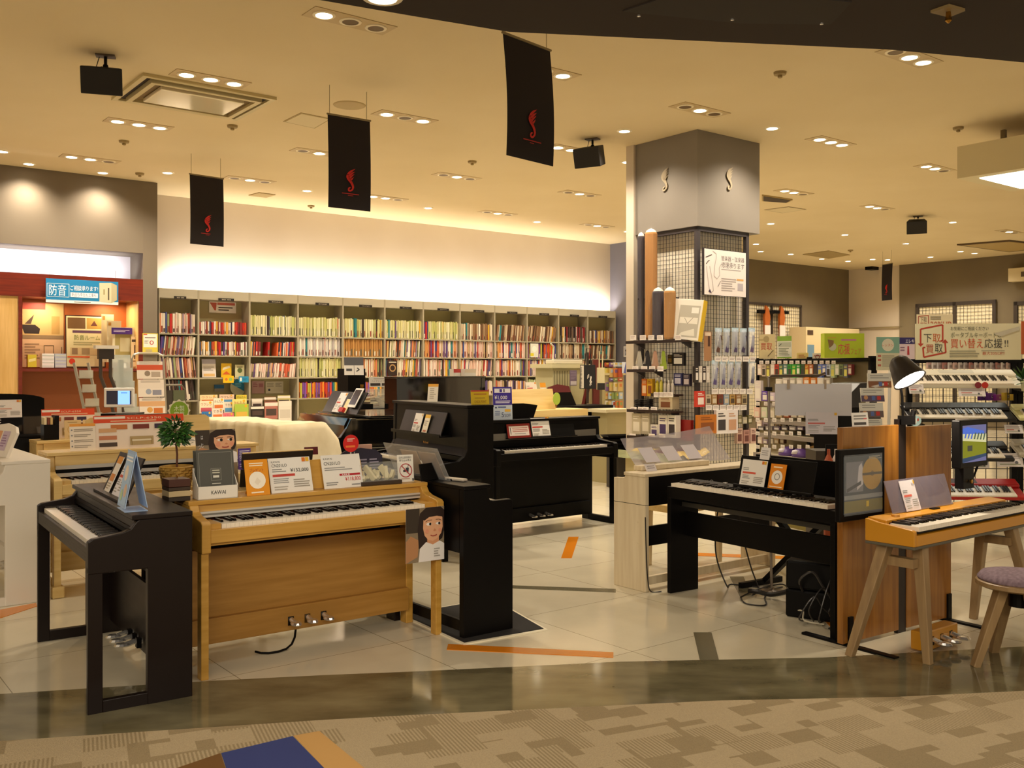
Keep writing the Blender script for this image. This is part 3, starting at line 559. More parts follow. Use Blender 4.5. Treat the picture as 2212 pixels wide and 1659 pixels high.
for k in range(4):
    b = MB(); b.T = Matrix.Translation((0, -.035+.018*k, .006)) @ Matrix.Rotation(-.18, 4, 'X'); b.box(-.093, .093, 0, .004, 0, .235, M('#4b4a42', .5))
    if k == 0: sheet_marks(b, .186, .235, [('L', [(.06, .03), (.06, .96), (.94, .96), (.94, .03)], .006, '#9a9a8e'), ('r', .36, .36, .64, .62, '#7c7b70'), ('r', .375, .37, .625, .61, '#4b4a42'), ('r', .42, .42, .58, .47, '#d9d6c8'), ('l', .4, .5, .6, .6, 2, '#bdbaa8'), ('l', .38, .28, .62, .31, 1, '#d9d6c8')])
    b.build('leaflet', t)
t = thing('sample_block', 'stacked key sample blocks with a brown cap on the oak piano', 'wood sample', on(PC, -.03, .27, .8355), rC)
for k, (h, m) in enumerate(((.022, M('#2a2018', .4)), (.03, M('#c9b48a', .4)), (.018, M('#3a2a1d', .4)), (.04, M('#4a2418', .4)))): b = MB(); z = (0, .022, .052, .07)[k]; b.box(-.055, .05, -.05, .06, z, z+h-.002, m); b.build('block', t, .002)
b = MB(); b.lathe([(.004, .11), (.006, .122), (.001, .124)], BRASS, n=8); b.build('knob', t)
t = thing('round_badge', 'red round badge clipped above the sale card on the oak piano', 'badge', on(PC, .93, .285, .84), rC)
b = MB(); b.prism([(.048*math.cos(a*.2618), .23+.048*math.sin(a*.2618)) for a in range(24)], -.002, 0, M('#d3201c', .45), 'y'); b.T = Matrix.Translation((0, -.0022, .182)); sheet_marks(b, .096, .096, [('l', .25, .6, .75, .8, 3, '#f2d7c8'), ('l', .16, .2, .84, .44, 1, '#f0803a')]); b.build('disc', t)
b = MB(); b.box(-.004, .004, .0, .003, 0, .185, M('#b9b4aa', .4)); b.build('stick', t)
t = thing('accessory_tray', 'brown tray of cream parts under a clear case on the oak piano', 'tray', on(PC, 1.09, .285, .8355), rC-.05)
b = MB(); b.box(-.125, .125, -.075, .075, 0, .022, M('#3b2c20', .5)); b.build('tray', t, .003)
CR = M('#d9cfa6', .5)
for k in range(9): b = MB(); x = -.1+.024*k; b.beam((x, -.04+.02*(k % 3), .024), (x+.03*(-1)**k, .03, .06+.012*(k % 4)), .018, .03, CR); b.build('key_part', t)
b = MB(); b.box(-.12, .12, -.07, .07, .024, .115, glass('#e8eef0', .15)); b.build('clear_case', t)
t = thing('leaflet_board', 'dark blue curved board of string instrument leaflets behind the accessory tray', 'sign', on(PC, 1.03, .36, .8355), rC)
b = MB(); b.prism([(-.14, 0), (.14, 0), (.14, .15), (.10, .185), (.0, .2), (-.10, .185), (-.14, .16)], 0, .006, M('#231f36', .4), 'y'); sheet_marks(b, .28, .2, [('l', .08, .3, .3, .82, 5, '#6f6880'), ('L', [(.34, .1), (.36, .9)], .025, '#b9b4b0'), ('L', [(.25, .6), (.42, .85)], .015, '#9a958f'), ('l', .45, .2, .65, .7, 6, '#9a93a8'), ('l', .7, .2, .94, .7, 6, '#9a93a8'), ('r', .36, .3, .46, .42, '#b98a3a')]); b.build('board', t)
b = MB(); b.box(-.05, .09, .03, .05, .0, .215, M('#c89a86', .5)); b.build('booklet', t)
sheet('notice_sign', 'white no food or drink sign at the right end of the oak piano', 'sign', .10, .155, '#f2eee4',
  [('t', .1, .86, .8, .07, '店内は飲食物の', '#222222'), ('t', .12, .76, .76, .07, '持ち込み禁止', '#222222'), ('o', .5, .42, .26, .035, '#b5343a'), ('r', .34, .36, .5, .44, '#3a2a30'), ('p', [(.54, .34), (.66, .34), (.7, .52), (.5, .52)], '#3a3a44'), ('L', [(.62, .52), (.68, .62)], .02, '#3a3a44'), ('L', [(.27, .58), (.73, .26)], .035, '#b5343a'), ('l', .2, .08, .8, .16, 1, '#c9b0a0'), ('r', .03, .03, .12, .12, '#d8b060'), ('r', .88, .03, .97, .12, '#333333')], on(PC, 1.27, .26, .8355), rC-.1, .12, strut=True)
sheet('poster', 'child photo poster taped to the right front of the oak piano', 'poster', .245, .295, '#e9e2d8', GIRL+[('l', .72, .06, .88, .24, 4, '#a8a29a')], on(PC, 1.235, -.002, .425), rC, 0, t=.0015)
sheet('poster', 'child photo poster standing behind the grey leaflets', 'poster', .23, .33, '#8a7a62', [tuple([(a, .45+.55*c) for a, c in v] if isinstance(v, list) else v for v in it) if it[0] in 'pL' else (it[0], it[1], .45+.55*it[2], it[3], .45+.55*it[4], it[5]) if it[0] == 'r' else (it[0], it[1], .45+.55*it[2]) + it[3:] for it in GIRL]+[('r', .1, .22, .24, .34, '#ecebe4'), ('t', .12, .85, .05, .06, 'は', '#eeeeee'), ('t', .05, .7, .05, .06, 'つ', '#eeeeee'), ('t', .12, .72, .05, .06, 'じ', '#eeeeee')], on(PR, 1.05, .3, .8305), rC+.12, .15, strut=True)
sheet('notice_card', 'purple and white notice beside the standing child poster', 'sign', .075, .115, '#5a3f9a', [('t', .08, .45, .85, .3, '後払い', '#f4f0fa'), ('l', .1, .75, .9, .92, 2, '#f4f0fa'), ('l', .1, .1, .9, .3, 2, '#c9bce0')], on(PR, .88, .22, .8305)+Vector((0, 0, .1)), rC+.1, .05, strut=True)
sheet('maroon_card', 'small maroon card at the right end of the dark rest board', 'card', .085, .045, '#5e1a22', [('l', .15, .3, .85, .75, 1, '#b08a80')], on(PR, .46, .17, .985), rC, .1)
# topiary in a basket on the pale topped piano
t = thing('potted_topiary', 'small round-headed tree in a woven basket pot behind the dark brown piano', 'plant', on(PR, 1.255, .23, .8305), 0); t.scale = (.86, .86, 1)
BASK = wood('wicker', '#a07a30', '#c49a48', 'x', .7, 0)
prof = [(.001, 0), (.068, 0)]+[(.070+.028*k/10+.004*(-1)**k, .004+.135*k/10) for k in range(11)]+[(.095, .143), (.09, .138), (.08, .12), (.001, .12)]
MB().lathe(prof, BASK, n=24).build('basket', t, smooth=False)
b = MB()
for r_ in range(9):
    for k in range(14):
        a = (k+.5*(r_ % 2))*2*math.pi/14; rr = .074+.028*r_/9; z = .012+.0143*r_; b.beam((rr*math.cos(a-.17), rr*math.sin(a-.17), z), (rr*math.cos(a+.17), rr*math.sin(a+.17), z+.004), .010, .011, BASK)
b.build('weave', t)
b = MB(); b.tube([(0, 0, .11), (.003, .002, .2), (-.002, 0, .25), (0, 0, .29)], .0065, M('#5a3322', .8), 8); b.build('stem', t)
LEAFM = [M('#2f5a1e', .4), M('#3d6b25', .4), M('#23481a', .45)]; b = MB(); r5 = random.Random(5)
for k in range(330):
    a, c = r5.uniform(0, 6.283), r5.uniform(-.75, 1); s = math.sqrt(1-c*c); rad = r5.uniform(.02, .085); o = Vector((rad*s*math.cos(a), rad*s*math.sin(a), .315+rad*c*.9))
    d = Vector((s*math.cos(a), s*math.sin(a), c*.6-.35)).normalized(); x = d.cross(Vector((0, 0, 1))).normalized()*r5.uniform(.009, .014); L_ = r5.uniform(.035, .052); n_ = x.cross(d).normalized()*.006
    b.add([o, o+d*L_*.4+x-n_, o+d*L_, o+d*L_*.4-x-n_, o+d*L_*.5+n_], [(0, 1, 4), (1, 2, 4), (2, 3, 4), (3, 0, 4)], r5.choice(LEAFM))
b.build('foliage', t)
# maple piano boards
b = MB(); b.T = Matrix.Translation((0, .33, .927)) @ Matrix.Rotation(-.2, 4, 'X'); b.prism([(.28, 0), (1.15, 0), (1.15, .2), (1.12, .22), (.31, .22), (.28, .2)], -.012, 0, MAPLE, 'y'); b.build('music_rest', PB)
def catalog(title, m='#e04a1c'):
    it = [('r', 0, .78, 1, 1, m), ('r', .01, .9, .34, .97, '#f6e9dc'), ('t', .36, .88, .38, .06, title, '#f6d9b8'), ('l', .18, .8, .9, .86, 1, '#f3c9a0')]
    for i in range(3):
        it += [('r', .18+.24*i, .58, .36+.24*i, .72, ('#c8763a', '#7a3024', '#3a2a44')[i]), ('r', .05, .3-.22*i+.2, .24, .42-.22*i+.2, ('#d8a878', '#c77f5a', '#5a3030')[i]) if i < 2 else ('r', .05, .08, .24, .2, '#4a3a30'), ('r', .72, .1+.16*i, .95, .2+.16*i, ('#55505a', '#3a3a50', '#8a6040')[i])]
    return it+[('r', .38, .1, .64, .36, '#b9a070'), ('r', .4, .22, .62, .27, '#e8dcc0'), ('L', [(.4, .1), (.4, .3)], .015, '#8a7040'), ('L', [(.62, .1), (.62, .3)], .015, '#8a7040')]
sheet('catalogue_board', 'wide white catalogue board with orange header on the maple piano', 'sign', .62, .235, '#f4e3d2', catalog('SCLP-6350'), on(PB, .62, .24, .9275), AN, .18, strut=True)
sheet('info_board', 'white bullet point board with orange edge on the maple piano', 'sign', .165, .185, '#f6e8d6', [('r', 0, .9, 1, 1, '#eda03c')]+[('l', .16, .7-.2*i, .9, .82-.2*i, 2, '#a39684') for i in range(4)]+[('c', .08, .77-.2*i, .03, '#8a8a8a') for i in range(4)], on(PB, .235, .235, .9275), AN, .15, strut=True)
for k, l in enumerate(('first', 'second', 'third')):
    sheet('name_card', f'small white card, {l} from left along the right of the maple piano', 'card', .075, .06, '#f4ecdf', [('l', .1, .5, .9, .85, 2, '#9a9a9a'), ('L', [(.2, .2), (.75, .38)], .05, '#333333')], on(PB, .86+.11*k, .232, .9275), AN, .25, strut=True)
# second maple piano: two buff cards, a black box, red headed board
for k, l in enumerate(('left', 'right')):
    sheet('certificate_card', f'buff card, {l} of two on the rear maple piano', 'card', .125, .15, '#dcbf8a', [('o', .5, .5, .26, .02, '#b58a3a'), ('c', .5, .45, .1, '#d8b52c'), ('l', .2, .84, .8, .92, 1, '#a88a58'), ('l', .2, .08, .8, .2, 2, '#b89a68')] if k == 0 else [('l', .15, .55, .85, .85, 3, '#b89a68'), ('r', .3, .3, .7, .42, '#d8b84c')], on(PD, .28+.14*k, .27, .9275), AN, .12, strut=True)
t = thing('pamphlet_box', 'black box of thin booklets on the rear maple piano', 'box', on(PD, .11, .3, .9275), AN); b = MB(); b.box(-.05, .06, -.06, .06, 0, .12, BLK); b.box(.03, .06, -.06, .06, .12, .19, BLK); b.build('box', t, .003)
for k, c in enumerate(('#e8d8b0', '#7a3a24', '#d8b878')): b = MB(); b.box(-.045+.022*k, -.028+.022*k, -.05, .05, .05, .175, M(c, .6)); b.build('booklet', t)
sheet('catalogue_board', 'narrower catalogue board with rounded orange head behind the buff cards', 'sign', .40, .235, '#f4e0cc', [i for i in catalog('SCLP-6350')], on(PD, .28, .40, .9275)+Vector((0, 0, .0)), AN, .12, strut=True)
t = thing('music_stand_board', 'long dark music rest board behind the rear maple piano', 'board', on(PD, .95, .44, .9275), AN); b = MB(); b.box(-.30, .26, 0, .015, 0, .175, M('#3c352b', .5)); b.build('panel', t, .003)
sheet('gift_card', 'small orange and white card on the long dark board', 'card', .075, .105, '#f4ead8', [('r', 0, .75, 1, 1, '#eda62c'), ('l', .15, .3, .85, .6, 3, '#aaaaaa')], on(PD, .70, .40, .9275), AN, .1, strut=True)
sheet('price_card', 'low white card on the long dark board', 'price card', .2, .08, '#f2ece0', [('l', .1, .3, .9, .8, 3, '#b0a898'), ('c', .55, .85, .2, '#d8b058')], on(PD, .97, .40, .9275), AN, .1, strut=True)
# white piano: curved leaflet holder
t = thing('leaflet_holder', 'white curved holder with orange and violet leaflets on the white piano', 'leaflet holder', on(PE, 1.02, .22, .906), AN-math.pi/2+.25)
b = MB(); b.T = Matrix.Rotation(-.35, 4, 'X'); b.prism([(-.14, 0), (.13, 0), (.15, .17), (.11, .21), (.0, .23), (-.1, .22), (-.14, .2)], 0, .02, M('#efe6da', .4), 'y'); sheet_marks(b, .28, .22, [('r', .12, .2, .36, .8, '#e0a070'), ('r', .42, .2, .76, .8, '#c9b4cc'), ('l', .45, .3, .72, .7, 5, '#9a7aa0')]); b.build('holder', t)
# left edge black piano: white card and script name
sheet('price_card', 'white price card on the arched rest of the left edge piano', 'price card', .19, .145, '#eee6e0', price('', '', '#d8a898'), on(PF, 1.14, .275, 1.09), AN, .12)
b = MB(); b.T = Matrix.Translation((1.05, .3, .95)) @ Matrix.Rotation(-.12, 4, 'X'); vs, fs, x1, xm = glyphs('Clavinova'); b.add([(.035-v.y*.05, -.0158, .02+(v.x-xm)*.2/(x1-xm)) for v in vs], fs, M('#efe6e0', .4)); b.build('lettering', PF)
# end-on black piano: clear holder with paper, remote
t = thing('clear_rest', 'clear music rest holding brown papers on the end-on black piano', 'music rest', on(PN, .56, .25, .841), AN+math.pi/2)
b = MB(); b.T = Matrix.Rotation(-.45, 4, 'X'); b.box(-.3, .3, 0, .004, 0, .21, glass('#e8e8e8', .25)); b.build('clear_sheet', t)
for k, c in enumerate(('#8a6a4c', '#a88a68')): b = MB(); b.T = Matrix.Rotation(-.45, 4, 'X'); b.box(-.24+.2*k, -.06+.2*k, -.006, -.003, .012, .17, M(c, .6)); b.build('paper', t)
b = MB(); b.box(-.3, .3, -.07, .0, 0, .01, BLK); b.build('ledge', t)
t = thing('remote_control', 'pale remote control lying on the end-on black piano', 'remote', on(PN, .25, .22, .841), AN+math.pi/2+.2); b = MB(); b.box(-.075, .075, -.02, .02, 0, .016, M('#cbbfae', .4)); b.build('body', t, .006)
t = thing('tablet', 'small dark tablet standing behind the remote control', 'tablet', on(PN, .36, .31, .841), AN+.3); b = MB(); b.T = Matrix.Rotation(-.2, 4, 'X'); b.box(-.09, .09, 0, .01, 0, .10, BLK); b.build('body', t, .003)
# tall upright: cards
sheet('price_card', 'white price card leaning on the shelf of the tall black upright', 'price card', .155, .17, '#f2efe8', price('', '', '#c8453a', '#f2efe8'), on(PG, .62, .16, .946), rG, .3)
sheet('price_card', 'narrow yellow topped card on the shelf of the tall black upright', 'price card', .095, .165, '#f4ecd4', [('r', 0, .82, 1, 1, '#eec04a'), ('l', .15, .4, .85, .7, 3, '#b0a898'), ('r', .2, .1, .8, .2, '#c87a5a')], on(PG, .79, .16, .946), rG, .3)
sheet('price_card', 'tall cream card leaning on top of the tall black upright', 'price card', .09, .16, '#efe6d4', [('r', 0, .85, 1, 1, '#e8a83c'), ('l', .2, .15, .8, .8, 6, '#b8ac98')], on(PG, .55, .36, 1.2005), rG+.9, .3, strut=True)
sheet('notice_sign', 'yellow folded notice on the right end of the tall black upright', 'sign', .155, .115, '#eac81c', [('l', .16, .62, .86, .82, 1, '#c8862c'), ('l', .2, .42, .8, .5, 1, '#8a5a2c'), ('t', .18, .12, .66, .17, 'CHECK POINT', '#a86a1c'), ('r', .0, .9, 1, 1, '#c8453a')], on(PG, 1.33, .40, 1.2005), AN-.25, .12, strut=True)
# console piano: cards, purple sign
sheet('offer_sign', 'tall violet and pale blue discount sign on the console piano', 'sign', .185, .30, '#cfdcec',
  [('r', 0, .45, 1, 1, '#3d2b9a'), ('r', .08, .82, .92, .95, '#f2f0fa'), ('r', .35, .84, .48, .93, '#3d2b9a'), ('r', .55, .84, .62, .93, '#55505a'), ('t', .08, .62, .66, .12, '¥1,000', '#ffffff'), ('l', .12, .49, .9, .59, 2, '#e8e4fa'), ('l', .25, .34, .85, .42, 1, '#4a5a9a'), ('c', .14, .37, .03, '#2a3a6a'), ('t', .42, .08, .13, .15, '5', '#2a3a6a'), ('t', .57, .08, .34, .1, '%OFF', '#2a3a6a'), ('p', [(.6, .24), (.9, .24), (.9, .32), (.6, .32)], '#e8b83c'), ('l', .08, .12, .36, .28, 3, '#6a7aaa')], on(PH, .30, .30, 1.021), AN-.3, .08, strut=True)
sheet('framed_card', 'small red framed notice on the music rest of the console piano', 'sign', .27, .13, '#8f2018', [('r', .08, .15, .93, .84, '#f2e6de'), ('L', [(.14, .25), (.14, .75)], .06, '#3a3030'), ('l', .22, .4, .88, .76, 3, '#c07a70'), ('l', .3, .25, .8, .33, 1, '#8a8a8a')], on(PH, .44, .228, .854), AN, .24)
sheet('price_card', 'white price card in a dark frame on the console piano rest', 'price card', .235, .185, '#222020', [('r', .04, .04, .96, .96, '#f2efe8')]+[i for i in price('', '')], on(PH, .70, .225, .854), AN, .24)
# pale piano seen from behind: clear curved rest, small card
t = thing('clear_rest', 'clear music rest with taped papers on the pale ash piano', 'music rest', on(PI_, .77, .12, .7855), AN+math.pi)
b = MB(); b.grid(lambda a, c: (-.50+a*1.0, -.02-.17*c-.04*math.sin(c*1.5)+.05*a*c, .02+c*.19+.05*(1-a)*c*(1-a)), 12, 6, glass('#bdb6c0', .55, .2)); b.build('clear_sheet', t)
b = MB(); b.box(-.2, .5, -.05, .03, 0, .035, ASH); b.build('ledge', t, .006)
for k in range(3): b = MB(); x = .4-.22*k; b.T = Matrix.Translation((0, -.01, .03)) @ Matrix.Rotation(.75, 4, 'X'); b.box(x-.14, x, .002, .004, .02, .15, M('#d4cdd6', .6)); b.build('paper', t)
sheet('name_card', 'small white folded card on the left of the pale ash piano', 'card', .10, .055, '#ece6ea', [('l', .15, .3, .85, .8, 2, '#a8a0a8')], on(PI_, 1.22, .2, .7855), AN, .5, strut=True)
# slim black piano: cards
sheet('price_card', 'white price card on the slim black piano', 'price card', .20, .165, '#f2eee6', price('', '', '#e0604a'), on(PJ, .60, .146, .756), rJ, .24)
sheet('gift_card', 'orange headphone card on the slim black piano', 'card', .12, .155, '#e58a14', [('c', .5, .48, .27, '#f4efe6'), ('o', .5, .5, .14, .035, '#9a968e'), ('l', .2, .82, .8, .92, 1, '#fff0d0'), ('l', .1, .06, .9, .14, 1, '#fff0d0')], on(PJ, .79, .146, .756), rJ, .24)
sheet('price_tag', 'white cut-out tag above the price card of the slim black piano', 'tag', .075, .075, '#e6e2e0', [('l', .15, .3, .85, .8, 3, '#a8a4a4')], on(PJ, .67, .185, .925), rJ, .24)
sheet('price_card', 'white price card on the mustard yellow piano rest', 'price card', .145, .165, '#efe8ee', price('', '', '#e06a5a', '#efe8ee'), on(PL, .40, .226, .722), AN, .3)
# ================================================================ bookcases along the back wall
def psheet(name, label, cat, x0, y0, x1, y1, Y=None, v=None, bg='#f0ebe2', items=(), rz=AN, tilt=0, group=None, u=None, **k):
    """a sheet that covers the picture area x0..x1, y0..y1 when it stands at depth Y (or in the plane v)"""
    xm = (x0+x1)/2; p = onv(xm, y1, v) if v is not None else onu(xm, y1, u) if u is not None else P(xm, y1, Y)
    if u is not None: rz = AN-math.pi/2
    c, s = math.cos(rz), math.sin(rz)
    w = (x1-x0)*p.y*p.y/(FX*(c*p.y-p.x*s)); h = (y1-y0)*p.y/FX/math.cos(tilt)
    return sheet(name, label, cat, abs(w), h, bg, list(items), p, rz, tilt, group, **k)
def lines(*a): return ('l',)+a
BV = -.34; DIV = [343, 429, 539.5, 644, 741, 831.5, 914.7, 994, 1069, 1139, 1207, 1270, 1330]
DU = [uv(onv(x, 700, BV))[0] for x in DIV]
zt = onv(540, 632, BV).z; zh = onv(540, 651, BV).z; SH = [onv(600, y, BV).z for y in (725, 769, 815, 861)]; SH += [SH[3]-.42, .08]
CASE = M('#a49b85', .6); BACKP = M('#a69c72', .75); PLATE = M('#1d1713', .5)
NTH = 'first second third fourth fifth sixth seventh eighth ninth tenth eleventh twelfth thirteenth fourteenth fifteenth sixteenth seventeenth eighteenth nineteenth twentieth'.split()
def nth(i): return NTH[i] if i < 20 else ('twenty-' if i < 29 else 'thirty-')+NTH[(i+1) % 10-1] if i not in (29, 39) else ('thirtieth' if i == 29 else 'fortieth')
for i in range(12):
    u0, u1 = DU[i], DU[i+1]; w = u1-u0
    t = thing('bookcase', f'tall grey bookcase full of sheet music, {nth(i)} from the left along the back wall', 'bookcase', R(u0, BV), AN, 'bookcases along the back wall')
    b = MB(); b.box(0, w, .31, .33, 0, zt, BACKP); b.build('back_panel', t)
    for x in (0, w-.014): b = MB(); b.box(x-(.0 if x else .0), x+.014, 0, .31, 0, zt, CASE); b.build('side_panel', t)
    for z in SH: b = MB(); b.box(.014, w-.014, .006, .31, z-.022, z, CASE); b.build('shelf', t)
    b = MB(); b.box(.014, w-.014, .004, .31, zh, zt, M('#b4ac98', .6)); b.build('header', t)
    b = MB(); b.box(w*.38, w*.68, -.012, .004, zh-.012, zh+.03, PLATE); b.T = Matrix.Translation((w*.53, -.0125, zh-.012)); sheet_marks(b, w*.3, .042, [('t', .2, .3, .6, .35, ('管楽器・弦楽器' if i < 2 else '新刊楽譜' if i < 4 else 'クラシックピアノ' if i < 6 else 'ポピュラーピアノ' if i < 10 else 'バンドスコア'), '#cfc6b4')]); b.build('category_plate', t)
PAL = {'cream': ['#d9d0a0', '#cfc98e', '#e2dcb8', '#c3c07a', '#dcd8aa', '#b9bb72'], 'tan': ['#b98a4c', '#a8763c'], 'brown': ['#6b4a30', '#4a3324', '#8a6848', '#a88a68', '#d8ccb4', '#c9b69a'],
       'mix': ['#d8c8b0', '#e6dac8', '#b0503c', '#8a4a3a', '#c9a060', '#e0d4bc', '#7a6a8a', '#c87a50', '#e8e0d0', '#9aa070', '#d9b0a0'], 'red': ['#b8302a', '#d8a040', '#e0d4c4', '#7a2a2c', '#d86030', '#3a3a54', '#e8e0d4'],
       'white': ['#e8e0d4', '#ded4c8', '#d0c8c0', '#efe8dc', '#b8b0b0'], 'dark': ['#3a2824', '#4c3830', '#2a2020', '#6a5446', '#8a2a2c', '#d8ccc0'], 'pink': ['#e0c4b8', '#e8d8cc', '#d8b4a4', '#e6dccc', '#c85a3c', '#d89858', '#5a4a7a', '#e2cfc4', '#b8a07a'],
       'orange': ['#d87a24', '#c8402c', '#e0a030', '#7a4a9a', '#b8b040', '#e07030'], 'green': ['#c8d0a8', '#b0bc88', '#dce0c8', '#8a7a50']}
CNAME = {}
def cname(h):
    if h in CNAME: return CNAME[h]
    r, g, b = (int(h[i:i+2], 16) for i in (1, 3, 5)); mx, mn = max(r, g, b), min(r, g, b)
    if mx < 90: n = 'dark brown' if r > b+8 else 'dark blue'
    elif mx-mn < 42: n = 'white' if mx > 215 else 'grey'
    elif b > r: n = 'violet'
    elif g >= r-14: n = 'pale green' if mx-mn > 50 and r < 210 else 'cream'
    elif r > 200 and mx-mn < 66: n = 'cream' if g-b > 12 and r-g < 22 else 'pinkish'
    elif g > .62*r: n = 'ochre' if b < 110 else 'tan'
    elif g > .46*r: n = 'orange' if r > 190 else 'brown'
    else: n = 'red' if r > 160 else 'maroon'
    CNAME[h] = n; return n
rb = random.Random(11)
ROWS = [('mix', .3, 0), ('red', .19, 0), ('cream', .31, 0), ('cream', .31, 0), ('cream', .31, 0), ('cream', .31, 0), ('cream', .31, 0), ('brown', .3, 0), ('brown', .3, .1), ('brown', .3, .13), ('dark', .3, 0), ('brown', .25, 0)], \
       [('mix', .28, .1), ('red', .21, 0), ('red', .22, .05), ('white', .3, 0), ('tan', .3, 0), ('mix', .29, .05), ('pink', .3, 0), ('pink', .3, 0), ('pink', .3, 0), ('orange', .28, 0), ('brown', .29, 0), ('brown', .28, .08)], \
       [('mix', .3, -.1), None, ('pink', .22, .1), ('cream', .31, 0), ('mix', .3, 0), ('mix', .3, .05), ('pink', .3, 0), ('pink', .3, .06), ('pink', .3, 0), ('pink', .3, 0), ('pink', .3, 0), ('dark', .25, 0)], \
       [('dark', .3, -.1), None, None, ('orange', .25, 0), ('orange', .25, 0), ('green', .2, 0), ('green', .2, 0), ('pink', .25, 0), ('pink', .25, 0), ('green', .27, .05), ('green', .27, 0), ('dark', .25, 0)]
LV = ['top row', 'second row', 'third row', 'fourth row']
plan = []
for r_ in range(4):
    for i in range(12):
        if not ROWS[r_][i]: continue
        pal, hh, lean = ROWS[r_][i]; x = DU[i]+.02; end = DU[i+1]-.02; n = 0
        while True:
            th = rb.choice((.013, .017, .02, .026, .032)) if pal != 'tan' else .03
            if x+th > end-abs(lean)*hh: break
            c = rb.choice(PAL[pal]) if rb.random() > .12 else rb.choice(('#b8201c', '#3a2a24', '#2a7a80', '#d8a82c', '#5a3a80', '#e8e2d6', '#3a4a8a')); c = c if pal != 'tan' else PAL['tan'][n % 2]; plan.append((i, r_, n, x, th, hh*rb.uniform(1.0, 1.1), lean, c)); x += th+.0012; n += 1
            if pal == 'red' and r_ == 1 and i == 2 and n in (8, 9): x += .12
def book_mesh(b, x, th, h, lean, c, z, k):
    T = Matrix.Translation((x+(abs(lean)*h if lean < 0 else 0), 0, z)) @ Matrix.Rotation(lean, 4, 'Y'); old = b.T; b.T = old @ T
    m = M(c, .55); y0 = .03+.012*(k % 3); b.box(0, th, y0, y0+.21, .0, h, m)
    q = ('#4a3228', '#e8e0d0', '#8a3a2c', '#5a5a4a')[k % 4]
    if k % 3: b.poly([(th*.12, y0-.0006, h*.06), (th*.88, y0-.0006, h*.06), (th*.88, y0-.0006, h*(.25+.06*(k % 4))), (th*.12, y0-.0006, h*(.25+.06*(k % 4)))], M(q, .6))
    b.T = old
plan.sort(key=lambda q: (q[0], q[1], q[2])); stuff = MB(); stuff.T = Matrix.Translation(R(0, BV)) @ Matrix.Rotation(AN, 4, 'Z'); left = 300
for k, (i, r_, n, x, th, h, lean, c) in enumerate(plan):
    vis = r_ < 3 or i in (0,)
    if left and vis:
        left -= 1; b = MB(); book_mesh(b, 0, th, h, lean, c, 0, k+n)
        p = R(x, BV, SH[r_]); o = b.build('book', loc=p, rz=AN)
        tag(o, f'{cname(c)} book, {nth(n)} from left on the {LV[r_]} of the {nth(i)} bookcase', 'book', 'books in the nearest bookcases')
    else: book_mesh(stuff, x, th, h, lean, c, SH[r_], k+n)
o = stuff.build('sheet_music'); o['kind'] = 'stuff'; o['label'] = 'tightly packed sheet music filling the farther bookcases'; o['category'] = 'sheet music'
# faced-out books and notices in the second and third bookcase
bv = BV+.02
psheet('shelf_notice', 'paper notice with red heading under the header of the second bookcase', 'notice', 452, 652, 510, 676, v=BV+.29, items=[('p', [(.02, .9), (.28, .9), (.25, .2), (.2, .2)], '#c05a48'), ('r', .3, .7, .96, .92, '#c86a58'), lines(.34, .15, .9, .58, 2, '#3a3028')])
psheet('leaflet', 'white leaflet standing on the third row of the second bookcase', 'leaflet', 437, 776, 467, 815, v=bv+.1, bg='#e4dcd8', items=[('r', 0, .75, 1, 1, '#b0aab8'), lines(.1, .35, .9, .65, 4, '#9a928c'), ('r', .1, .05, .9, .2, '#e0b878')], tilt=.1)
psheet('songbook', 'yellow songbook faced out in the second bookcase', 'book', 478, 785, 500, 815, v=bv+.1, bg='#e8bc28', items=[('p', [(.1, .5), (.9, .7), (.8, .85), (.2, .7)], '#e8e0c8'), ('p', [(.1, .2), (.9, .2), (.5, .45)], '#d8602c')], t=.012)
psheet('songbook', 'pale green songbook faced out in the second bookcase', 'book', 508, 788, 528, 815, v=bv+.1, bg='#d8d4a8', items=[('c', .5, .55, .2, '#5a6a3a'), lines(.2, .75, .8, .92, 2, '#6a5a3a')], t=.012)
psheet('shelf_talker', 'yellow shelf tag hanging in the second bookcase', 'tag', 482, 812, 505, 827, v=BV-.01, bg='#e8b81c', items=[('c', .7, .5, .25, '#8ab05a'), ('c', .3, .5, .2, '#c8702c')])
psheet('shelf_talker', 'blue shelf tag hanging in the second bookcase', 'tag', 516, 813, 537, 826, v=BV-.01, bg='#2a8ab8', items=[('r', .1, .2, .3, .8, '#e8e8e0'), lines(.4, .3, .9, .7, 2, '#1a6a98')])
psheet('small_notice', 'small blue notice on the back of the second bookcase', 'notice', 463, 831, 484, 846, v=BV+.29, bg='#9a9484', items=[('r', 0, .45, 1, 1, '#2c6a9a')])
t = thing('round_fan', 'round clear and blue fan hanging in the second bookcase', 'fan', onv(515, 836, BV+.2), AN); b = MB(); b.prism([(.14*math.cos(a*.314), .14*math.sin(a*.314)) for a in range(20)], 0, .004, M('#b8b498', .4), 'y'); b.T = Matrix.Translation((0, -.001, -.14)); sheet_marks(b, .28, .28, [('p', [(.05, .7), (.4, 1), (.98, .6), (.85, .25)], '#1f7aa0'), lines(.3, .5, .7, .75, 3, '#7ac0d8')]); b.build('disc', t)
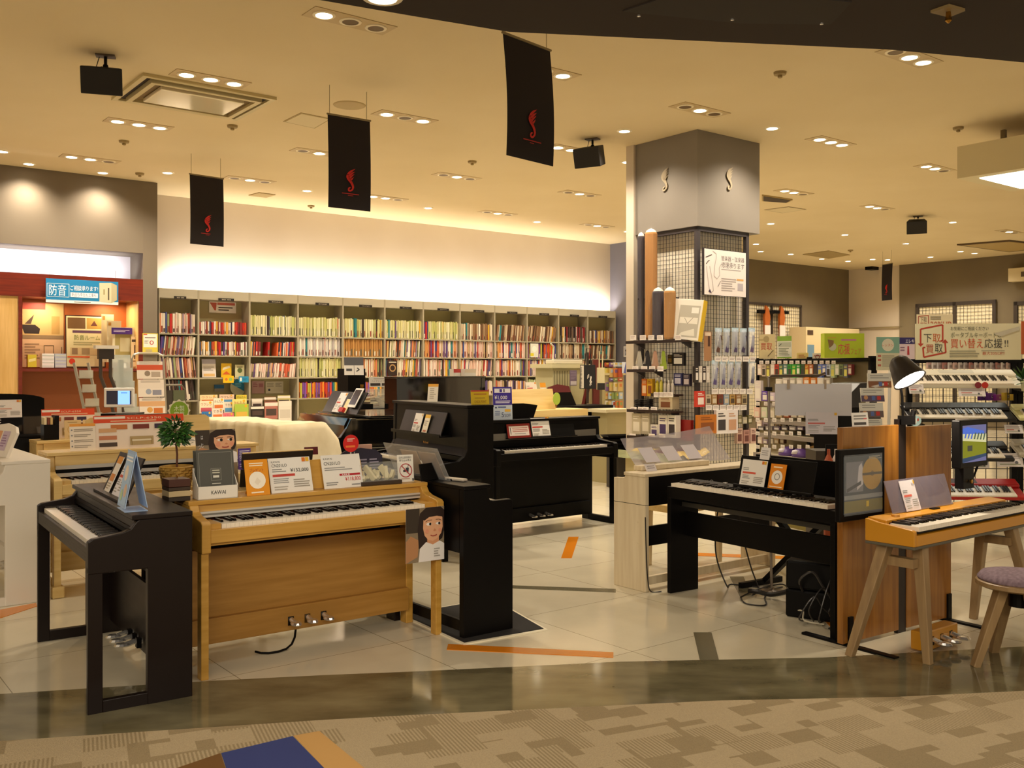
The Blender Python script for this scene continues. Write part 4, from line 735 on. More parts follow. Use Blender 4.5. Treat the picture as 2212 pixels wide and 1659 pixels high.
UK = [(432, 853, 470, 872, '#ecd8a8', 'ウクレレ', 'cream'), (474, 852, 506, 872, '#e8c8b0', 'ウクレレ', 'pink headed'), (510, 853, 533, 870, '#d8c84c', 'かんたん', 'yellow green'), (431, 866, 460, 893, '#f0e4c8', 'ウクレレ', 'cream with orange band'), (461, 860, 484, 886, '#f2e8d4', 'かんたん', 'white titled'),
      (484, 868, 504, 892, '#e8dcd0', 'できる', 'pale grey'), (502, 862, 533, 890, '#e4dc8c', 'かんたん', 'lime'), (436, 889, 457, 912, '#3a7ac0', 'ウクレレ', 'blue'), (458, 882, 482, 906, '#f0dcd0', 'できる', 'red lettered'), (482, 892, 505, 912, '#e07a8a', 'ウクレレ', 'rose'), (507, 873, 537, 903, '#a8c24c', '', 'green')]
for k, (x0, y0, x1, y1, c, tx, d) in enumerate(UK):
    psheet('songbook', f'{d} ukulele songbook low in the second bookcase, {nth(k)} of the display', 'book', x0, y0, x1, y1, v=BV-.02-.035*(k // 3), bg=c, items=([('t', .1, .62, .8, .2, tx, '#3a2418' if k % 3 else '#c03a2c'), ('r', .1, .1, .9, .45, ('#e07a3c', '#5a9ac8', '#d8b04c', '#c85a6a')[k % 4]), ('c', .8, .86, .1, '#e8b02c')])[0 if tx else 1:], t=.01, group='ukulele songbooks faced out')
psheet('shelf_notice', 'pinkish notice pasted inside the third bookcase', 'notice', 544, 823, 571, 850, v=BV+.29, bg='#b08a88', items=[lines(.1, .5, .5, .9, 3, '#8a4a54'), ('r', .55, .5, .9, .8, '#98606a')])
psheet('shelf_notice', 'white diagram notice pasted inside the third bookcase', 'notice', 574, 824, 612, 850, v=BV+.29, bg='#c4bca8', items=[lines(.08, .55, .45, .9, 3, '#8a8474'), lines(.55, .55, .92, .9, 3, '#8a8474'), ('c', .2, .3, .1, '#3a3a44')])
MG = [(544, 861, 567, 888, '#d0c4b8', 'pale'), (571, 857, 596, 882, '#8a6040', 'brown'), (600, 854, 627, 878, '#c8bc7c', 'olive'), (542, 877, 570, 902, '#2a2420', 'black banded'), (572, 868, 600, 905, '#b07064', 'rose topped'), (602, 866, 630, 912, '#e0d8cc', 'white striped')]
for x0, y0, x1, y1, c, d in MG: psheet('magazine', f'{d} magazine faced out low in the third bookcase', 'magazine', x0, y0, x1, y1, v=BV-.01-(.05 if y1 > 890 else 0), bg=c, items=[('r', 0, .75, 1, .95, '#e4dcd0'), ('r', .1, .2, .9, .6, '#4a3a34' if c != '#e0d8cc' else '#c8c0b4')], t=.01, group='magazines in the third bookcase')
psheet('songbook', 'dark songbook with a ring emblem faced out in the sixth bookcase', 'book', 838, 779, 858, 811, v=BV-.01, bg='#2c1c18', items=[('o', .5, .5, .25, .07, '#b08a5a'), ('r', .1, .85, .9, .93, '#c8bca8')], t=.012)
psheet('songbook', 'white character book faced out in the tenth bookcase', 'book', 1146, 742, 1163, 772, v=BV-.01, bg='#d8d8cc', items=[('c', .5, .6, .22, '#f0ece0'), ('r', .0, .1, .4, .3, '#d8c82c')], t=.012)
for x0, x1, c, d in ((980, 1003, '#b03a34', 'red'), (1004, 1028, '#c9b8a0', 'buff')): psheet('shelf_box', f'small {d} topped box on top of the glossy upright piano', 'box', x0, 797, x1, 813, Y=13.2, bg='#cfc8bc', items=[('r', 0, .5, 1, 1, c)], t=.1)
# ================================================================ left: display cabinet in the lit recess
CAB = wood('red_wood', '#5e1a0c', '#74240f', 'x', .35, .3); CABI = M('#a8561c', .6); CABD = M('#8a4a1c', .6); PALE = wood('pale_lining', '#c9a05c', '#d8b070', 'z')
t = thing('display_cabinet', 'red brown built-in display cabinet under the lit recess', 'cabinet', R(0, gv), AN)
def cu(px): return uv(onv(px, 700, gv))[0]
def cz_(px, py): return onv(px, py, gv).z
xr, xo1, xo0, xl, xf = ou, cu(300), cu(48), cu(40), cu(-260)
zt_, zo, zs = cz, cz_(170, 645), cz_(170, 796); D_ = .6
b = MB(); b.box(xf, xr, 0, .62, zo, zt_, CAB); b.build('fascia', t)
b = MB(); b.box(xo1, xr, 0, D_, 0, zo, CAB); b.build('stile', t); b = MB(); b.box(xl, xo0, 0, D_, 0, zo, CAB); b.build('stile', t)
b = MB(); b.box(xo0, xo1, 0, D_, zs-.04, zs, CAB); b.build('shelf', t); b = MB(); b.box(xo0, xo1, D_-.02, D_, zs, zo, CABI); b.build('back_panel', t)
b = MB(); b.box(xo0, xo1, D_-.2, D_-.18, 0, zs-.04, CABD); b.build('lower_panel', t)
b = MB(); b.box(xo1-.012, xo1, .02, D_, zs, zo, PALE); b.box(xo1-.012, xo1, .02, D_-.2, 0, zs-.05, PALE); b.build('side_lining', t)
b = MB(); b.box(xf, xl, D_-.02, D_, 0, zo, wood('honey_panel', '#a87a34', '#bd8c44', 'z')); b.box(xl-.3, xl, .02, D_-.02, 0, zo, PALE); b.build('left_lining', t)
b = MB(); b.box(xf, xl-.3, .05, .5, cz_(20, 778)-.02, cz_(20, 778), PALE); b.build('glass_shelf', t)
for px in (100, 240, -20): p = onv(px, 655, gv+.3); lamp('AREA', 'cabinet_lamp', (p.x, p.y, zo-.03), 5.5, (1, .80, .55), size=.25)
t = thing('hanging_sign', 'blue and white soundproofing sign hanging before the cabinet', 'sign', onv(179, 656, gv-.12), AN)
p0, p1 = onv(101, 640, gv-.12), onv(257, 640, gv-.12); w = (p1-p0).length; h = 52*p0.y/FX; b = MB(); b.box(-w/2, w/2, 0, .008, 0, h, M('#1f7fb4', .4))
b.build('panel', t); b = MB(); sheet_marks(b, w, h, [('r', 0, 0, 1, .12, '#f2efe8'), ('t', .04, .34, .23, .36, '防音', '#ffffff'), ('L', [(.015, .25), (.015, .8), (.31, .8), (.31, .25), (.015, .25)], .02, '#cfe4f0'), ('t', .33, .56, .38, .17, 'ご相談承ります!', '#ffffff'), ('r', .33, .26, .71, .46, '#f2f4f4'), ('t', .345, .31, .34, .12, '新品も中古も工事も', '#4a5a8a'), ('p', [(.73, .12), (.73, .92), (.9, .95), (.98, .85), (.98, .2), (.9, .08)], '#cfc6a4'), ('p', [(.9, .08), (.9, .95), (.98, .85), (.98, .2)], '#b8ae8a'), ('r', .785, .42, .81, .65, '#a89c74'), ('r', .85, .2, .87, .72, '#5a5240'), ('l', .38, .03, .64, .09, 1, '#666666')]); b.build('print', t)
b = MB(); b.tube([(-w*.45, .004, h), (-w*.45, .004, h+.16)], .003, BRASS, 5); b.build('hanger', t); b = MB(); b.tube([(w*.46, .004, h), (w*.46, .004, h+.16)], .003, BRASS, 5); b.build('hanger', t)
ROOM = [('r', 0, .48, 1, 1, '#c8a468'), ('r', 0, .9, .55, 1, '#b03a1c'), ('p', [(0, .6), (0, .66), (.3, .66), (.42, .6), (.4, .52), (.05, .52)], '#2a1c18'), ('p', [(.05, .67), (.28, .82), (.2, .67)], '#4a3428'), ('r', .7, .52, .9, .8, '#b08a4c'), ('r', 0, .44, 1, .5, '#8a7050'), lines(.05, .12, .42, .38, 6, '#a08060'), ('L', [(.52, .18), (.52, .34), (.75, .34), (.75, .18), (.52, .18)], .012, '#7a6040'), ('L', [(.85, .15), (.95, .15), (.95, .32)], .012, '#7a6040')]
psheet('room_poster', 'poster of a piano room on the left inside the cabinet', 'poster', 49, 655, 138, 793, v=gv+D_-.03, bg='#d8b088', items=ROOM)
psheet('framed_poster', 'dark framed soundproof room poster leaning in the cabinet', 'poster', 142, 681, 229, 794, v=gv+.42, bg='#3a1c14', items=[('r', .03, .02, .97, .98, '#d8cc9c'), ('r', .06, .74, .5, .95, '#6a4a24'), ('r', .53, .74, .93, .95, '#b08a3c'), ('p', [(.63, .8), (.8, .8), (.72, .9)], '#5a2a1c'), ('r', .18, .66, .9, .71, '#5a3a54'), ('t', .22, .53, .64, .08, '防音ルーム', '#6a7a2c'), lines(.2, .42, .86, .5, 2, '#a8a070'), ('r', .12, .24, .9, .38, '#c8b080'), ('r', .16, .25, .3, .37, '#8a7050'), ('r', .4, .25, .6, .37, '#98805a'), ('c', .16, .12, .055, '#d03a1c'), ('r', .05, .19, .6, .22, '#d8602c')], tilt=.04)
for k, (x0, x1, c, d) in enumerate(((219, 246, '#d8c8a0', 'hindmost'), (231, 262, '#e0d2ac', 'middle'), (243, 290, '#e8dcb8', 'front'))):
    psheet('plan_board', f'{d} of three cream floor plan boards in the cabinet', 'board', x0, 707-14*(2-k), x1, 782, v=gv+.3-.06*k, bg=c, items=[('r', .12, .1, .88, .88, '#a8985c'), ('r', .35, .3, .8, .7, '#d0c49c')] if k == 2 else [('r', .1, .88, .3, .96, '#c08a3c')])
psheet('purple_sign', 'purple topped cream sign above the floor plan boards', 'sign', 241, 708, 286, 722, v=gv+.15, bg='#4a2a80', items=[lines(.1, .3, .9, .7, 2, '#d8c8e8')])
psheet('column_sign', 'narrow upright sign at the right of the cabinet shelf', 'sign', 283, 727, 299, 792, v=gv+.12, bg='#e4c89c', items=[('r', .1, .82, .9, .9, '#4a3a2c'), ('r', .42, .25, .58, .72, '#5a3a2c'), ('r', 0, .17, 1, .2, '#7a4a24')])
psheet('name_card', 'blank white card on the cabinet shelf', 'card', 254, 784, 273, 795, v=gv+.1, bg='#f4ecdc', tilt=.3, strut=True)
psheet('yellow_pack', 'yellow pack on the left of the cabinet shelf', 'box', 60, 766, 79, 793, v=gv+.2, bg='#d8c83c', items=[('p', [(.1, .6), (.9, .75), (.9, .5), (.1, .4)], '#f0e89c')], t=.08)
for x0, x1, c, d in ((91, 117, '#f0f0ee', 'white'), (119, 143, '#b8c0d0', 'bluish')):
    p = onv((x0+x1)/2, 794, gv+.2); q = (onv(x1, 794, gv+.2)-onv(x0, 794, gv+.2)).length
    for k in range(4): b = MB(); b.box(-q/2, q/2, 0, .15, 0, .048, M(c, .4)); b.box(-q/2+.003, q/2-.003, -.001, .1, .012, .03, M('#c8d0c8', .5)); o = b.build('catalogue_pile', loc=p+Vector((0, 0, .0495*k)), rz=AN); tag(o, f'{d} catalogue bundle in the cabinet, {nth(k)} from the bottom of its pile', 'catalogue', 'catalogue bundles in the cabinet')
psheet('calendar_sign', 'yellow and white zero percent sign on the grey pier', 'sign', 308, 720, 341, 765, v=gv-.02, bg='#d8c44c', items=[('r', .06, .33, .94, .97, '#f2e6d8'), ('t', .45, .45, .28, .22, '0', '#b0302c'), lines(.12, .5, .4, .66, 3, '#7a7a7a'), lines(.15, .74, .85, .84, 1, '#7a6a6a'), lines(.2, .1, .8, .24, 3, '#b8b0a0'), ('r', .06, .92, .3, .97, '#c8402c')])
t = thing('saxophone', 'brass saxophone on a stand at the left edge of the cabinet', 'saxophone', onv(2, 845, gv+.2)*1, AN); t.location.z = 0; GOLD = M('#c8901c', .2, 1.0)
zb_ = onv(2, 840, gv+.2).z; b = MB(); b.tube([(.0, 0, zb_+.62), (.04, 0, zb_+.66), (.03, 0, zb_+.58), (.0, 0, zb_+.1), (-.03, 0, zb_+.02), (-.09, 0, zb_+.04), (-.11, 0, zb_+.14)], .018, GOLD, 10, .045); b.build('body', t, smooth=True)
b = MB(); b.lathe([(.04, 0), (.055, .1), (.075, .15), (.074, .152), (.05, .1)], GOLD, (-.115, 0, zb_+.12), 14); b.build('bell', t); b = MB(); b.tube([(0, .04, 0), (0, .04, zb_+.3)], .01, BLK, 6); b.box(-.15, .1, -.1, .15, 0, .02, BLK); b.build('stand', t)
# leaflet racks, tablet stand, badge in front of the cabinet
ALU = M('#b4ac9c', .35, .7)
t = thing('leaflet_rack', 'silver folding leaflet rack with a rounded frame beside the grey pier', 'leaflet rack', P(332, 940, 12.4), AN-.1); t.location.z = 0
b = MB(); pts = [(-.20, .1, .7), (-.235, .13, 1.2), (-.235, .17, 1.62), (-.21, .18, 1.67), (-.15, .18, 1.69), (.09, .18, 1.69), (.15, .18, 1.66), (.16, .17, 1.6), (.17, .13, 1.2), (.19, .1, .7)]; b.tube([(-.18, 0, 0)]+pts+[(.2, 0, 0)], .014, ALU); b.build('frame', t)
for k in range(5):
    z = 1.36-.235*k; b = MB(); b.T = Matrix.Translation((-.02+.012*k, .12-.02*k, z)) @ Matrix.Rotation(-.12, 4, 'X'); w = .32
    b.box(-w/2, w/2, 0, .01, 0, .225, M('#e4d8cc', .5)); sheet_marks(b, w, .225, [('r', 0, .5, 1, .8, ('#c8502c', '#e0d4c8', '#d8a878', '#d8d0cc', '#e0d8d0')[k]), lines(.1, .82, .9, .96, 2, '#a09488'), ('c', .4, .3, .16, ('#8a7a6a', '#9aa0b0', '#d8a050', '#6a6a7a', '#b8a898')[k]), ('r', .55, .1, .9, .4, ('#b0a090', '#8a8a9a', '#c8702c', '#5a5a5a', '#b8b0a8')[k])]); b.build('leaflet', t)
t = thing('leaflet_rack', 'dark framed leaflet rack standing before the first bookcase', 'leaflet rack', P(378, 940, 12.9), AN); t.location.z = 0
b = MB(); b.tube([(-.15, 0, 0), (-.2, .1, 1.2), (-.17, .1, 1.27), (.12, .1, 1.27), (.17, .1, 1.2), (.15, 0, 0)], .014, M('#6a6458', .4, .6)); b.build('frame', t)
b = MB(); b.box(-.16, .0, .08, .1, .8, 1.2, M('#3a342c', .5)); b.build('panel', t); b = MB(); b.box(.0, .15, .06, .1, .75, 1.2, M('#5a6048', .4)); b.build('panel', t)
t = thing('leaflet_ladder', 'leaning clear leaflet ladder before the display cabinet', 'leaflet rack', P(225, 940, 11.6), AN); t.location.z = 0
b = MB()
for x in (-.12, .04): b.beam((x+.1, 0, 0), (x-.16, .25, 1.56), .02, .03, ALU)
b.build('rail', t)
for k in range(7): z = .35+.17*k; b = MB(); dx = .1-.26*z/1.6; b.box(-.12+dx, .04+dx, .25*z/1.6-.05, .25*z/1.6-.045, z, z+.1, glass('#d0cfc0', .45)); b.box(-.12+dx, .04+dx, .25*z/1.6-.05, .25*z/1.6, z, z+.008, ALU); b.build('pocket', t)
t = thing('easel_stand', 'dark two post display stand with a white cap by the leaflet ladder', 'display stand', P(235, 940, 11.2), AN); t.location.z = 0
b = MB()
for x in (-.07, .04): b.tube([(x+.3, 0, 0), (x+.12, .05, 1.05), (x, .08, 1.4), (x, .08, 1.70)], .02, M('#3c3026', .4))
b.build('post', t); b = MB(); b.box(-.1, .07, .03, .11, 1.6, 1.72, M('#2c221c', .4)); b.build('clamp', t); b = MB(); b.box(-.14, .12, .02, .12, 1.72, 1.76, M('#e0d8cc', .5)); b.build('cap', t)
b = MB(); b.box(.1, .5, -.1, .2, 0, .02, BLK); b.build('base', t)
t = thing('brochure_holder', 'clear tiered brochure holder right of the leaflet ladder', 'brochure holder', P(262, 940, 11.9), AN); t.location.z = 0
b = MB(); b.box(-.03, .03, 0, .06, 0, 1.6, ALU); b.build('post', t)
for k in range(5): b = MB(); b.box(-.13+.02*k, .1+.02*k, -.03-.02*k, .0, 1.5-.16*k, 1.66-.16*k, glass('#cfd8d4', .5)); b.build('pocket', t)
t = thing('tablet_stand', 'white tablet with a lit blue screen on a black pedestal', 'tablet', P(257, 890, 9.6), .1); t.location.z = 0
zt2 = H-(880-HY)/FX*9.6; b = MB(); b.box(-.147, .147, 0, .02, zt2, zt2+.195, M('#eeeae4', .35)); b.build('body', t, .012)
b = MB(); b.T = Matrix.Translation((0, 0, zt2)); b.poly([(-.12, -.001, .03), (.12, -.001, .03), (.12, -.001, .165), (-.12, -.001, .165)], E('#23222e', .3)); b.poly([(-.01, -.002, .03), (.105, -.002, .03), (.105, -.002, .165), (-.01, -.002, .165)], E('#6f9be8', 1.1)); b.poly([(.02, -.003, .14), (.08, -.003, .14), (.08, -.003, .15), (.02, -.003, .15)], E('#3a6ad8', 1.0)); b.build('screen', t)
b = MB(); b.box(-.02, .02, .0, .02, zt2-.06, zt2, M('#e0dcd4', .4)); b.build('neck', t); b = MB(); b.box(-.16, .17, -.05, .28, 0, zt2-.06, BLK); b.build('pedestal', t)
t = thing('recommendation_badge', 'green scalloped badge on a stick above the catalogue board', 'badge', on(PB, .93, .37, .9275), AN+.0)
zz = .09; b = MB(); b.prism([((.078+.006*math.cos(a*math.pi))*math.cos(a*.2618), zz+.16+(.078+.006*math.cos(a*math.pi))*math.sin(a*.2618)) for a in range(24)], -.002, 0, M('#efe8cc', .5), 'y'); b.T = Matrix.Translation((0, -.0022, zz+.08)); sheet_marks(b, .16, .16, [('c', .5, .5, .42, '#8ab02c'), ('t', .26, .5, .48, .2, '木製', '#eef2d8'), ('t', .26, .22, .48, .2, '鍵盤', '#eef2d8')]); b.build('disc', t)
b = MB(); b.box(-.016, .016, .0, .004, 0, zz+.1, M('#8a3a20', .5)); b.build('stick', t)
# counter, pedestal and signs behind the grand piano
t = thing('dark_counter', 'black counter with clear bins behind the small grand piano', 'counter', P(830, 930, 13.6), AN); t.location.z = 0
b = MB(); b.box(-.45, .75, 0, .6, 0, .93, BLK); b.build('body', t)
for x in (-.42, .05): b = MB(); b.box(x, x+.44, .02, .5, .93, 1.2, glass('#c8c4b8', .25)); b.build('clear_bin', t); b = MB(); [b.beam((x+.04, .08+.05*k, .96+.03*k), (x+.40, .12+.04*k, .97+.035*k), .03, .012, M(('#6a4a30', '#d8c8a0', '#3a2a20', '#b08a5c')[k % 4], .6)) for k in range(6)]; b.build('hammer_model', t)
psheet('info_sign', 'grey hybrid piano information sign on the black counter', 'sign', 798, 814, 849, 836, Y=13.55, bg='#bdb8b0', items=[('t', .12, .5, .76, .16, 'ハイブリッドグランド', '#3a3630'), ('r', .05, .12, .47, .38, '#2a2220'), ('r', .53, .12, .95, .38, '#2a2220'), lines(.2, .75, .8, .88, 1, '#8a857c')], rz=AN, tilt=.1, strut=True)
psheet('small_sign', 'white and violet card on the glossy upright by the counter', 'sign', 867, 816, 888, 835, Y=12.6, bg='#dcdcdc', items=[('r', 0, .7, 1, .95, '#4a4a8a'), lines(.2, .2, .8, .6, 3, '#9a9ab0')], rz=AN)
psheet('small_sign', 'red and white card behind the grey information sign', 'sign', 849, 816, 859, 833, Y=14.0, bg='#e0d4c8', items=[('r', .1, .3, .9, .9, '#c03a2c')], rz=AN)
t = thing('display_pedestal', 'tall black pedestal behind the small grand piano', 'pedestal', P(775, 930, 12.8), AN); t.location.z = 0
b = MB(); b.box(-.16, .1, 0, .3, 0, 1.49, BLK); b.build('post', t); b = MB(); b.box(.02, .07, -.002, 0, 1.22, 1.28, BRASS); b.build('plaque', t); b = MB(); b.box(-.28, .16, -.1, .35, .95, 1.02, BLK); b.build('shelf', t)
for k in range(3): b = MB(); b.box(-.24, .13, -.08, .2, 1.025+.025*k, 1.045+.025*k, M(('#5a4a3a', '#c8b890', '#8a6a4a')[k], .5)); b.build('sample', t)
psheet('slanted_sign', 'slanted grey picture sign on the tall black pedestal', 'sign', 744, 772, 786, 810, Y=12.6, bg='#c4bfb8', items=[('r', 0, .55, 1, 1, '#3c3a3c'), ('r', .5, 0, .52, .55, '#3c3a3c'), ('r', .1, .22, .4, .36, '#2a2a2a'), ('L', [(.62, .2), (.78, .3), (.66, .4)], .06, '#2a2a2a')], rz=.25, tilt=.3)
# on the grand piano's rest
sheet('price_card', 'white price card on the rest of the small grand piano', 'price card', .2, .23, '#eae6e2', price('', ''), on(PT, .62, .41, 1.03), PT.rotation_euler.z, .5)
t = thing('small_tablet', 'white framed small tablet on the rest of the small grand piano', 'tablet', on(PT, 1.03, .39, 1.05), PT.rotation_euler.z); b = MB(); b.T = Matrix.Rotation(-.5, 4, 'X'); b.box(-.1, .1, 0, .01, 0.05, .27, M('#e4e2e0', .4)); b.build('body', t, .004); b = MB(); b.T = Matrix.Rotation(-.5, 4, 'X'); b.box(-.08, .08, -.002, 0, .08, .25, M('#2a1c1c', .15)); b.build('screen', t)
t = thing('card_pile', 'red and cream card pile on the rest of the small grand piano', 'card', on(PT, .86, .40, 1.03), PT.rotation_euler.z); b = MB(); b.T = Matrix.Rotation(-.5, 4, 'X'); b.box(-.06, .06, 0, .006, 0, .16, M('#e8d8a8', .5)); b.box(-.08, .03, -.03, -.0, 0, .05, M('#b8201c', .4)); b.build('cards', t)
# ================================================================ pillar with wire grid displays
C0 = P(1507, 798, 11.06); C0.z = 0; uC, vC = uv(C0)
HEAD = noisy('pillar_paint', '#7d756b', '#837b71', (1, 1, 1), .7, 3, .8); IRON = M('#3a3436', .45); WIRE = M('#2c2624', .5); zb = 3.13
t = thing('pillar', 'square grey headed pillar with an iron frame of wire grids', 'pillar', C0, AN); t['kind'] = 'structure'; t.name = 'pillar'
b = MB(); b.box(0, 1.13, 0, 1.0, zb, CEIL, HEAD); b.build('head', t, .004)
b = MB(); b.box(.13, .95, .13, .98, 0, zb, M('#efe6d2', .7)); b.build('core', t)
b = MB(); b.box(-.03, .10, 1.0, 1.13, 0, CEIL, CREAM); b.build('corner_strip', t)
for x, y in ((.02, .02), (.90, .02), (.02, .92)): b = MB(); b.box(x, x+.05, y, y+.05, 0, zb, IRON); b.build('post', t)
b = MB(); b.box(.02, .95, .02, .07, zb-.05, zb, IRON); b.box(.02, .07, .02, .97, zb-.05, zb, IRON); b.build('top_rail', t)
for f in (0, 1):
    b = MB(); g = .05; q = .0016
    for k in range(1, 17):
        s = .07+g*k; a = (s-q, s+q, .034, .039) if f == 0 else (.034, .039, s-q, s+q); b.box(a[0], a[1], a[2], a[3], .25, zb-.05, WIRE)
    for k in range(57):
        z = .28+g*k; a = (.07, .90, .030, .034) if f == 0 else (.030, .034, .07, .92); b.box(a[0], a[1], a[2], a[3], z-q, z+q, WIRE)
    b.build('wire_grid', t)
# winged note emblem (shared by pillar and banners)
def emblem(mb, cx, z, h, y, m):
    def add(pts): mb.poly([(cx+(a-.27)*h*.95, y, z+c*h) for a, c in pts], m)
    add([(.08, .72), (.16, .84), (.30, .94), (.52, 1.02), (.36, .88), (.22, .76)]); add([(.10, .68), (.22, .755), (.34, .84), (.50, .90), (.38, .78), (.24, .66)])
    add([(.13, .62), (.24, .655), (.36, .74), (.48, .79), (.36, .66), (.26, .56)]); add([(.17, .55), (.28, .555), (.38, .62), (.45, .67), (.38, .55), (.30, .46)])
    add([(.08, .73), (.055, .62), (.10, .52), (.18, .44), (.26, .37), (.32, .28), (.42, .34), (.36, .44), (.29, .53), (.20, .64)])
    add([(.32, .28), (.42, .34), (.455, .22), (.42, .11), (.34, .03), (.24, -.01), (.15, .02), (.13, .10), (.18, .18), (.27, .21), (.28, .16), (.21, .12), (.22, .07), (.29, .075), (.345, .14), (.345, .22)])
SILV = M('#a5977f', .4)
for f in (0, 1):
    b = MB(); e = MB()
    if f == 0: b.T = Matrix.Translation((.545, 0, 0))
    else: b.T = Matrix.Translation((0, .50, 0)) @ Matrix.Rotation(-math.pi/2, 4, 'Z')
    for k in range(4): emblem(b, 0, 3.60, .27, -.006-.004*k, SILV)
    b.build('emblem', t)
def tags(name_, n, y, plane, xs, key, grp):
    for k, x in enumerate(xs):
        psheet('price_tag', f'small white price tag, {nth(k)} from left {grp}', 'price tag', x, y, x+13, y+11, bg='#eee6e0', items=[('l', .1, .3, .9, .8, 2, '#b8a8a8')], group='price tags '+grp, **{key: plane})
uL = uC-.02
# shelves on the left face
def wshelf(x0, x1, y, dep, label, m=None):
    p0, p1 = onu(x0, y, uL), onu(x1, y, uL); L_ = (p1-p0).length; t = thing('wall_shelf', label, 'shelf', (p1.x, p1.y, p0.z*.5+p1.z*.5), AN)
    b = MB(); b.box(-dep, 0, 0, L_, -.018, 0, m or M('#3a2620', .4)); b.box(-dep-.006, -dep, 0, L_, -.028, .008, M('#2a1c18', .4)); b.build('board', t)
    for yy in (.06, L_-.1): b = MB(); b.prism([(-dep*.8, -.018), (0, -.018), (0, -.09)], yy, yy+.02, IRON, 'y'); b.build('bracket', t)
    return t
wshelf(1380, 1502, 737, .22, 'brown shelf carrying cloth rolls on the left face of the pillar')
wshelf(1380, 1440, 799, .2, 'brown shelf of metronomes on the left face of the pillar')
wshelf(1424, 1476, 851, .14, 'short brown shelf of small bottles on the pillar')
wshelf(1380, 1476, 886, .2, 'brown shelf of coiled cables on the pillar')
wshelf(1380, 1470, 943, .2, 'lowest brown shelf with white boxes on the pillar')
ux = uC-.15
for x0, x1, y0, c, d in ((1377, 1393, 505, '#2a2230', 'tall black'), (1393, 1420, 497, '#b07a3c', 'tall tan'), (1409, 1435, 625, '#2c2434', 'short black'), (1434, 1460, 624, '#a8783c', 'short tan')):
    p = onu((x0+x1)/2, 733, ux+.02*(y0 > 600 and -2)); zt2 = onu((x0+x1)/2, y0, ux).z; r = (x1-x0)*p.y/FX/2
    t = thing('cloth_roll', f'{d} wrapped cloth roll standing on the pillar shelf', 'roll', p); h = zt2-p.z
    b = MB(); b.lathe([(r*.9, 0), (r, .02), (r*.97, h*.5), (r*1.0, h-.05), (r*.9, h-.03)], noisy('cloth_'+d.replace(' ', '_'), c, c, (1, 1, 1), .8), n=14); b.build('cloth', t)
    b = MB(); b.lathe([(r*1.04, .0), (r*1.05, h*.5), (r*1.06, h-.03), (r*.5, h+.02), (.002, h+.04)], glass('#f0e8dc', .05), n=12); b.build('wrap', t)
    b = MB(); b.lathe([(r*.9, h-.035), (r*.7, h-.005), (.002, h+.02)], M('#ece2d0', .6), n=12); b.build('cap', t)
p0, p1 = onu(1379, 646, ux-.05), onu(1466, 644, uL); t = tag(MB().tube([p0, p0+Vector((.02, .05, 0)), p1], .008, BLK, 6).build('elastic_cord'), 'black elastic cord strapped across the cloth rolls', 'cord')
t = thing('kit_box', 'white window box with a yellow side leaning on the pillar shelf', 'box', onu(1480, 734, uC-.16), AN-math.pi/2+.3)
b = MB(); b.T = Matrix.Rotation(-.12, 4, 'X') @ Matrix.Rotation(.1, 4, 'Y'); b.box(-.2, .16, 0, .1, 0, .47, M('#e6e0d4', .5)); b.build('box', t, .004)
b = MB(); b.T = Matrix.Rotation(-.12, 4, 'X') @ Matrix.Rotation(.1, 4, 'Y'); b.box(.16, .164, .0, .1, 0, .47, M('#e0b818', .5)); b.build('yellow_side', t)
b = MB(); b.T = Matrix.Rotation(-.12, 4, 'X') @ Matrix.Rotation(.1, 4, 'Y'); sheet_marks(b, .3, .42, [('r', .1, .08, .95, .95, '#b8b2a4'), ('r', .15, .45, .9, .62, '#e4ded0'), ('p', [(.2, .12), (.85, .12), (.8, .32), (.3, .2)], '#ded8c8'), ('r', .6, .74, .9, .9, '#e8e4da'), ('L', [(.35, .6), (.5, .45), (.7, .62)], .012, '#7a746a')]); b.build('print', t)
tags('', 5, 724, uC-.26, (1361, 1382, 1400, 1419, 1458), 'u', 'under the cloth rolls')
for k, (x0, x1, c, d) in enumerate(((1372, 1390, '#e4dccc', 'white'), (1389, 1408, '#2a2426', 'black'), (1406, 1424, '#d8a890', 'pink'), (1425, 1441, '#a8c030', 'lime'))):
    p = onu((x0+x1)/2, 797, uC-.13); w = (x1-x0)*p.y/FX*.5; h = 40*p.y/FX; t = thing('metronome', f'{d} pyramid metronome on the pillar shelf', 'metronome', p, AN-math.pi/2)
    b = MB(); b.lathe([(w*1.3, 0), (w*1.3, .02), (w*.5, h*.95), (.002, h)], M(c, .4), n=4); b.build('case', t); b = MB(); b.T = Matrix.Rotation(.0, 4, 'X'); b.poly([(-w*.3, -w*1.02, .06), (w*.3, -w*1.02, .06), (w*.15, -w*.62, h*.7), (-w*.15, -w*.62, h*.7)], M('#d8d0c4' if d != 'white' else '#c8b898', .5)); b.build('dial', t)
tags('', 4, 791, uC-.22, (1366, 1385, 1402, 1420), 'u', 'under the metronomes')
def packs(lst, key, plane, cat, tail, name='product_pack', dep=.04, grp=None):
    for x0, y0, x1, y1, c, c2, d in lst:
        psheet(name, f'{d} {tail}', cat, x0, y0, x1, y1, bg=c, items=[('r', .15, .15, .85, .6, c2), ('l', .15, .7, .85, .9, 2, c2)], t=dep, group=grp or cat+' '+tail, **{key: plane})
packs([(1442, 766, 1452, 786, '#3a2c1c', '#8a6a2c', 'black and gold box'), (1452, 762, 1477, 790, '#1a1618', '#d8d4cc', 'large black box with a white window')], 'u', uC-.06, 'box', 'hanging above the bottle shelf on the pillar')
packs([(1455, 806, 1473, 833, '#26285a', '#c8c4d8', 'left dark blue box'), (1475, 808, 1490, 834, '#2a2238', '#c0b4b8', 'right dark blue box')], 'u', uC-.05, 'box', 'hanging beside the pillar post')
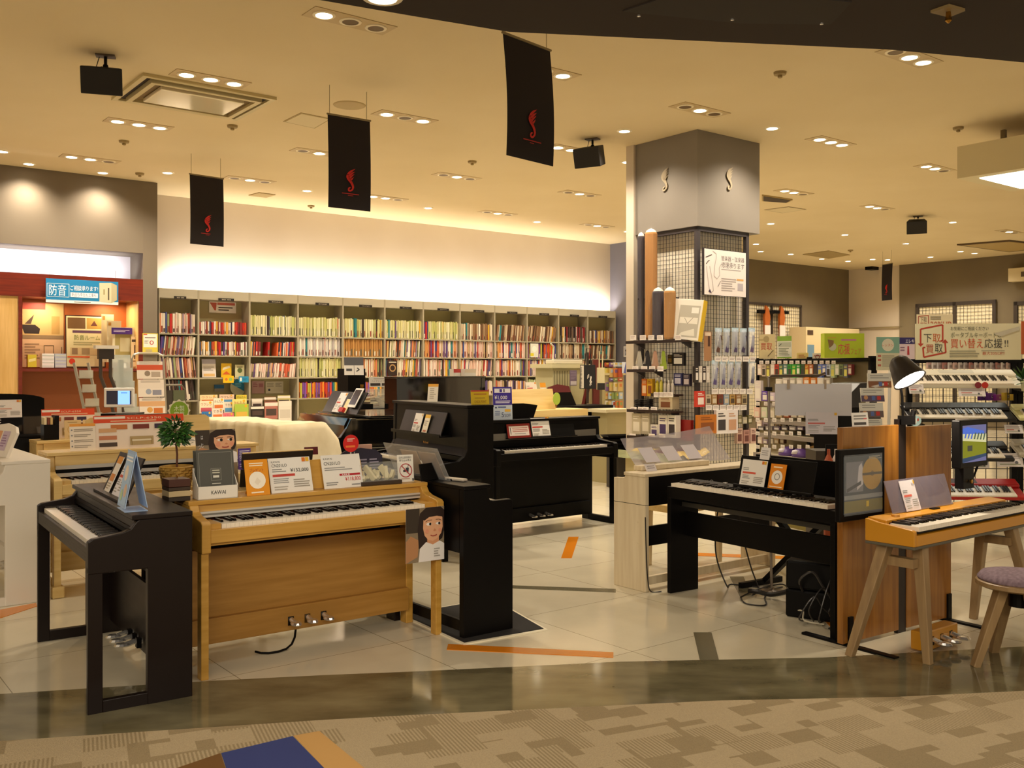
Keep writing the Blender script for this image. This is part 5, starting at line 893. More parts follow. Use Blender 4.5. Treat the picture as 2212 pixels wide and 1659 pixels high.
packs([(1386, 818, 1397, 855, '#c86a1c', '#e8c8a0', 'orange box'), (1398, 818, 1409, 856, '#d8a81c', '#8a4a1c', 'mustard box')], 'u', uC-.1, 'box', 'standing behind the short bottle shelf', dep=.05)
for k, (x0, x1, y0, c, d) in enumerate(((1416, 1424, 816, '#d8c83c', 'first yellow'), (1425, 1432, 814, '#dcd058', 'second yellow'), (1433, 1440, 818, '#d8d0c4', 'first white'), (1441, 1448, 821, '#e8e0d4', 'second white'), (1450, 1456, 820, '#e4dcd0', 'third white'))):
    p = onu((x0+x1)/2, 848, uC-.08); w = (x1-x0)*p.y/FX*.5; h = (848-y0)*p.y/FX; t = thing('bottle', f'{d} care bottle on the short pillar shelf', 'bottle', p, 0, 'care bottles on the pillar')
    b = MB(); b.lathe([(w, 0), (w, h*.65), (w*.45, h*.75), (w*.45, h*.82)], M(c, .35), n=12); b.build('body', t); b = MB(); b.lathe([(w*.5, h*.82), (w*.5, h)], M('#f0ece4', .4), n=10); b.build('cap', t)
tags('', 4, 847, uC-.17, (1412, 1421, 1431, 1441), 'u', 'under the care bottles')
for k, (px, d) in enumerate(((1381, 'left'), (1401, 'right'))):
    p = onu(px, 882, uC-.12); b = MB()
    for j in range(5): b.tube([(p.x+.05*math.cos(a*.5236), p.y+.05*math.sin(a*.5236), p.z+.012+.022*j) for a in range(13)], .011, M('#1c1818', .4), 6)
    tag(b.build('cable_coil'), f'{d} coil of black cable on the pillar shelf', 'cable', 'cable coils on the pillar')
packs([(1423, 857, 1452, 884, '#c8b898', '#7a4a2c', 'tan picture box')], 'u', uC-.16, 'box', 'beside the cable coils on the pillar', dep=.12)
tags('', 4, 879, uC-.22, (1362, 1378, 1388, 1406), 'u', 'under the cable coils')
packs([(1365, 893, 1384, 938, '#c4b89c', '#e4dccc', 'left clear bag'), (1385, 893, 1403, 938, '#b8ae98', '#dcd4c4', 'right clear bag')], 'u', uC-.17, 'bag', 'standing on the lowest pillar shelf', name='clear_bag')
packs([(1405, 917, 1421, 944, '#e4dcd4', '#5a4a7a', 'small white box'), (1422, 897, 1441, 945, '#e8e2da', '#4a3a6a', 'first tall white box'), (1442, 897, 1460, 946, '#e6e0d8', '#3a3238', 'second tall white box')], 'u', uC-.16, 'box', 'on the lowest pillar shelf', dep=.08)
psheet('red_bag', 'dark red drawstring bag hanging low beside the pillar post', 'bag', 1463, 907, 1492, 951, u=uC-.05, bg='#8a1c18', t=.05)
tags('', 3, 937, uC-.22, (1360, 1401, 1424), 'u', 'under the lowest pillar shelf boxes')
# sloping clear bins at the foot
t = thing('bargain_bin', 'clear edged bin of packs at the foot of the pillar', 'bin', onu(1425, 1000, uC-.42), AN); t.location.z = 0; zz = onu(1425, 985, uC-.42).z
b = MB(); b.box(-.1, .36, -.35, .45, 0, zz-.04, M('#a89a70', .6)); b.build('stand', t); b = MB(); b.box(-.16, .36, -.42, .5, zz-.04, zz-.02, glass('#c8d0a8', .5)); b.box(-.17, -.16, -.42, .5, zz-.04, zz+.05, glass('#c8d0a8', .5)); b.build('tray', t)
for k, (px, c, d) in enumerate(((1383, '#d8b848', 'yellow'), (1432, '#5a3420', 'brown'), (1478, '#d0b04c', 'ochre'))):
    p = onu(px, 984, uC-.36); p.z = zz-.018; tag(MB().grid(lambda a, c_: tuple(p+U*((c_-.5)*.36+.12)+V*(.5-a)*.24+Vector((0, 0, .03+.06*c_+.02*math.sin(a*9+k)+.015*math.sin(c_*7)))), 10, 8, M(c, .3)).build('snack_pack'), f'{d} crinkled pack lying in the bin at the pillar foot', 'pack', 'packs in the pillar bin')
# right face
vR = vC-.03
psheet('repair_poster', 'white repair service poster with a saxophone drawing on the pillar', 'poster', 1519, 540, 1612, 640, v=vR-.02, bg='#2a2022', items=[('r', .035, .01, 1, .985, '#eee4e0'), ('t', .42, .77, .54, .085, '管楽器・弦楽器', '#3a3038'), ('t', .42, .62, .54, .10, '修理承ります', '#2a2228'), lines(.42, .56, .9, .59, 1, '#9a9090'), lines(.42, .1, .78, .4, 6, '#a89e9c'), ('r', .78, .36, .94, .4, '#d8a868'), ('r', .8, .14, .93, .3, '#b8b0b8'),
  ('L', [(.22, .95), (.30, .9), (.3, .8), (.26, .6), (.25, .42), (.32, .36), (.38, .44), (.37, .6), (.41, .68)], .018, '#c0b6b4'), ('L', [(.08, .62), (.12, .3), (.16, .05), (.24, .1), (.2, .4), (.15, .62)], .014, '#b8aeac'), ('p', [(.12, .08), (.2, .04), (.16, .13)], '#3a2a4a'), ('L', [(.06, .8), (.2, .87)], .015, '#4a4448'), ('L', [(.07, .66), (.12, .73), (.15, .74)], .015, '#4a4448'), ('L', [(.34, .2), (.4, .32)], .012, '#5a5456')], t=.012)
def bag(x0, y0, x1, y1, lab, c='#54456a', ang=.2):
    p = onv((x0+x1)/2, y1, vR-.02); w = (x1-x0)*p.y/FX*1.15; h = (y1-y0)*p.y/FX; t = thing('hanging_bag', lab, 'bag', p, AN, 'clear bags hung on the pillar')
    b = MB(); b.grid(lambda a, k: ((a-.5)*w, -.03*math.sin(a*math.pi)*math.sin(k*math.pi), k*h), 6, 6, glass('#dfe6f4', .38, .15)); b.build('bag', t)
    b = MB(); b.box(-w/2, w/2, -.004, .0, h*.86, h, M('#b8d0e0', .4)); b.build('header_card', t)
    b = MB(); b.beam((-w*.2*ang*4, -.016, h*.12), (w*.25*ang*4, -.016, h*.72), .05, .01, M(c, .6), (0, 1, 0), .03, .01); b.build('strap', t)
for k in range(5): bag(1542+18*k, 708+k % 2, 1561+18*k, 768, f'clear bag with a dark strap, {nth(k)} from left in the upper pillar row', ('#5a3a2c', '#4a3c62', '#4a3c62', '#3a3050', '#5a4a70')[k], .25-.1*(k % 3))
for k in range(4): bag((1535, 1552, 1569, 1585)[k], 778, (1553, 1570, 1587, 1603)[k], 838, f'clear bag with a violet strap, {nth(k)} from left in the lower pillar row', '#54487a', .2-.1*(k % 2))
bag(1613, 776, 1635, 835, 'clear bag alone at the right end of the lower pillar row', '#55506a', .1)
psheet('card_strip', 'brown card strip hanging left of the upper bag row', 'card', 1521, 716, 1537, 780, v=vR-.01, bg='#a87a54', items=[('r', .5, .5, .8, .9, '#4a2a1c'), ('r', .1, .85, .9, .97, '#e0c8b0')])
packs([(1502+8*k, 791, 1509+8*k, 826, ('#2a2220', '#d8ccc0', '#3a2c28', '#d0c4b8')[k], '#e4dcd4', f'narrow pack, {nth(k)} from left,') for k in range(4)], 'v', vR-.01, 'pack', 'left of the lower bag row')
packs([(1505, 845, 1523, 879, '#c83a2c', '#ecdcd4', 'red headphone pack')], 'v', vR-.01, 'pack', 'at the left of the middle packet row')
packs([(1525+13*k, 852, 1536+13*k, 874, ('#d0bca0', '#b08a54', '#8a3a1c', '#9ab0c8', '#c8a058', '#a0703c', '#c8b48c')[k], ('#5a4a3a', '#e4d8c4')[k % 2], f'small packet, {nth(k)} from left,') for k in range(7)], 'v', vR-.01, 'pack', 'in the middle packet row of the pillar')
packs([(1508, 896, 1548, 937, '#c0701c', '#8a4a14', 'orange box'), (1548, 886, 1571, 937, '#eae4e4', '#3a3438', 'left white headphone box'), (1571, 886, 1594, 936, '#e8e0e2', '#c89a7c', 'right white headphone box')], 'v', vR-.04, 'box', 'hanging low on the pillar', dep=.04)
packs([(1592+15*k, 925+(k % 2)*4, 1604+15*k, 958, ('#c8a898', '#b88a80', '#d0b0a4')[k], '#6a3a34', f'pink pack, {nth(k)} from left,') for k in range(3)], 'v', vR-.01, 'pack', 'at the bottom right of the pillar')
packs([(1594+11*k, 897+(k % 2)*4, 1603+11*k, 915, ('#6a6030', '#b0a898', '#5a5428')[k], '#c8c0a8', f'olive pack, {nth(k)} from left,') for k in range(3)], 'v', vR-.01, 'pack', 'above the pink packs of the pillar')
for row, (y, n, x) in enumerate(((770, 6, 1545), (840, 6, 1538), (875, 6, 1525))): tags('', n, y, vR-.03, [x+15*k for k in range(n)], 'v', ('under the upper bag row', 'under the lower bag row', 'under the middle packet row')[row])
# ================================================================ centre distance: small pianos, tote bags, accessories before the slate wall
t = thing('digital_piano', 'pale wooden piano with an open rest behind the black console piano', 'piano', P(1105, 950, 10.9), AN+math.pi); t.location = (P(1222, 950, 11.6).x, P(1222, 950, 11.6).y, 0)
b = MB(); b.box(0, 1.3, 0, .4, .62, 1.02, MAPLE); b.build('case', t, .004); b = MB(); b.box(0, .04, 0, .4, 0, .62, MAPLE); b.build('side_panel', t); b = MB(); b.box(1.26, 1.3, 0, .4, 0, .62, MAPLE); b.build('side_panel', t)
b = MB(); b.T = Matrix.Translation((.5, .25, 1.02)) @ Matrix.Rotation(.25, 4, 'X'); b.box(-.12, .75, 0, .012, 0, .24, MAPLE); b.build('music_rest', t)
sheet('price_card', 'white price card at the pale wooden piano behind the console piano', 'price card', .16, .14, '#ece2d2', price('', ''), P(1150, 851, 11.25), AN, .2, strut=True)
sheet('gift_card', 'small orange and white card at the pale wooden piano', 'card', .09, .14, '#eee4d0', [('r', 0, .6, 1, 1, '#e8a02c'), ('c', .5, .35, .2, '#f4efe0')], P(1175, 852, 11.3), AN, .2, strut=True)
t = thing('dark_rest_board', 'curved black music rest board behind the purple sign', 'board', on(PH, .62, .40, 1.021), AN); b = MB(); b.prism([(-.2, 0), (.12, 0), (.17, .12), (.0, .14), (-.2, .14)], 0, .02, BLK, 'y'); b.build('board', t)
t = thing('digital_piano', 'black piano with a wine coloured rest top before the easel', 'piano', P(1235, 930, 12.6), AN); t.location.z = 0
b = MB(); b.box(-.35, .75, 0, .4, .6, 1.0, BLK); b.build('case', t); b = MB(); b.box(-.35, -.31, 0, .4, 0, .6, BLK); b.build('side_panel', t); b = MB(); b.box(.71, .75, 0, .4, 0, .6, BLK); b.build('side_panel', t)
b = MB(); b.T = Matrix.Translation((-.02, .2, 1.0)) @ Matrix.Rotation(-.25, 4, 'X'); b.prism([(-.12, 0), (.28, 0), (.2, .26), (.0, .29), (-.17, .25)], 0, .012, BLK, 'y'); b.build('music_rest', t); b = MB(); b.T = Matrix.Translation((-.02, .2, 1.0)) @ Matrix.Rotation(-.25, 4, 'X'); b.prism([(-.15, .18), (.22, .18), (.2, .262), (.0, .292), (-.17, .252)], -.004, 0, M('#5a1a20', .4), 'y'); b.build('rest_top', t)
t = thing('headphones', 'black headphones on a silver stand behind the console piano', 'headphones', P(1181, 878, 11.2), AN)
b = MB(); b.tube([(.085*math.cos(a*math.pi/10), 0, .11+.085*math.sin(a*math.pi/10)) for a in range(11)], .011, BLK, 8); b.build('headband', t)
for s in (-1, 1): b = MB(); b.lathe([(.02, -.025), (.038, -.02), (.042, .0), (.03, .02)], BLK, n=14); o = b.build('earcup', t); o.location = (.075*s, 0, .085); o.rotation_euler = (0, math.pi/2, 0)
b = MB(); b.tube([(0, .02, 0), (0, .02, .18)], .01, CHROME, 8); b.build('stand', t)
t = thing('green_badge', 'pale green oval badge on a stick behind the console piano', 'badge', P(1202, 880, 11.1), AN); b = MB(); b.lathe([(.001, 0), (.055, 0), (.055, .006), (.001, .006)], M('#a8c048', .5), n=20, sy=1.3); o = b.build('disc', t); o.location = (0, 0, .1); o.rotation_euler = (math.pi/2, 0, 0); b = MB(); b.box(-.01, .01, .0, .006, 0, .08, M('#7a4a20', .5)); b.build('stick', t)
t = thing('easel', 'dark red wooden post easel holding tote bags', 'easel', P(1287, 990, 13.6), .2); t.location.z = 0; b = MB(); RED = M('#5e1610', .45); b.box(-.045, .045, -.03, .03, 0, 1.62, RED); b.build('post', t); b = MB(); b.beam((-.3, .35, 0), (-.05, .02, 1.5), .05, .05, RED); b.build('leg', t); b = MB(); b.beam((-.12, .0, 1.72), (-.12, .0, 1.0), .03, .03, M('#2c1a14', .5)); b.build('hook_bar', t)
def tote(px0, py0, px1, py1, Y, label, items, c):
    p = P((px0+px1)/2, py1, Y); w = (px1-px0)*Y/FX; h = (py1-py0)*Y/FX; t = thing('tote_bag', label, 'bag', p, .15)
    b = MB(); b.prism([(-w/2, 0), (w/2, 0), (w*.46, h), (-w*.46, h)], 0, .05, M(c, .8), 'y'); sheet_marks(b, w, h, items, -.001); b.build('body', t, .004)
    b = MB(); b.tube([(-w*.2, .02, h), (-.02, .02, h+.22), (.03, .02, h+.22), (w*.2, .02, h)], .008, M(c, .8), 6); b.build('strap', t)
KEYS = [('r', .02, .03, .22, .97, '#e0d8c8')]+[('r', .02, .06+.052*k, .12, .08+.052*k, '#1a1818') for k in range(17)]
tote(1253, 788, 1288, 840, 13.0, 'black tote bag with a keyboard edge and a white treble clef', KEYS+[('L', [(.62, .12), (.6, .2), (.66, .22), (.68, .16), (.66, .36), (.7, .5), (.66, .52), (.64, .42), (.6, .3), (.64, .24), (.72, .28), (.68, .34)], .03, '#e8e2d8'), ('L', [(.45, .42), (.47, .56), (.54, .6), (.53, .46)], .025, '#d8d2c8')], '#191719')
tote(1290, 794, 1307, 842, 13.1, 'cream tote bag with a black base behind the red post', [('r', 0, 0, 1, .3, '#1a1818')], '#cfc49c')
t = thing('metal_rack', 'pale cabinet with vertical slats carrying a small keyboard', 'cabinet', P(1228, 940, 14.2), AN); t.location.z = 0
b = MB(); b.box(-.3, .35, 0, .4, 0, 1.50, M('#b8b088', .6)); [b.box(-.28+.05*k, -.262+.05*k, -.006, 0, 1.0, 1.46, M('#8a8260', .6)) for k in range(7)]; b.build('body', t); b = MB(); b.box(-.36, .4, -.05, .45, 1.5, 1.56, M('#d0c8a0', .5)); b.build('top', t)
t = thing('mini_keyboard', 'small pale keyboard lying on the slatted cabinet', 'keyboard', Vector((P(1226, 797, 14.2).x, 14.2, 1.562)), AN); b = MB(); b.box(-.26, .3, 0, .2, 0, .06, M('#d8d0bc', .4)); b.build('case', t, .01); b = MB(); b.tube([(-.2, .1, .06), (-.18, .1, .25), (-.24, .1, .3)], .012, M('#d8d0bc', .4), 6); b.build('stand_arm', t)
psheet('violet_notice', 'violet and white panel beside the slatted cabinet', 'notice', 1231, 800, 1246, 833, Y=14.0, bg='#7a6a80', items=[('r', .1, .05, .95, .3, '#d0c8cc'), lines(.1, .4, .9, .9, 5, '#94849a')])
t = thing('accessory_spinner', 'glass sided accessory display between the easel and the pillar', 'display stand', P(1325, 960, 13.6), AN); t.location.z = 0
b = MB(); b.box(-.12, .30, .1, .5, 0, 1.40, M('#a89a6c', .6)); b.build('body', t); b = MB(); b.box(-.14, .32, .08, .52, 1.4, 1.43, M('#c8b888', .5)); b.build('top', t)
rq = random.Random(3); CS = ['#c8a868', '#b8b060', '#d8c8a0', '#a84a2c', '#c87a40', '#d8d0c0', '#8a9a5a', '#b0c0d0', '#7a5a8a', '#d0b048']
k = 0
for y0, y1, n in ((783, 792, 4), (795, 815, 4), (817, 824, 4), (826, 845, 4), (848, 862, 5), (866, 885, 5), (889, 905, 4)):
    for i in range(n):
        x = 1308+(38/n)*i; c = rq.choice(CS)
        psheet('accessory_pack', f'{cname(c)} packet, {nth(i)} from left in the {nth(k)} row of the display by the easel', 'packet', x, y0, x+34/n, y1, Y=13.7-.012*k, bg=c, items=[('r', .2, .5, .8, .85, rq.choice(CS))], group='packets on the display by the easel', t=.02)
    k += 1
psheet('blue_booklet', 'blue and white leaning booklet at the accessory display', 'booklet', 1344, 782, 1357, 806, Y=13.72, bg='#d8dce8', items=[('p', [(.2, 0), (1, 0), (1, .6), (.6, 1)], '#5a64a8')])
t = thing('goods_table', 'pale table edge with papers left of the pillar', 'table', P(1330, 960, 12.6), AN); t.location.z = 0; b = MB(); b.box(-.22, .3, -.05, .35, .92, .96, M('#d8cca8', .5)); b.build('table_top', t); b = MB(); b.box(-.15, .28, .0, .3, 0, .92, M('#b0a478', .6)); b.build('cabinet', t)
for i in range(5):
    p = P(1336, 940-8*i, 12.1); o = MB().add([(-.2, -.13, .05), (.2, -.13, .05), (.2, .13, .05), (-.2, .13, .05), (-.16, -.1, 0), (.16, -.1, 0), (.16, .1, 0), (-.16, .1, 0)], [(7, 6, 5, 4), (0, 1, 5, 4), (1, 2, 6, 5), (2, 3, 7, 6), (3, 0, 4, 7)], BLK).build('stacking_tray', loc=(p.x, p.y, .42+.047*i), rz=.3); tag(o, f'black stacking tray left of the pillar, {nth(i)} from the bottom', 'tray', 'black stacking trays')
t = tag(MB().box(-.12, .12, -.1, .1, 0, .42, M('#3a342c', .6)).build('tray_stand', loc=(P(1336, 900, 12.1).x, P(1336, 900, 12.1).y, 0), rz=.3), 'dark stand under the black stacking trays', 'stand')
psheet('wall_photo', 'small framed photo on the slate wall by the pillar', 'picture', 1347, 748, 1358, 771, u=UE-.02, bg='#d8d4d0', items=[('r', .1, .1, .9, .9, '#b8b8c0'), ('c', .5, .6, .12, '#3a2a28'), ('p', [(.3, .15), (.7, .15), (.6, .5), (.4, .5)], '#6a6a7a')])
# a wooden stool behind the pale ash piano
t = thing('piano_bench', 'pale wooden bench seen under the pale ash piano', 'bench', P(1478, 1235, 7.35), AN); t.location.z = 0
b = MB(); b.box(-.28, .28, -.16, .16, .42, .47, MAPLE); b.build('seat', t)
for x in (-.25, .25):
    for y in (-.13, .13): b = MB(); b.beam((x, y, 0), (x, y, .42), .03, .03, ASH, (0, 1, 0), .045, .045); b.build('leg', t)
# ================================================================ blank board on a pole, boxes and cables behind the slim piano
t = thing('sign_stand', 'blank white board clipped to a thin metal pole stand', 'sign stand', (1.725, 6.40, 0), 0); zc = lambda y: H-(y-HY)/FX*6.4
b = MB(); b.tube([(0, 0, .02), (-.02, 0, zc(816)), (.0, 0, zc(812)), (.30, -.05, zc(811)), (.34, -.05, zc(806))], .009, M('#8a7f74', .3, .8), 8); b.build('pole', t)
b = MB(); b.lathe([(.001, 0), (.10, 0), (.10, .008), (.02, .02), (.012, .03)], M('#8a7f74', .3, .8), n=20); b.build('base', t); b = MB(); b.box(-.045, .0, -.02, .02, zc(845), zc(836), BLK); b.build('clamp', t)
b = MB(); b.T = Matrix.Translation((.26, -.055, 0)) @ Matrix.Rotation(-.13, 4, 'Z'); b.box(-.245, .245, 0, .006, zc(897), zc(829), M('#d2cfd0', .5)); b.build('board', t)
for x in (.09, .33): b = MB(); b.box(x, x+.012, -.07, -.045, zc(840), zc(820), M('#a8957c', .4)); b.build('clip', t)
sheet('clear_price_sheet', 'clear hanging price sheet below the blank white board', 'price card', .205, .145, '#d9d2d4', price('', '', '#d07068', '#d9d2d4'), P(1775, 938, 6.325), -.12)
t = thing('keyboard_on_stand', 'black keyboard with white keys on an x stand behind the slim piano', 'keyboard', (1.98, 6.03, 0), rJ+math.pi)
b = MB(); b.box(-.1, .75, -.30, -.02, .66, .745, BLK); b.build('case', t, .006); keyboard(t, -.05, .70, -.28, .755, .14, 36)
for s in (-1, 1): b = MB(); b.beam((.3-.34*s, -.1+.04*s, .02), (.3+.34*s, -.1+.04*s, .66), .035, .045, BLK, (0, 1, 0)); b.build('leg', t)
for s in (-1, 1): b = MB(); b.beam((.3-.34*s, -.30, .02), (.3-.34*s, .1, .02), .035, .035, BLK); b.build('foot', t)
b = MB(); b.T = Matrix.Translation((.3, -.02, .745)); b.box(-.35, .3, 0, .012, 0, .16, BLK); b.build('music_rest', t)
for k, (z, w, l) in enumerate(((0, .34, 'lower black box tangled in cables under the slim piano'), (.175, .31, 'upper black box stacked under the slim piano'))):
    o = MB().box(-w/2, w/2, -.13, .13, 0, .17, BLK).build('equipment_box', loc=(1.85-.02*k, 5.78, z), rz=-.62+.1*k, bevel=.015); tag(o, l, 'box')
CB = M('#1c1816', .5)
def cable(pts, label, m=CB, r=.005, name='cable'):
    q = [Vector(p) for p in pts]; out = []
    for i in range(len(q)-1):
        a, b_, c, d = q[max(i-1, 0)], q[i], q[i+1], q[min(i+2, len(q)-1)]
        for s in range(6): s /= 6; out.append(.5*((2*b_)+(c-a)*s+(2*a-5*b_+4*c-d)*s*s+(3*b_-a-3*c+d)*s**3))
    return tag(MB().tube(out+[q[-1]], r, m, 6).build(name), label, 'cable')
g = lambda x, y, z=.006: tuple(G(x, y, z))
cable([g(1600, 1290), g(1610, 1303), g(1640, 1308), g(1655, 1305), g(1652, 1290), g(1665, 1275), g(1690, 1268)], 'black cable looping on the floor in front of the pole')
cable([g(1600, 1290, .012), g(1640, 1272, .012), g(1690, 1262, .012), g(1706, 1280, .012)], 'black cable running from the loop to the boxes')
cable([(1.46, 6.75, .58), (1.42, 6.7, .4), (1.40, 6.6, .2), (1.45, 6.5, .02), g(1580, 1262), g(1640, 1268)], 'thin cable hanging from the pale piano, left one')
cable([(1.62, 6.85, .58), (1.60, 6.75, .4), (1.63, 6.6, .15), (1.65, 6.45, .01), g(1625, 1285)], 'thin cable hanging from the pale piano, right one')
cable([g(1700, 1318), g(1720, 1330), g(1745, 1322), g(1770, 1330), g(1795, 1318)], 'dark cable curling in front of the black boxes')
cable([(1.72, 5.70, .17), (1.68, 5.62, .25), (1.75, 5.6, .30), (1.82, 5.6, .2), (1.9, 5.55, .12), (1.98, 5.58, .25), (1.95, 5.66, .33)], 'glossy cable draped over the black boxes', M('#3a3634', .2), .008)
cable([(1.70, 5.95, .02), (1.66, 5.8, .03), (1.72, 5.7, .05), (1.70, 5.6, .02), (1.80, 5.55, .01)], 'pale cable beside the black boxes', M('#c8bfa8', .5))
for k in range(4):
    a = .9*k; cable([(1.70+.06*k, 5.62, .012), (1.66+.05*k, 5.56-.02*k, .05+.05*(k % 2)), (1.74+.05*k, 5.55, .17+.05*(k % 3)), (1.80+.05*k, 5.57, .10+.04*k), (1.88+.03*k, 5.55, .02), (1.80+.02*k, 5.47-.015*k, .008)], f'thin black cable of the tangle before the boxes, {nth(k)} from left', M('#2c2826', .3), .005)
cable([(1.55, 6.3, .03), (1.60, 6.25, .035), (1.68, 6.2, .03), (1.78, 6.05, .1), (1.84, 5.95, .16)], 'power strip lead rising to the black boxes', CB, .016, 'power_lead')
cable([on(PI_, 1.392, .302, .5), on(PI_, 1.393, .31, .3), on(PI_, 1.38, .312, .1), on(PI_, 1.36, .32, .008), on(PI_, 1.30, .36, .006)], 'thin black cable down the corner of the pale ash piano', CB, .004)
# wooden partition with post, framed record, monitor, lamp
PW = wood('walnut_board', '#84521a', '#9e6a28', 'z', .35, .25); rK = math.radians(34.6)
t = thing('partition_board', 'two warm brown wooden partition boards joined by a black post', 'partition', (1.755, 5.11, 0), rK)
for x0, x1 in ((0, .50), (.575, 1.02)): b = MB(); b.box(x0, x1, 0, .035, .02, 1.17 if x0 == 0 else 1.155, PW); b.build('board', t, .002)
b = MB(); b.box(.50, .575, .005, .03, 0, 1.2, M('#241a16', .5)); b.build('post', t)
for x in (.06, .99): b = MB(); b.box(x-.02, x+.02, -.28, .3, 0, .012, BLK); b.box(x-.018, x+.018, -.012, 0, .0, .16, BLK); b.build('foot', t)
t = thing('framed_record', 'black framed picture with a gold disc hanging on the wooden partition', 'picture', (1.775, 5.04, .69), rK)
b = MB(); FW, FH = .385, .375; b.box(-.12, -.12+FW, -.02, .012, 0, FH, BLK); b.build('frame', t, .006); b = MB(); b.T = Matrix.Translation((-.12+FW/2, -.0205, 0)); sheet_marks(b, FW, FH, [('r', .07, .1, .93, .9, '#3c444c'), ('r', .13, .4, .5, .82, '#7a7a84'), ('p', [(.36, .42), (.4, .75), (.46, .8), (.5, .7), (.5, .5)], '#c8c4cc'), ('p', [(.14, .45), (.45, .55), (.45, .5), (.14, .4)], '#3a3a42'), ('c', .7, .64, .23, '#b0881c'), ('c', .7, .64, .04, '#7a5c10'), ('r', .48, .62, .92, .655, '#4a3a10'), ('r', .08, .3, .93, .36, '#8a8e90'), ('r', .08, .12, .93, .28, '#7a701c'), lines(.62, .84, .9, .89, 3, '#a8a494'), ('r', .56, .18, .62, .26, '#c8b03c')]); b.build('print', t); b = MB(); b.box(-.09, FW-.15, -.024, -.0235, .03, FH-.03, glass('#cfd8e0', .1)); b.build('glazing', t)
t = thing('monitor', 'small black monitor showing a blue and yellow keyboard picture', 'monitor', (2.555, 5.42, .0), rK+.08)
mz, MW_, MH_ = H-(1008-HY)/FX*5.4, .33, .265; b = MB(); b.box(-.17, -.17+MW_, -.05, .0, mz, mz+MH_, BLK); b.build('case', t, .006)
b = MB(); b.T = Matrix.Translation((-.17+MW_/2, -.0505, mz+.03)); w, h = MW_-.05, MH_-.06
def lit(pts, c, s, k): b.poly([((x-.5)*w, -.0004*k, y*h) for x, y in pts], E(c, s))
lit([(0, 0), (1, 0), (1, 1), (0, 1)], '#5a5c86', .5, 1); lit([(0, 0), (1, .12), (1, .5), (0, .6)], '#6f7416', .45, 2); lit([(0, 0), (1, .12), (1, .2), (0, .12)], '#1f3a5c', .4, 3); lit([(0, .6), (1, .5), (1, .74), (0, .8)], '#b8b890', .5, 3); lit([(0, .78), (.9, .74), (.9, .82), (.2, .96), (0, .92)], '#3a5ab0', .6, 4)
for k in range(7): lit([(.06+.13*k, .66-.014*k), (.12+.13*k, .66-.014*k), (.18+.13*k, .82-.01*k), (.12+.13*k, .82-.01*k)], ('#3a5ab0', '#3f5044')[k > 2], .5, 5)
lit([(.2, .3), (.4, .3), (.4, .45), (.2, .45)], '#3a3c34', .4, 4); b.build('screen', t)
b = MB(); b.box(-.09, .03, -.03, .02, mz-.12, mz, BLK); b.tube([(-.03, -.02, mz-.11), (.06, -.02, mz-.05), (.1, -.02, mz)], .006, BLK, 6); b.build('bracket', t); b = MB(); b.lathe([(.001, 0), (.012, 0), (.012, .01), (.001, .012)], BRASS, n=10); o = b.build('knob', t); o.location = (-.02, -.035, mz-.08); o.rotation_euler = (math.pi/2, 0, 0)
lb = Vector((1.755+.54*math.cos(rK), 5.11+.54*math.sin(rK), 1.2)); t = thing('clip_lamp', 'black clip lamp with a lit cone shade above the partition post', 'lamp', lb, 0)
SH_ = Vector((-.015, -.03, .285)); b = MB(); b.box(-.02, .06, -.025, .025, -.03, .02, BLK); b.tube([(.05, 0, .0), (.06, 0, .05)], .015, BLK, 8); b.build('clamp', t); b = MB(); b.tube([(0, 0, 0), (-.005, 0, .13), (-.03, -.01, .26), tuple(SH_)], .0075, BLK, 8); b.build('arm', t)
dr = Vector((.34, -.5, -.85)).normalized(); rot = dr.to_track_quat('-Z', 'Y').to_matrix().to_4x4()
b = MB(); b.T = Matrix.Translation(SH_) @ rot; b.T = b.T @ Matrix.Scale(.9, 4); b.lathe([(.105, -.09), (.085, -.03), (.062, .05), (.04, .075), (.012, .085), (.01, .08), (.036, .068), (.056, .046), (.078, -.03), (.1, -.09), (.105, -.09)], M('#2a2420', .4), n=24); b.build('shade', t, smooth=True)
b = MB(); b.T = Matrix.Translation(SH_) @ rot; b.T = b.T @ Matrix.Scale(.9, 4); b.lathe([(.001, -.10), (.06, -.096), (.095, -.084), (.06, -.07), (.001, -.06)], E('#fff2dc', 16), n=20); b.build('bulb', t)
q = lb+SH_+dr*.13; lamp('SPOT', 'clip_lamp_light', q, 16, (1, .86, .66), spot_size=2.4, spot_blend=.6, shadow_soft_size=.05, dir=dr)
# ================================================================ accessories gondola on the right
rg = math.radians(20-90); gx, gy = 3.20, 8.55          # near right end; x axis of the unit runs towards the viewer
def GP(s, d, z): return Vector((gx-.342*s-.94*d, gy+.94*s-.342*d, z))     # s metres away from the near end, d metres out of the front
t = thing('accessory_gondola', 'long dark gondola rack of small instrument accessories right of the pillar', 'rack', GP(0, 0, 0), rg)
LG = 1.75; b = MB(); b.box(-LG, 0, 0, .05, 0, 1.56, M('#6a5c3c', .6)); b.build('back_panel', t)
for z, d in ((.66, .42), (.85, .36), (.985, .3), (1.14, .26)): b = MB(); b.box(-1.2, 0, -d, 0, z-.02, z, M('#c9bda0', .5)); b.box(-1.2, 0, -d-.008, -d, z-.035, z+.004, M('#8a8078', .4)); b.build('shelf', t)
b = MB(); b.box(-1.2, 0, -.4, 0, 0, .62, M('#7a6c2c', .6)); b.build('base', t); b = MB(); b.box(-LG, .0, -.03, .05, 1.55, 1.585, BLK); b.build('top_rail', t)
for x in (-LG, -.9, -.03): b = MB(); b.box(x, x+.03, -.02, .05, 0, 1.6, BLK); b.build('post', t)
def gpos(px, d):        # distance s along the front plane at picture column px
    k = (px-CX)/FX; return (gx-.94*d-k*(gy-.342*d))/(.342+.94*k)
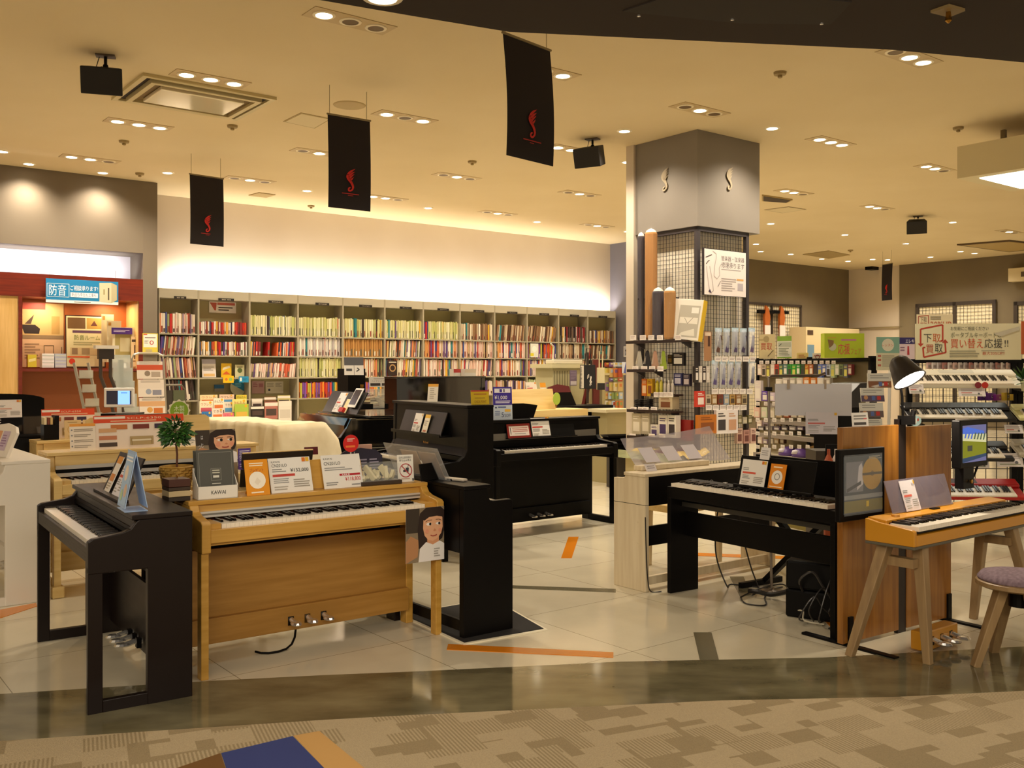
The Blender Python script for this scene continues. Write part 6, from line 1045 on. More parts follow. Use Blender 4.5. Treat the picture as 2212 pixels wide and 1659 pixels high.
def gpack(name, label, cat, x0, y0, x1, y1, d, c, c2, grp, dep=.03):
    s0, s1 = gpos(x0, d), gpos(x1, d); p = GP((s0+s1)/2, d, 0); p.z = H-(y1-HY)/FX*p.y; w = abs(s0-s1); h = (y1-y0)*p.y/FX
    return sheet(name, label, cat, w*.92, h, c, [('r', .15, .12, .85, .62, c2), ('l', .15, .72, .85, .9, 2, c2)], p, rg, 0, grp, t=dep)
TOP = ['#d8c0b0', '#c8b4a0', '#7a6a4c', '#e0d0c0', '#c8402c', '#4a6a60', '#5a8078', '#2a9a34', '#2fa83a', '#27902e', '#2a5028', '#c0702c', '#b86428', '#2a2a34', '#6a80c8', '#5a70b8', '#b8c4d8', '#a8b890', '#c8ccb0', '#6a7a50', '#5a5a6a', '#8a3a3a']
for i, c in enumerate(TOP):
    x = 1636+9.3*i; gpack('hanging_packet', f'{cname(c)} packet hung under the top rail of the gondola, {nth(i)} from left', 'packet', x, 787, x+9, 810+(i % 3)*3, .04, c, ('#e8e0d0', '#3a3430', '#d8d060')[i % 3], 'packets under the gondola top rail')
for i in range(13): x = 1640+13*i; gpack('price_tag', f'white price tag along the gondola top rail, {nth(i)} from left', 'price tag', x, 779, x+9, 786, .06, '#e8e0d4', '#b8a8a0', 'price tags along the gondola top rail', .002)
ROW2 = ['#d8ccc8', '#5a3a9a', '#c8b8d0', '#d8d0c0', '#b8b0a8', '#a8a090', '#c8c0b0', '#d07a1c', '#c87020', '#d8d4cc', '#b0a898']
for i, c in enumerate(ROW2): x = 1630+15*i; gpack('accessory_box', f'{cname(c)} small box on the upper gondola shelf, {nth(i)} from left', 'box', x, (822, 845, 848, 818, 816, 816, 816, 816, 816, 816, 816)[i], x+14, 866 if i < 3 else 830, .2, c, '#e4dcd0', 'boxes on the upper gondola shelf')
ROW3 = ['#d8b0a0', '#c8d0b0', '#e0d8c4', '#b8a078', '#a04a2c', '#c8bca8', '#d8d0c0', '#8a7a5c']
for i, c in enumerate(ROW3): x = 1628+16*i; gpack('accessory_box', f'{cname(c)} small box on the middle gondola shelf, {nth(i)} from left', 'box', x, 880, x+13, 902, .24, c, '#d8ccb8', 'boxes on the middle gondola shelf')
for i in range(7): x = 1636+17*i; gpack('flat_booklet', f'dark striped flat booklet on the lower gondola shelf, {nth(i)} from left', 'booklet', x, 921, x+15, 929, .3, ('#3a3034', '#8a8080', '#4a3a54')[i % 3], '#c8c4c0', 'booklets on the lower gondola shelf', .1)
ROW4 = ['#c8b0a0', '#8a7a90', '#d8d0c4', '#b09060', '#6a4a3a', '#d0c8b8', '#a8b0a0', '#c87a50', '#e0d8cc', '#7a6a5a', '#b8a898']
for i, c in enumerate(ROW4): x = 1634+13.5*i; gpack('accessory_box', f'{cname(c)} small box at the back of the lower gondola shelf, {nth(i)} from left', 'box', x, 908+(i*7) % 6, x+11.5, 927, .12, c, ('#e8e0d4', '#4a3a34')[i % 2], 'boxes at the back of the lower gondola shelf')
for i, c in enumerate(ROW4[:5]): x = 1636+12*i; gpack('accessory_box', f'{cname(c)} flat box on the gondola base shelf, {nth(i)} from left', 'box', x, 944+(i*5) % 6, x+10, 958, .2, c, '#d8d0c0', 'boxes on the gondola base shelf')
for row, (y, d) in enumerate(((868, .27), (903, .31), (932, .37), (961, .43))):
    for i in range(8): x = 1632+18*i; gpack('price_tag', f'white price tag on the {nth(row)} gondola shelf edge from the top, {nth(i)} from left', 'price tag', x, y, x+9, y+8, d, '#eae4dc', '#c0b4ac', 'price tags on the gondola shelf edges', .002)
for k, px in enumerate((1703, 1732)):
    s = gpos(px, .3); p = GP(s, .3, .662); t = thing('round_pack', f'purple and white domed pack, {("left", "right")[k]} one on the gondola base shelf', 'pack', p, rg)
    b = MB(); b.lathe([(.09, 0), (.085, .03), (.06, .07), (.002, .085)], M('#6a4a9a', .4), n=16, sx=1.1); b.build('shell', t, smooth=True); b = MB(); b.lathe([(.05, 0), (.04, .03), (.002, .04)], M('#e4dce4', .4), (-.01, -.05, .03), 14); b.build('window', t, smooth=True)
t = thing('wood_whistle', 'carved pale wooden figure on the gondola base shelf', 'instrument', GP(gpos(1765, .25), .25, .662), rg); b = MB(); b.tube([(-.14, 0, .06), (-.05, .01, .09), (.05, 0, .07), (.16, -.02, .13)], .03, M('#c8a868', .5), 10, .012); b.lathe([(.05, 0), (.06, .04), (.04, .06)], M('#c8a868', .5), (-.14, 0, 0), 14); b.build('body', t)
# signs along the gondola top
gt = 1.587
def gsign(name, label, x0, y0, x1, y1, bg, items, rz=rg+.5, Y=None, **k): psheet(name, label, 'sign', x0, y0, x1, y1, Y=Y or GP(gpos((x0+x1)/2, -.02), -.02, 0).y, bg=bg, items=items, rz=rz, **k)
gsign('buyback_sign', 'buff buying sign with a guitar silhouette above the gondola', 1640, 722, 1674, 775, '#cfbe90', [('t', .1, .38, .72, .24, '買取', '#b03a2c'), ('c', .45, .8, .13, '#a8966a'), ('L', [(.55, .1), (.9, .35)], .03, '#5a4a30'), ('r', .0, .75, .3, .8, '#a8966a')])
gsign('green_leaflet', 'green and white leaflet standing above the gondola', 1679, 726, 1710, 774, '#e4e4d4', [('r', 0, .78, 1, 1, '#8ab040'), ('r', .06, .52, .95, .72, '#b8bca8'), ('L', [(.12, .56), (.3, .66)], .03, '#2a2a2a'), lines(.1, .12, .85, .48, 5, '#8a9078'), ('r', 0, 0, 1, .06, '#8ab040')])
gsign('yellow_card', 'small yellow card on the gondola top rail', 1721, 762, 1746, 778, '#e0c878', [lines(.15, .3, .85, .8, 2, '#b06a3c')])
gsign('logo_card', 'small cream card with a round red emblem on the gondola rail', 1755, 763, 1777, 779, '#e8dcc8', [('o', .5, .5, .32, .1, '#a84a3c'), ('r', .15, .6, .85, .7, '#8a4a3c')])
gsign('fair_box', 'bright lime green fair sign box above the gondola', 1781, 720, 1867, 773, '#b8cc1c', [('t', .4, .66, .42, .14, '○○の教室', '#d07aa8') if False else ('l', .42, .66, .85, .8, 1, '#c87aa0'), ('t', .34, .18, .3, .34, '応援', '#d8384c'), ('t', .66, .15, .26, .22, 'フェア', '#c8783c'), ('c', .2, .45, .16, '#c8c8a8'), ('c', .17, .6, .1, '#8a6a3c'), ('p', [(.08, .75), (.24, .7), (.2, .5), (.12, .4)], '#8a6a3c'), lines(.08, .78, .3, .86, 1, '#d0a83c')], rz=.05, Y=8.7, t=.09)
psheet('lesson_sign', 'tall teal and white lesson sign in a clear holder', 'sign', 1893, 728, 1943, 800, Y=7.44, bg='#dcd8b8', items=[('r', .0, .52, 1, 1, '#8ab8a4'), ('c', .5, .76, .19, '#ece4cc'), ('t', .24, .72, .5, .07, 'レッスン', '#c8503c'), ('r', .06, .4, .2, .46, '#c06a54'), ('r', .06, .28, .2, .34, '#c06a54'), ('r', .06, .12, .2, .18, '#c06a54'), lines(.25, .1, .8, .46, 6, '#a8a48c')], rz=.1)
psheet('violet_sign', 'white sign with a dark violet heading left of the trade-in board', 'sign', 1943, 729, 1976, 776, Y=9.26, bg='#d8c4cc', items=[('r', 0, .7, 1, 1, '#2a2260'), ('t', .4, .76, .55, .14, 'エレキ', '#f0eef8'), ('p', [(.5, .2), (.65, .2), (.62, .6), (.52, .6)], '#b02c34'), lines(.05, .35, .45, .6, 2, '#8a6a80')], rz=.05)
ARW = [('L', [(.03, .42), (.03, .85), (.17, .97), (.17, .52), (.155, .52)], .045, '#b8402a'), ('p', [(.012, .45), (.05, .45), (.03, .36)], '#b8402a'), ('L', [(.185, .5), (.19, .2), (.05, .07), (.045, .34), (.06, .34)], .045, '#b8402a'), ('p', [(.165, .47), (.205, .47), (.186, .57)], '#b8402a')]
psheet('trade_in_board', 'wide cream trade-in board above the keyboard rack', 'sign', 1978, 699, 2206, 777, Y=9.2, bg='#e2dcb8', items=[tuple([(a*1.5, c) for a, c in v] if isinstance(v, list) else v for v in it) for it in ARW]+[('t', .075, .5, .075, .2, '下', '#3a3a34'), ('t', .16, .5, .075, .2, '取', '#c8602c'), ('t', .095, .2, .075, .2, '買', '#b84a2a'), ('t', .18, .22, .075, .2, '取', '#3a3a34'),
   ('t', .33, .82, .36, .085, 'お気軽にご相談ください', '#5a5a4c'), ('t', .33, .62, .48, .12, 'ポータブルキーボードの', '#6a6a4c'), ('t', .33, .34, .31, .21, '買い替え', '#c8522c'), ('t', .65, .34, .17, .21, '応援', '#3a3a34'), ('t', .84, .36, .035, .19, '!!', '#3a3a34'), lines(.32, .06, .6, .27, 3, '#9a967c'), ('t', .63, .14, .21, .07, '最大20%UP!!', '#b8502c'), lines(.62, .22, .84, .27, 1, '#9a967c'), ('p', [(.74, .72), (.98, .92), (.98, .82), (.8, .64)], '#c8c4b0')], rz=-.06, t=.02)
psheet('trade_in_card', 'smaller trade-in card peeking over the wide board', 'sign', 1980, 679, 2058, 740, Y=9.28, bg='#e2d4b0', items=[('L', [(.05, .5), (.05, .93), (.33, .96), (.33, .55)], .03, '#a8503c'), ('t', .1, .74, .18, .14, '下取', '#5a3a2c'), ('t', .1, .55, .18, .14, '買取', '#a8402c'), ('t', .38, .55, .58, .2, '20%UP', '#b8502c'), lines(.38, .8, .8, .94, 2, '#6a6250')], rz=-.06)
psheet('orange_panel', 'orange panel cut by the right edge beside the trade-in board', 'sign', 2206, 694, 2260, 765, Y=8.6, bg='#c8602c', rz=-.05)
# leaflet racks and clutter left of the keyboard rack
t = thing('leaflet_rack', 'white tiered leaflet rack with photo leaflets behind the partition', 'leaflet rack', P(1895, 930, 7.3), .15); t.location.z = 0
zq = lambda y: H-(y-HY)/FX*7.3
b = MB(); b.beam((-.13, .05, 0), (.02, .15, zq(800)), .02, .02, M('#e4e0d8', .4)); b.beam((.10, .05, 0), (.19, .15, zq(800)), .02, .02, M('#e4e0d8', .4)); b.build('frame', t)
for k, (y0, y1, dx) in enumerate(((806, 838, .08), (838, 868, .0), (870, 902, -.03), (904, 930, -.06))):
    b = MB(); b.T = Matrix.Translation((dx, .1-.04*k, zq(y1))) @ Matrix.Rotation(-.15, 4, 'X'); w, h = .19, (y1-y0)*7.3/FX; b.box(-w/2, w/2, 0, .01, 0, h, M('#dcdcd4', .5))
    sheet_marks(b, w, h, [('r', .0, .0, 1, .45, ('#8a5a3c', '#5a4a6a', '#6a5a5a', '#e8e4dc')[k]), ('p', [(.1, .1), (.8, .35), (.9, .25), (.3, 0)], '#d8d0c8') if k == 0 else ('c', .2, .3, .16, '#c8966a'), ('r', .45, .1, .6, .4, '#5a70b0'), ('r', .68, .12, .84, .4, '#c8342c'), lines(.1, .6, .9, .9, 2, '#a8a8a4')]); b.build('leaflet', t)
sheet('price_card', 'white price card standing on the wooden partition top', 'price card', .125, .075, '#efebe4', [('r', .1, .1, .85, .3, '#4a4644'), lines(.1, .45, .9, .85, 2, '#8a8680'), ('r', .7, .5, .9, .6, '#d8706a')], on(bpy.data.objects['partition_board'], .18, .018, 1.171), rK-.1, .1, strut=True)
t = thing('amp_case', 'black angular case lid rising behind the blank board', 'case', P(1855, 960, 7.9), AN-.2); t.location.z = 0; zq2 = lambda y: H-(y-HY)/FX*7.9
b = MB(); b.prism([(-.2, zq2(880)), (-.2, zq2(868)), (.0, zq2(828)), (.16, zq2(826)), (.2, zq2(845)), (.0, zq2(870)), (.0, zq2(880))], -.02, .3, M('#221f20', .35), 'y'); b.build('lid', t, .004); b = MB(); b.box(-.2, .25, 0, .3, 0, zq2(880), BLK); b.build('stand', t)
t = thing('dark_crate', 'black open crate of items left of the wooden partition', 'crate', P(1800, 985, 7.2), .0); t.location.z = 0; b = MB(); b.box(-.13, .13, 0, .25, 0, .87, M('#3a3020', .6)); b.box(-.06, .13, -.01, .0, .75, .92, BLK); b.build('body', t)
for k, (x, c, l) in enumerate(((1790, '#b0502c', 'orange red bottle'), (1806, '#e0d8d0', 'white bottle'))):
    p = P(x, 1003, 7.0); p.z = .0; t = thing('bottle', f'{l} left of the wooden partition', 'bottle', p); b = MB(); b.lathe([(.035, 0), (.035, .78), (.03, .82), (.012, .86), (.012, .9)], M(c, .4), n=12); b.build('body', t)
# keyboard rack at the right
kx, ky = P(1990, 798, 9.0).x, 9.0; rk = -.06
t = thing('keyboard_rack', 'black metal rack with wire grid carrying portable keyboards', 'rack', (kx, ky, 0), rk)
for x in (0, .98, 1.04, 2.0): b = MB(); b.box(x-.025, x+.025, .3, .35, 0, 1.56, BLK); b.build('post', t)
b = MB(); b.box(-.1, 2.05, .29, .36, 1.54, 1.58, BLK); b.build('top_rail', t)
b = MB()
for k in range(21): b.box(.02+.1*k, .026+.1*k, .32, .325, .2, 1.54, WIRE)
for k in range(14): b.box(-.05, 2.05, .325, .33, .22+.1*k, .226+.1*k, WIRE)
b.build('wire_grid', t)
for z in (1.30, .985, .62, .26):
    for x in (0, .98, 1.04, 2.0): b = MB(); b.beam((x, .3, z), (x, -.05, z-.03), .03, .03, BLK); b.build('shelf_arm', t)
def portable(label, x0, wd, z, c, tilt=.45, d=.30, n=36, kc=None, back=.22, acc=None):
    p = Vector((kx+x0*math.cos(rk)+.0, ky+x0*math.sin(rk)-.02, z)); t = thing('portable_keyboard', label, 'keyboard', p, rk, None)
    T = Matrix.Rotation(tilt, 4, 'X'); m = M(c, .35); b = MB(); b.T = T; b.box(0, wd, 0, d, 0, .035, m); b.prism([(d*.56, .035), (d*.6, .06), (d, .06), (d, .035)], 0, wd, m); b.build('case', t, .012)
    w0, w1 = .05, wd-.09; ww = (w1-w0)/n; b = MB(); b.T = T; [b.box(w0+ww*i+.0004, w0+ww*(i+1)-.0004, .01, d*.55, .035, .05, KW) for i in range(n)]; k_ = b.build('white_keys', t); k_['kind'] = 'stuff'
    b = MB(); b.T = T; [b.box(w0+ww*(i+1)-ww*.3, w0+ww*(i+1)+ww*.3, .07, d*.55, .05, .062, KB) for i in range(n-1) if i % 7 not in (2, 6)]; k_ = b.build('black_keys', t); k_['kind'] = 'stuff'
    if acc: b = MB(); b.T = T; b.box(wd*.3, wd*.62, d*.7, d*.95, .06, .061, M(acc, .4)); b.build('speaker_grille', t)
    return t
portable('white portable keyboard on the upper tier of the keyboard rack', -.08, 1.0, 1.30, '#e6e0cc', acc='#d0ccbc')
portable('black portable keyboard on the second tier of the keyboard rack', -.12, .98, .985, '#171415')
portable('dark portable keyboard on the third tier of the keyboard rack', .0, .84, .62, '#1c1a1c')
portable('bright red portable keyboard on the lowest tier of the keyboard rack', -.05, 1.0, .26, '#b01410', acc='#3a1010')
portable('pale green mini keyboard at the right edge, upper one', .95, .6, 1.23, '#cdd890', d=.2, n=20)
portable('pale green mini keyboard at the right edge, lower one', .88, .6, 1.0, '#d8d498', d=.24, n=20)
portable('cream keyboard in clear wrap at the right edge, third tier', .88, .7, .66, '#b8ae98', d=.26, n=24)
def rcard(label, x0, y0, x1, y1, Y=8.93): psheet('price_card', label, 'price card', x0, y0, x1, y1, Y=Y, bg='#ece6e6', items=[lines(.1, .55, .9, .9, 3, '#b0a8a8'), ('r', .1, .35, .5, .48, '#d08880'), ('c', .75, .3, .12, '#6a6a72'), lines(.1, .08, .9, .25, 1, '#9aa088')], rz=rk, tilt=.4)
rcard('white price card below the left end of the white keyboard', 1965, 830, 1997, 850); rcard('white price card in the middle below the white keyboard', 2072, 838, 2130, 856)
rcard('white price card under the lower pale green keyboard', 2172, 918, 2212, 936); rcard('white price card under the cream wrapped keyboard', 2155, 980, 2212, 1008); rcard('white price card below the dark keyboard, by the monitor', 2095, 993, 2138, 1011, 8.985); rcard('white price card in front of the red keyboard', 2085, 1080, 2107, 1096)
rcard('white price card below the left end of the black keyboard', 1940, 905, 1960, 925); rcard('white price card on the middle of the black keyboard', 2065, 905, 2095, 914)
for x, y, c, l in ((2145, 832, '#8a2030', 'dark'), (2160, 832, '#c83020', 'red')):
    t = thing('round_tag', f'round {l} tag below the white keyboard', 'tag', P(x-32, y, 8.9), rk); b = MB(); b.prism([(.03*math.cos(a*.4), .03*math.sin(a*.4)) for a in range(16)], 0, .003, M(c, .4), 'y'); b.build('disc', t)
for i, (x, c) in enumerate(((2098, '#5a2a80'), (2115, '#6a3090'), (2132, '#8a2c90'), (2150, '#c8a83c'), (2168, '#b89a3c'))): psheet('string_pack', f'{cname(c)} boxed pack on the grid behind the keyboards, {nth(i)} from left', 'pack', x+20, 846+3*i % 7, x+36, 865, Y=9.28, bg=c, items=[('o', .5, .5, .2, .1, '#e0d8c0')], group='packs on the rack grid', t=.03)
for i in range(16): c = ['#d8b8b0', '#e0d8d4', '#c8c0c0', '#b88078', '#e8e0dc'][i % 5]; x = 2003+11.5*i; psheet('hanging_packet', f'{cname(c)} packet hung above the white keyboard, {nth(i)} from left', 'packet', x, 783, x+9.5, 797, Y=9.25, bg=c, items=[('r', .2, .2, .8, .6, '#a89a98')], group='packets above the white keyboard', t=.01)
t = thing('small_plant', 'green leafy plant at the right edge above the pale keyboards', 'plant', P(2215, 845, 8.4), 0); b = MB(); r6 = random.Random(6)
for k in range(60):
    a, e = r6.uniform(0, 6.28), r6.uniform(-.3, 1.2); d = Vector((math.cos(a)*math.cos(e), math.sin(a)*math.cos(e), math.sin(e))); x = d.cross(Vector((0, 0, 1))).normalized()*.02; o = d*.03+Vector((0, 0, .08)); b.add([o, o+d*.06+x, o+d*.13, o+d*.06-x], [(0, 1, 2, 3)], LEAFM[k % 3])
b.build('foliage', t); b = MB(); b.lathe([(.03, 0), (.04, .08), (.001, .08)], M('#d8d4b0', .5), n=12); b.build('pot', t)
t = thing('sticker_pack', 'round multicoloured sticker pack on the partition near the lamp clamp', 'pack', on(bpy.data.objects['partition_board'], .66, -.002, 1.157), rK); b = MB(); b.prism([(.055*math.cos(a*.4), .03+.03*math.sin(a*.4)) for a in range(16)], 0, .004, M('#b8d8d8', .4), 'y'); sheet_marks(b, .1, .06, [('c', .4, .5, .3, '#e8e0d0'), ('c', .7, .6, .15, '#c85a4a')], -.001); b.build('disc', t)
# far right walls: grids, cabinets, cream boxes
def grid_panel(name, label, pts, key, plane, fr=.06):
    (x0, y0), (x1, y1) = pts; f = onv if key == 'v' else onu; a, c = f(x0, y1, plane), f(x1, y1, plane); top = f((x0+x1)/2, y0, plane).z; L_ = (c-a).length
    t = thing(name, label, 'wire panel', (a.x, a.y, 0), AN if key == 'v' else AN-math.pi/2); z0 = .3
    b = MB(); b.box(0, L_, .02, .03, z0, top, M('#e4d8b8', .7)); b.build('backing', t); b = MB()
    for x in (0, L_/2-fr/2, L_-fr): b.box(x, x+fr, -.02, .02, z0, top, M('#3a3028', .5))
    b.box(0, L_, -.02, .02, top-fr, top, M('#3a3028', .5)); b.build('frame', t); b = MB(); n = int(L_/.09)
    for k in range(n): b.box(.09*k, .09*k+.006, .005, .01, z0, top, WIRE)
    for k in range(int((top-z0)/.09)): b.box(0, L_, .0, .005, z0+.09*k, z0+.09*k+.007, WIRE)
    b.build('wire_grid', t)
grid_panel('wire_wall_panel', 'framed wire panel with orange stands on the taupe wall', ((1600, 655), (1731, 780)), 'v', -.14)
grid_panel('wire_wall_panel', 'framed wire panel on the right taupe wall above the trade-in board', ((1978, 652), (2152, 800)), 'u', UC-.12, .09)
grid_panel('wire_wall_panel', 'wire panel cut by the right edge of the picture', ((2190, 650), (2260, 800)), 'u', UC-.12, .09)
for k, (x, l) in enumerate(((1658, 'left'), (1690, 'right'))):
    p = onv(x, 720, -.28); t = thing('guitar_hanger', f'{l} orange instrument hanging on the framed wire panel', 'instrument', p, AN); b = MB(); b.prism([(-.05, -.3), (.07, -.3), (.06, .1), (.12, .4), (.06, .62), (-.04, .7), (-.1, .4)], 0, .06, M('#a8561c', .5), 'y'); b.build('body', t); b = MB(); b.box(-.3, .3, .02, .1, .5, .58, BLK); b.build('bracket', t); b = MB(); b.box(-.12, .1, -.02, 0, -.1, .2, M('#e4d4cc', .5)); b.build('price_tag', t)
t = thing('cream_cabinet', 'cream cabinet with a dark slot below the taupe wall', 'cabinet', onv(1741, 850, -.75), AN); t.location.z = 0; zc2 = onv(1780, 708, -.7).z
L2 = (onv(1828, 760, -.7)-onv(1741, 760, -.7)).length+.6; b = MB(); b.box(0, L2, 0, .5, 0, zc2, M('#d8c498', .6)); b.build('body', t); b = MB(); b.box(.06, .3, -.006, 0, zc2-.2, zc2-.08, M('#4a3420', .6)); b.build('slot', t); b = MB(); b.box(.06, .34, -.006, 0, zc2-.95, zc2-.45, M('#6a8aa0', .5)); b.build('poster', t)
t = struct(MB().box(0, 3.0, 0, .03, 0, .03, M('#8a7a54', .6)).build('trim_1', loc=onu(1950, 707, UC-.03), rz=AN+math.pi/2), 'thin dado line on the cream corner wall')
t = thing('wall_unit', 'cream wall unit high on the right taupe wall', 'air conditioner', onu(2186, 610, UC-.1), AN-math.pi/2); b = MB(); b.box(0, .9, -.2, .1, 0, .32, M('#d8c8a0', .6)); b.build('case', t, .01); b = MB(); b.box(.3, .85, -.205, -.2, .1, .22, M('#5a4a34', .6)); b.build('grille', t)
# ================================================================ things on and under the ceiling
def banner(label, a, b_, zt2, h, sway=0):
    a, b_ = Vector(a), Vector(b_); w = (b_-a).length; t = thing('hanging_banner', label, 'banner', (a+b_)/2+Vector((0, 0, zt2)), math.atan2(b_.y-a.y, b_.x-a.x), 'black hanging banners')
    C = M('#160d12', .8); g_ = lambda s, k: ((s-.5)*w+sway*(1-k)*.5+sway*.25*math.sin((1-k)*math.pi), -.02*math.sin((1-k)*2.5), -h*(1-k))
    b = MB(); b.grid(lambda s, k: g_(s, k), 4, 10, C); b.grid(lambda s, k: tuple(Vector(g_(1-s, k))+Vector((0, .004, 0))), 4, 10, C); b.build('cloth', t)
    b = MB(); emblem(b, sway*.55, -h*.81, h*.25, -.03, M('#c81c14', .6)); b.build('emblem', t); b = MB(); b.T = Matrix.Translation((sway*.6, -.03, -h*.86)); sheet_marks(b, w*.42, h*.035, [('l', .02, .45, .98, 1, 1, '#a81a14'), ('l', .35, 0, .65, .35, 1, '#a81a14')]); b.build('lettering', t)
    b = MB(); b.tube([(-w*.52, 0, .006), (w*.52, 0, .006)], .010, M('#8a7a58', .4, .5), 8); b.build('rod', t)
    for x in (-.46, .42): b = MB(); b.tube([(w*x, 0, .01), (w*x, 0, CEIL-zt2)], .003, M('#9a8a64', .5), 5); b.build('wire', t)
def zY(py, Y): return H-(py-HY)/FX*Y
XY = lambda px, Y: ((px-CX)/FX*Y, Y, 0)
banner('smallest left black banner with a red emblem', XY(410, 12.3), XY(482, 12.62), zY(380, 12.4), 148*12.45/FX)
banner('middle black banner with a red emblem', XY(708, 9.33), XY(799, 9.6), zY(254, 9.45), 198*9.45/FX)
banner('largest black banner swaying just behind the dark bulkhead', XY(1087, 7.15), XY(1188, 7.55), zY(87, 7.3), 255*7.35/FX, .05)
banner('distant narrow black banner before the cream corner wall', XY(1906, 22.58), XY(1928, 22.22), zY(570, 22.3), 78*22.3/FX)
def ceil_speaker(px, py, mx, my, label, yaw):
    p = G(mx, my, CEIL); t = thing('ceiling_speaker', label, 'speaker', p, yaw, 'black ceiling speakers'); dz = CEIL-zY(py, p.y)
    b = MB(); b.box(-.08, .08, -.05, .05, -.012, 0, M('#5a4a34', .5)); b.build('mount_plate', t); b = MB(); b.tube([(0, 0, 0), (.0, 0, -dz+.14)], .014, BLK, 8); b.lathe([(.025, -.03), (.028, 0), (.02, .03)], BLK, (0, 0, -dz*.5), 10); b.build('bracket', t); b = MB(); b.tube([(-.05, .02, 0), (-.08, .02, -dz*.5), (-.03, .02, -dz+.13)], .004, BLK, 5); b.build('cable', t)
    b = MB(); b.T = Matrix.Translation((-.02, -.02, -dz)) @ Matrix.Rotation(.3, 4, 'X'); b.prism([(-.17, -.12), (.17, -.12), (.13, .13), (-.13, .13)], -.12, .11, M('#15110f', .6), 'z'); b.build('cabinet', t, .008)
ceil_speaker(222, 175, 228, 120, 'black box speaker left of the air conditioner', .3); ceil_speaker(1273, 338, 1280, 300, 'black box speaker between large banner and pillar', -.5); ceil_speaker(1980, 489, 1983, 467, 'black box speaker far right of the pillar', -.4)
c = (G(240, 210, CEIL)+G(598, 210, CEIL))/2
t = thing('air_conditioner', 'large square ceiling air conditioner with a dark slot frame', 'air conditioner', c, AN); ACM = M('#cdbd8c', .45); w, d = .66, .52
def ring(b, w0, d0, w1, d1, z0, z1, m):
    b.box(-w0, w0, -d0, -d1, z0, z1, m); b.box(-w0, w0, d1, d0, z0, z1, m); b.box(-w0, -w1, -d1, d1, z0, z1, m); b.box(w1, w0, -d1, d1, z0, z1, m)
b = MB(); ring(b, w, d, w-.05, d-.05, -.03, 0, ACM); b.build('outer_frame', t); b = MB(); ring(b, w-.05, d-.05, w-.11, d-.11, -.006, 0, M('#2a1a0e', .7)); b.build('slot', t); b = MB(); ring(b, w-.11, d-.11, w-.16, d-.16, -.05, 0, ACM); b.build('inner_frame', t); b = MB(); ring(b, w-.16, d-.16, w-.26, d-.26, -.02, 0, M('#7a6236', .6)); b.build('recess', t); b = MB(); b.box(-w+.24, w-.24, -d+.24, d-.24, -.06, -.02, M('#efe4c4', .15, .2)); b.build('centre_panel', t, .01)
def flat(name, label, cat, pxs, m, th=.012, rim=None):
    q = [G(x, y, CEIL) for x, y in pxs]; c = sum(q, Vector())/len(q); t = thing(name, label, cat, c); b = MB(); b.prism([((p-c).x, (p-c).y) for p in q], -th, 0, m, 'z'); b.build('plate', t)
    if rim: b = MB(); b.prism([((p-c).x*.9, (p-c).y*.9) for p in q], -th-.003, -th, rim, 'z'); b.build('inset', t)
TANC = M('#b39a62', .6); CLR = M('#d8c8a0', .7)
flat('ceiling_hatch', 'square ceiling hatch left of the middle banner', 'hatch', ((611, 262), (650, 243), (716, 256), (680, 277)), M('#a8925c', .6), .004, CLR); flat('ceiling_vent', 'small square vent right of the smallest banner', 'vent', ((537, 421), (560, 415), (595, 420), (575, 426)), TANC); flat('ceiling_vent', 'dark square vent over the taupe wall', 'vent', ((1734, 549), (1790, 541), (1836, 550), (1790, 558)), M('#a08a58', .6))
flat('ceiling_vent', 'slot vent just right of the pillar head', 'vent', ((1646, 420), (1712, 430), (1700, 436), (1646, 432)), M('#b39a62', .6), .02, M('#3a2a16', .7)); flat('ceiling_hatch', 'square hatch outline right of the pillar head', 'hatch', ((1650, 453), (1704, 446), (1742, 452), (1690, 460)), M('#8a744a', .6), .004, CLR); flat('air_conditioner', 'ceiling air conditioner above the right taupe wall', 'air conditioner', ((2067, 527), (2180, 518), (2290, 530), (2180, 542)), M('#5a4526', .6), .03, M('#b89e64', .5))
t = thing('round_grille', 'round ceiling speaker grille above the middle banner', 'speaker', G(755, 227, CEIL)); b = MB(); b.lathe([(.001, -.01), (.15, -.01), (.165, -.006), (.17, 0)], M('#b8a06c', .6), n=28); b.build('grille', t)
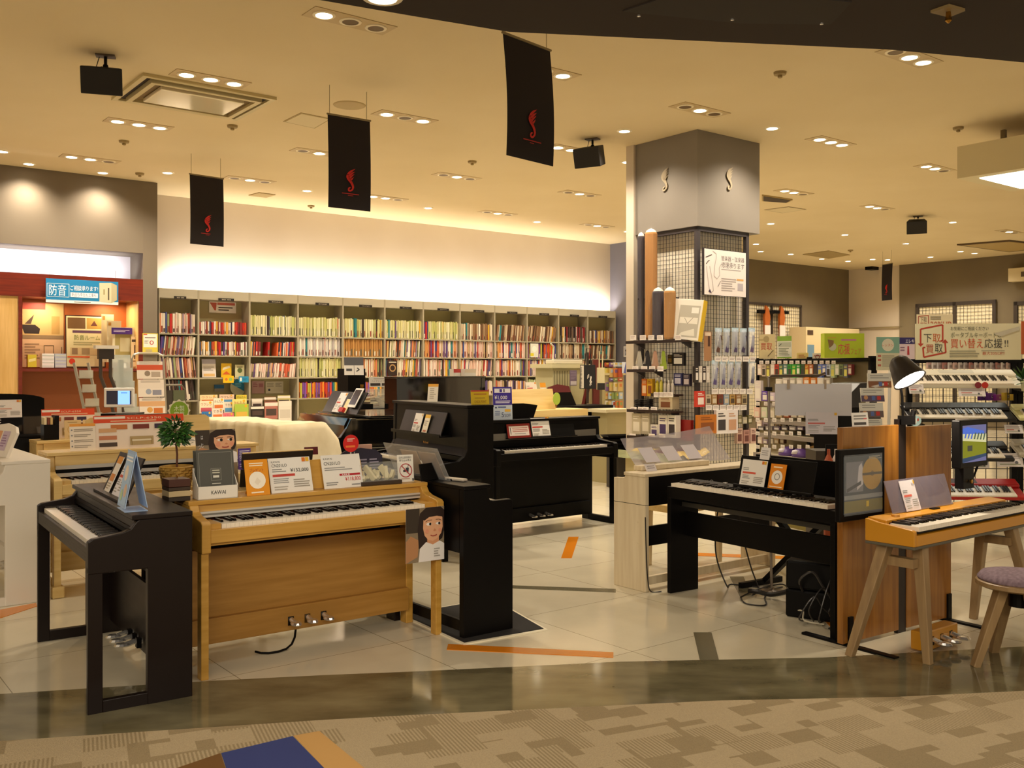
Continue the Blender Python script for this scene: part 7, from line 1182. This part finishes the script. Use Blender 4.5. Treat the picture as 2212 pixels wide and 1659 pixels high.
for x, y, l in ((268, 304, 'below the left triple light'), (502, 271, 'at the corner of the large air conditioner'), (1685, 156, 'right of the pillar under the bulkhead'), (1020, 348, 'between the middle and largest banner'), (2070, 275, 'left of the hanging ceiling box'), (1837, 540, 'above the square vent by the taupe wall'), (672, 444, 'near the back wall ceiling line'), (302, 374, 'right of the grey wall scallops')):
    t = thing('smoke_detector', f'small ceiling detector {l}', 'detector', G(x, y, CEIL), 0, 'small ceiling detectors'); b = MB(); b.lathe([(.012, -.055), (.022, -.05), (.02, -.03), (.055, -.025), (.06, 0)], M('#a08a5c', .6), n=14); b.build('body', t)
t = thing('ceiling_box', 'hanging white ceiling box with a bright underside at the right', 'ceiling box', (5.04, 10.9, 0), AN-math.pi/2)
b = MB(); b.box(0, 2.4, 0, 1.3, 3.64, 4.0, M('#dccfa8', .7)); b.build('body', t); b = MB(); b.box(.18, 2.2, .15, 1.15, 3.63, 3.64, E('#f2f6ec', 2.2)); b.build('light_panel', t)
for x in (.2, 2.2): b = MB(); b.box(x, x+.05, .6, .65, 4.0, CEIL, M('#8a7a58', .6)); b.build('hanger', t)
t = thing('security_camera', 'small camera on the cream corner wall beside the distant banner', 'camera', onu(1893, 580, UC-.02), AN-math.pi/2); b = MB(); b.box(-.1, .1, -.05, .02, .05, .3, BLK); b.box(-.12, .1, -.35, -.05, -.05, .05, BLK); b.build('body', t)
q = [G(x, y, SOF) for x, y in ((2010, 22), (2050, 8), (2085, 18), (2050, 32))]; t = thing('bulkhead_sensor', 'small brass sensor plate on the dark corridor bulkhead', 'sensor', sum(q, Vector())/4); b = MB(); c = sum(q, Vector())/4; b.prism([((p-c).x, (p-c).y) for p in q], -.012, 0, M('#8a744a', .5), 'z'); b.lathe([(.004, -.06), (.014, -.05), (.01, -.012)], BRASS, n=10); b.build('plate', t)
q = [G(x, y, SOF) for x, y in ((1345, 22), (1600, 48), (1795, 50), (1840, 2), (1500, -30))]; c = sum(q, Vector())/5; t = thing('bulkhead_hatch', 'large inspection hatch in the dark corridor bulkhead', 'hatch', c); b = MB(); b.prism([((p-c).x, (p-c).y) for p in q], -.006, 0, M('#241a12', .7), 'z'); b.build('panel', t)
for x, y in ((1380, 30), (1582, 38), (1775, 47)): b = MB(); p = G(x, y, SOF)-c; b.lathe([(.001, -.014), (.008, -.012), (.008, -.006), (.001, -.006)], CHROME, (p.x, p.y, 0), 8); b.build('latch', t)
pass
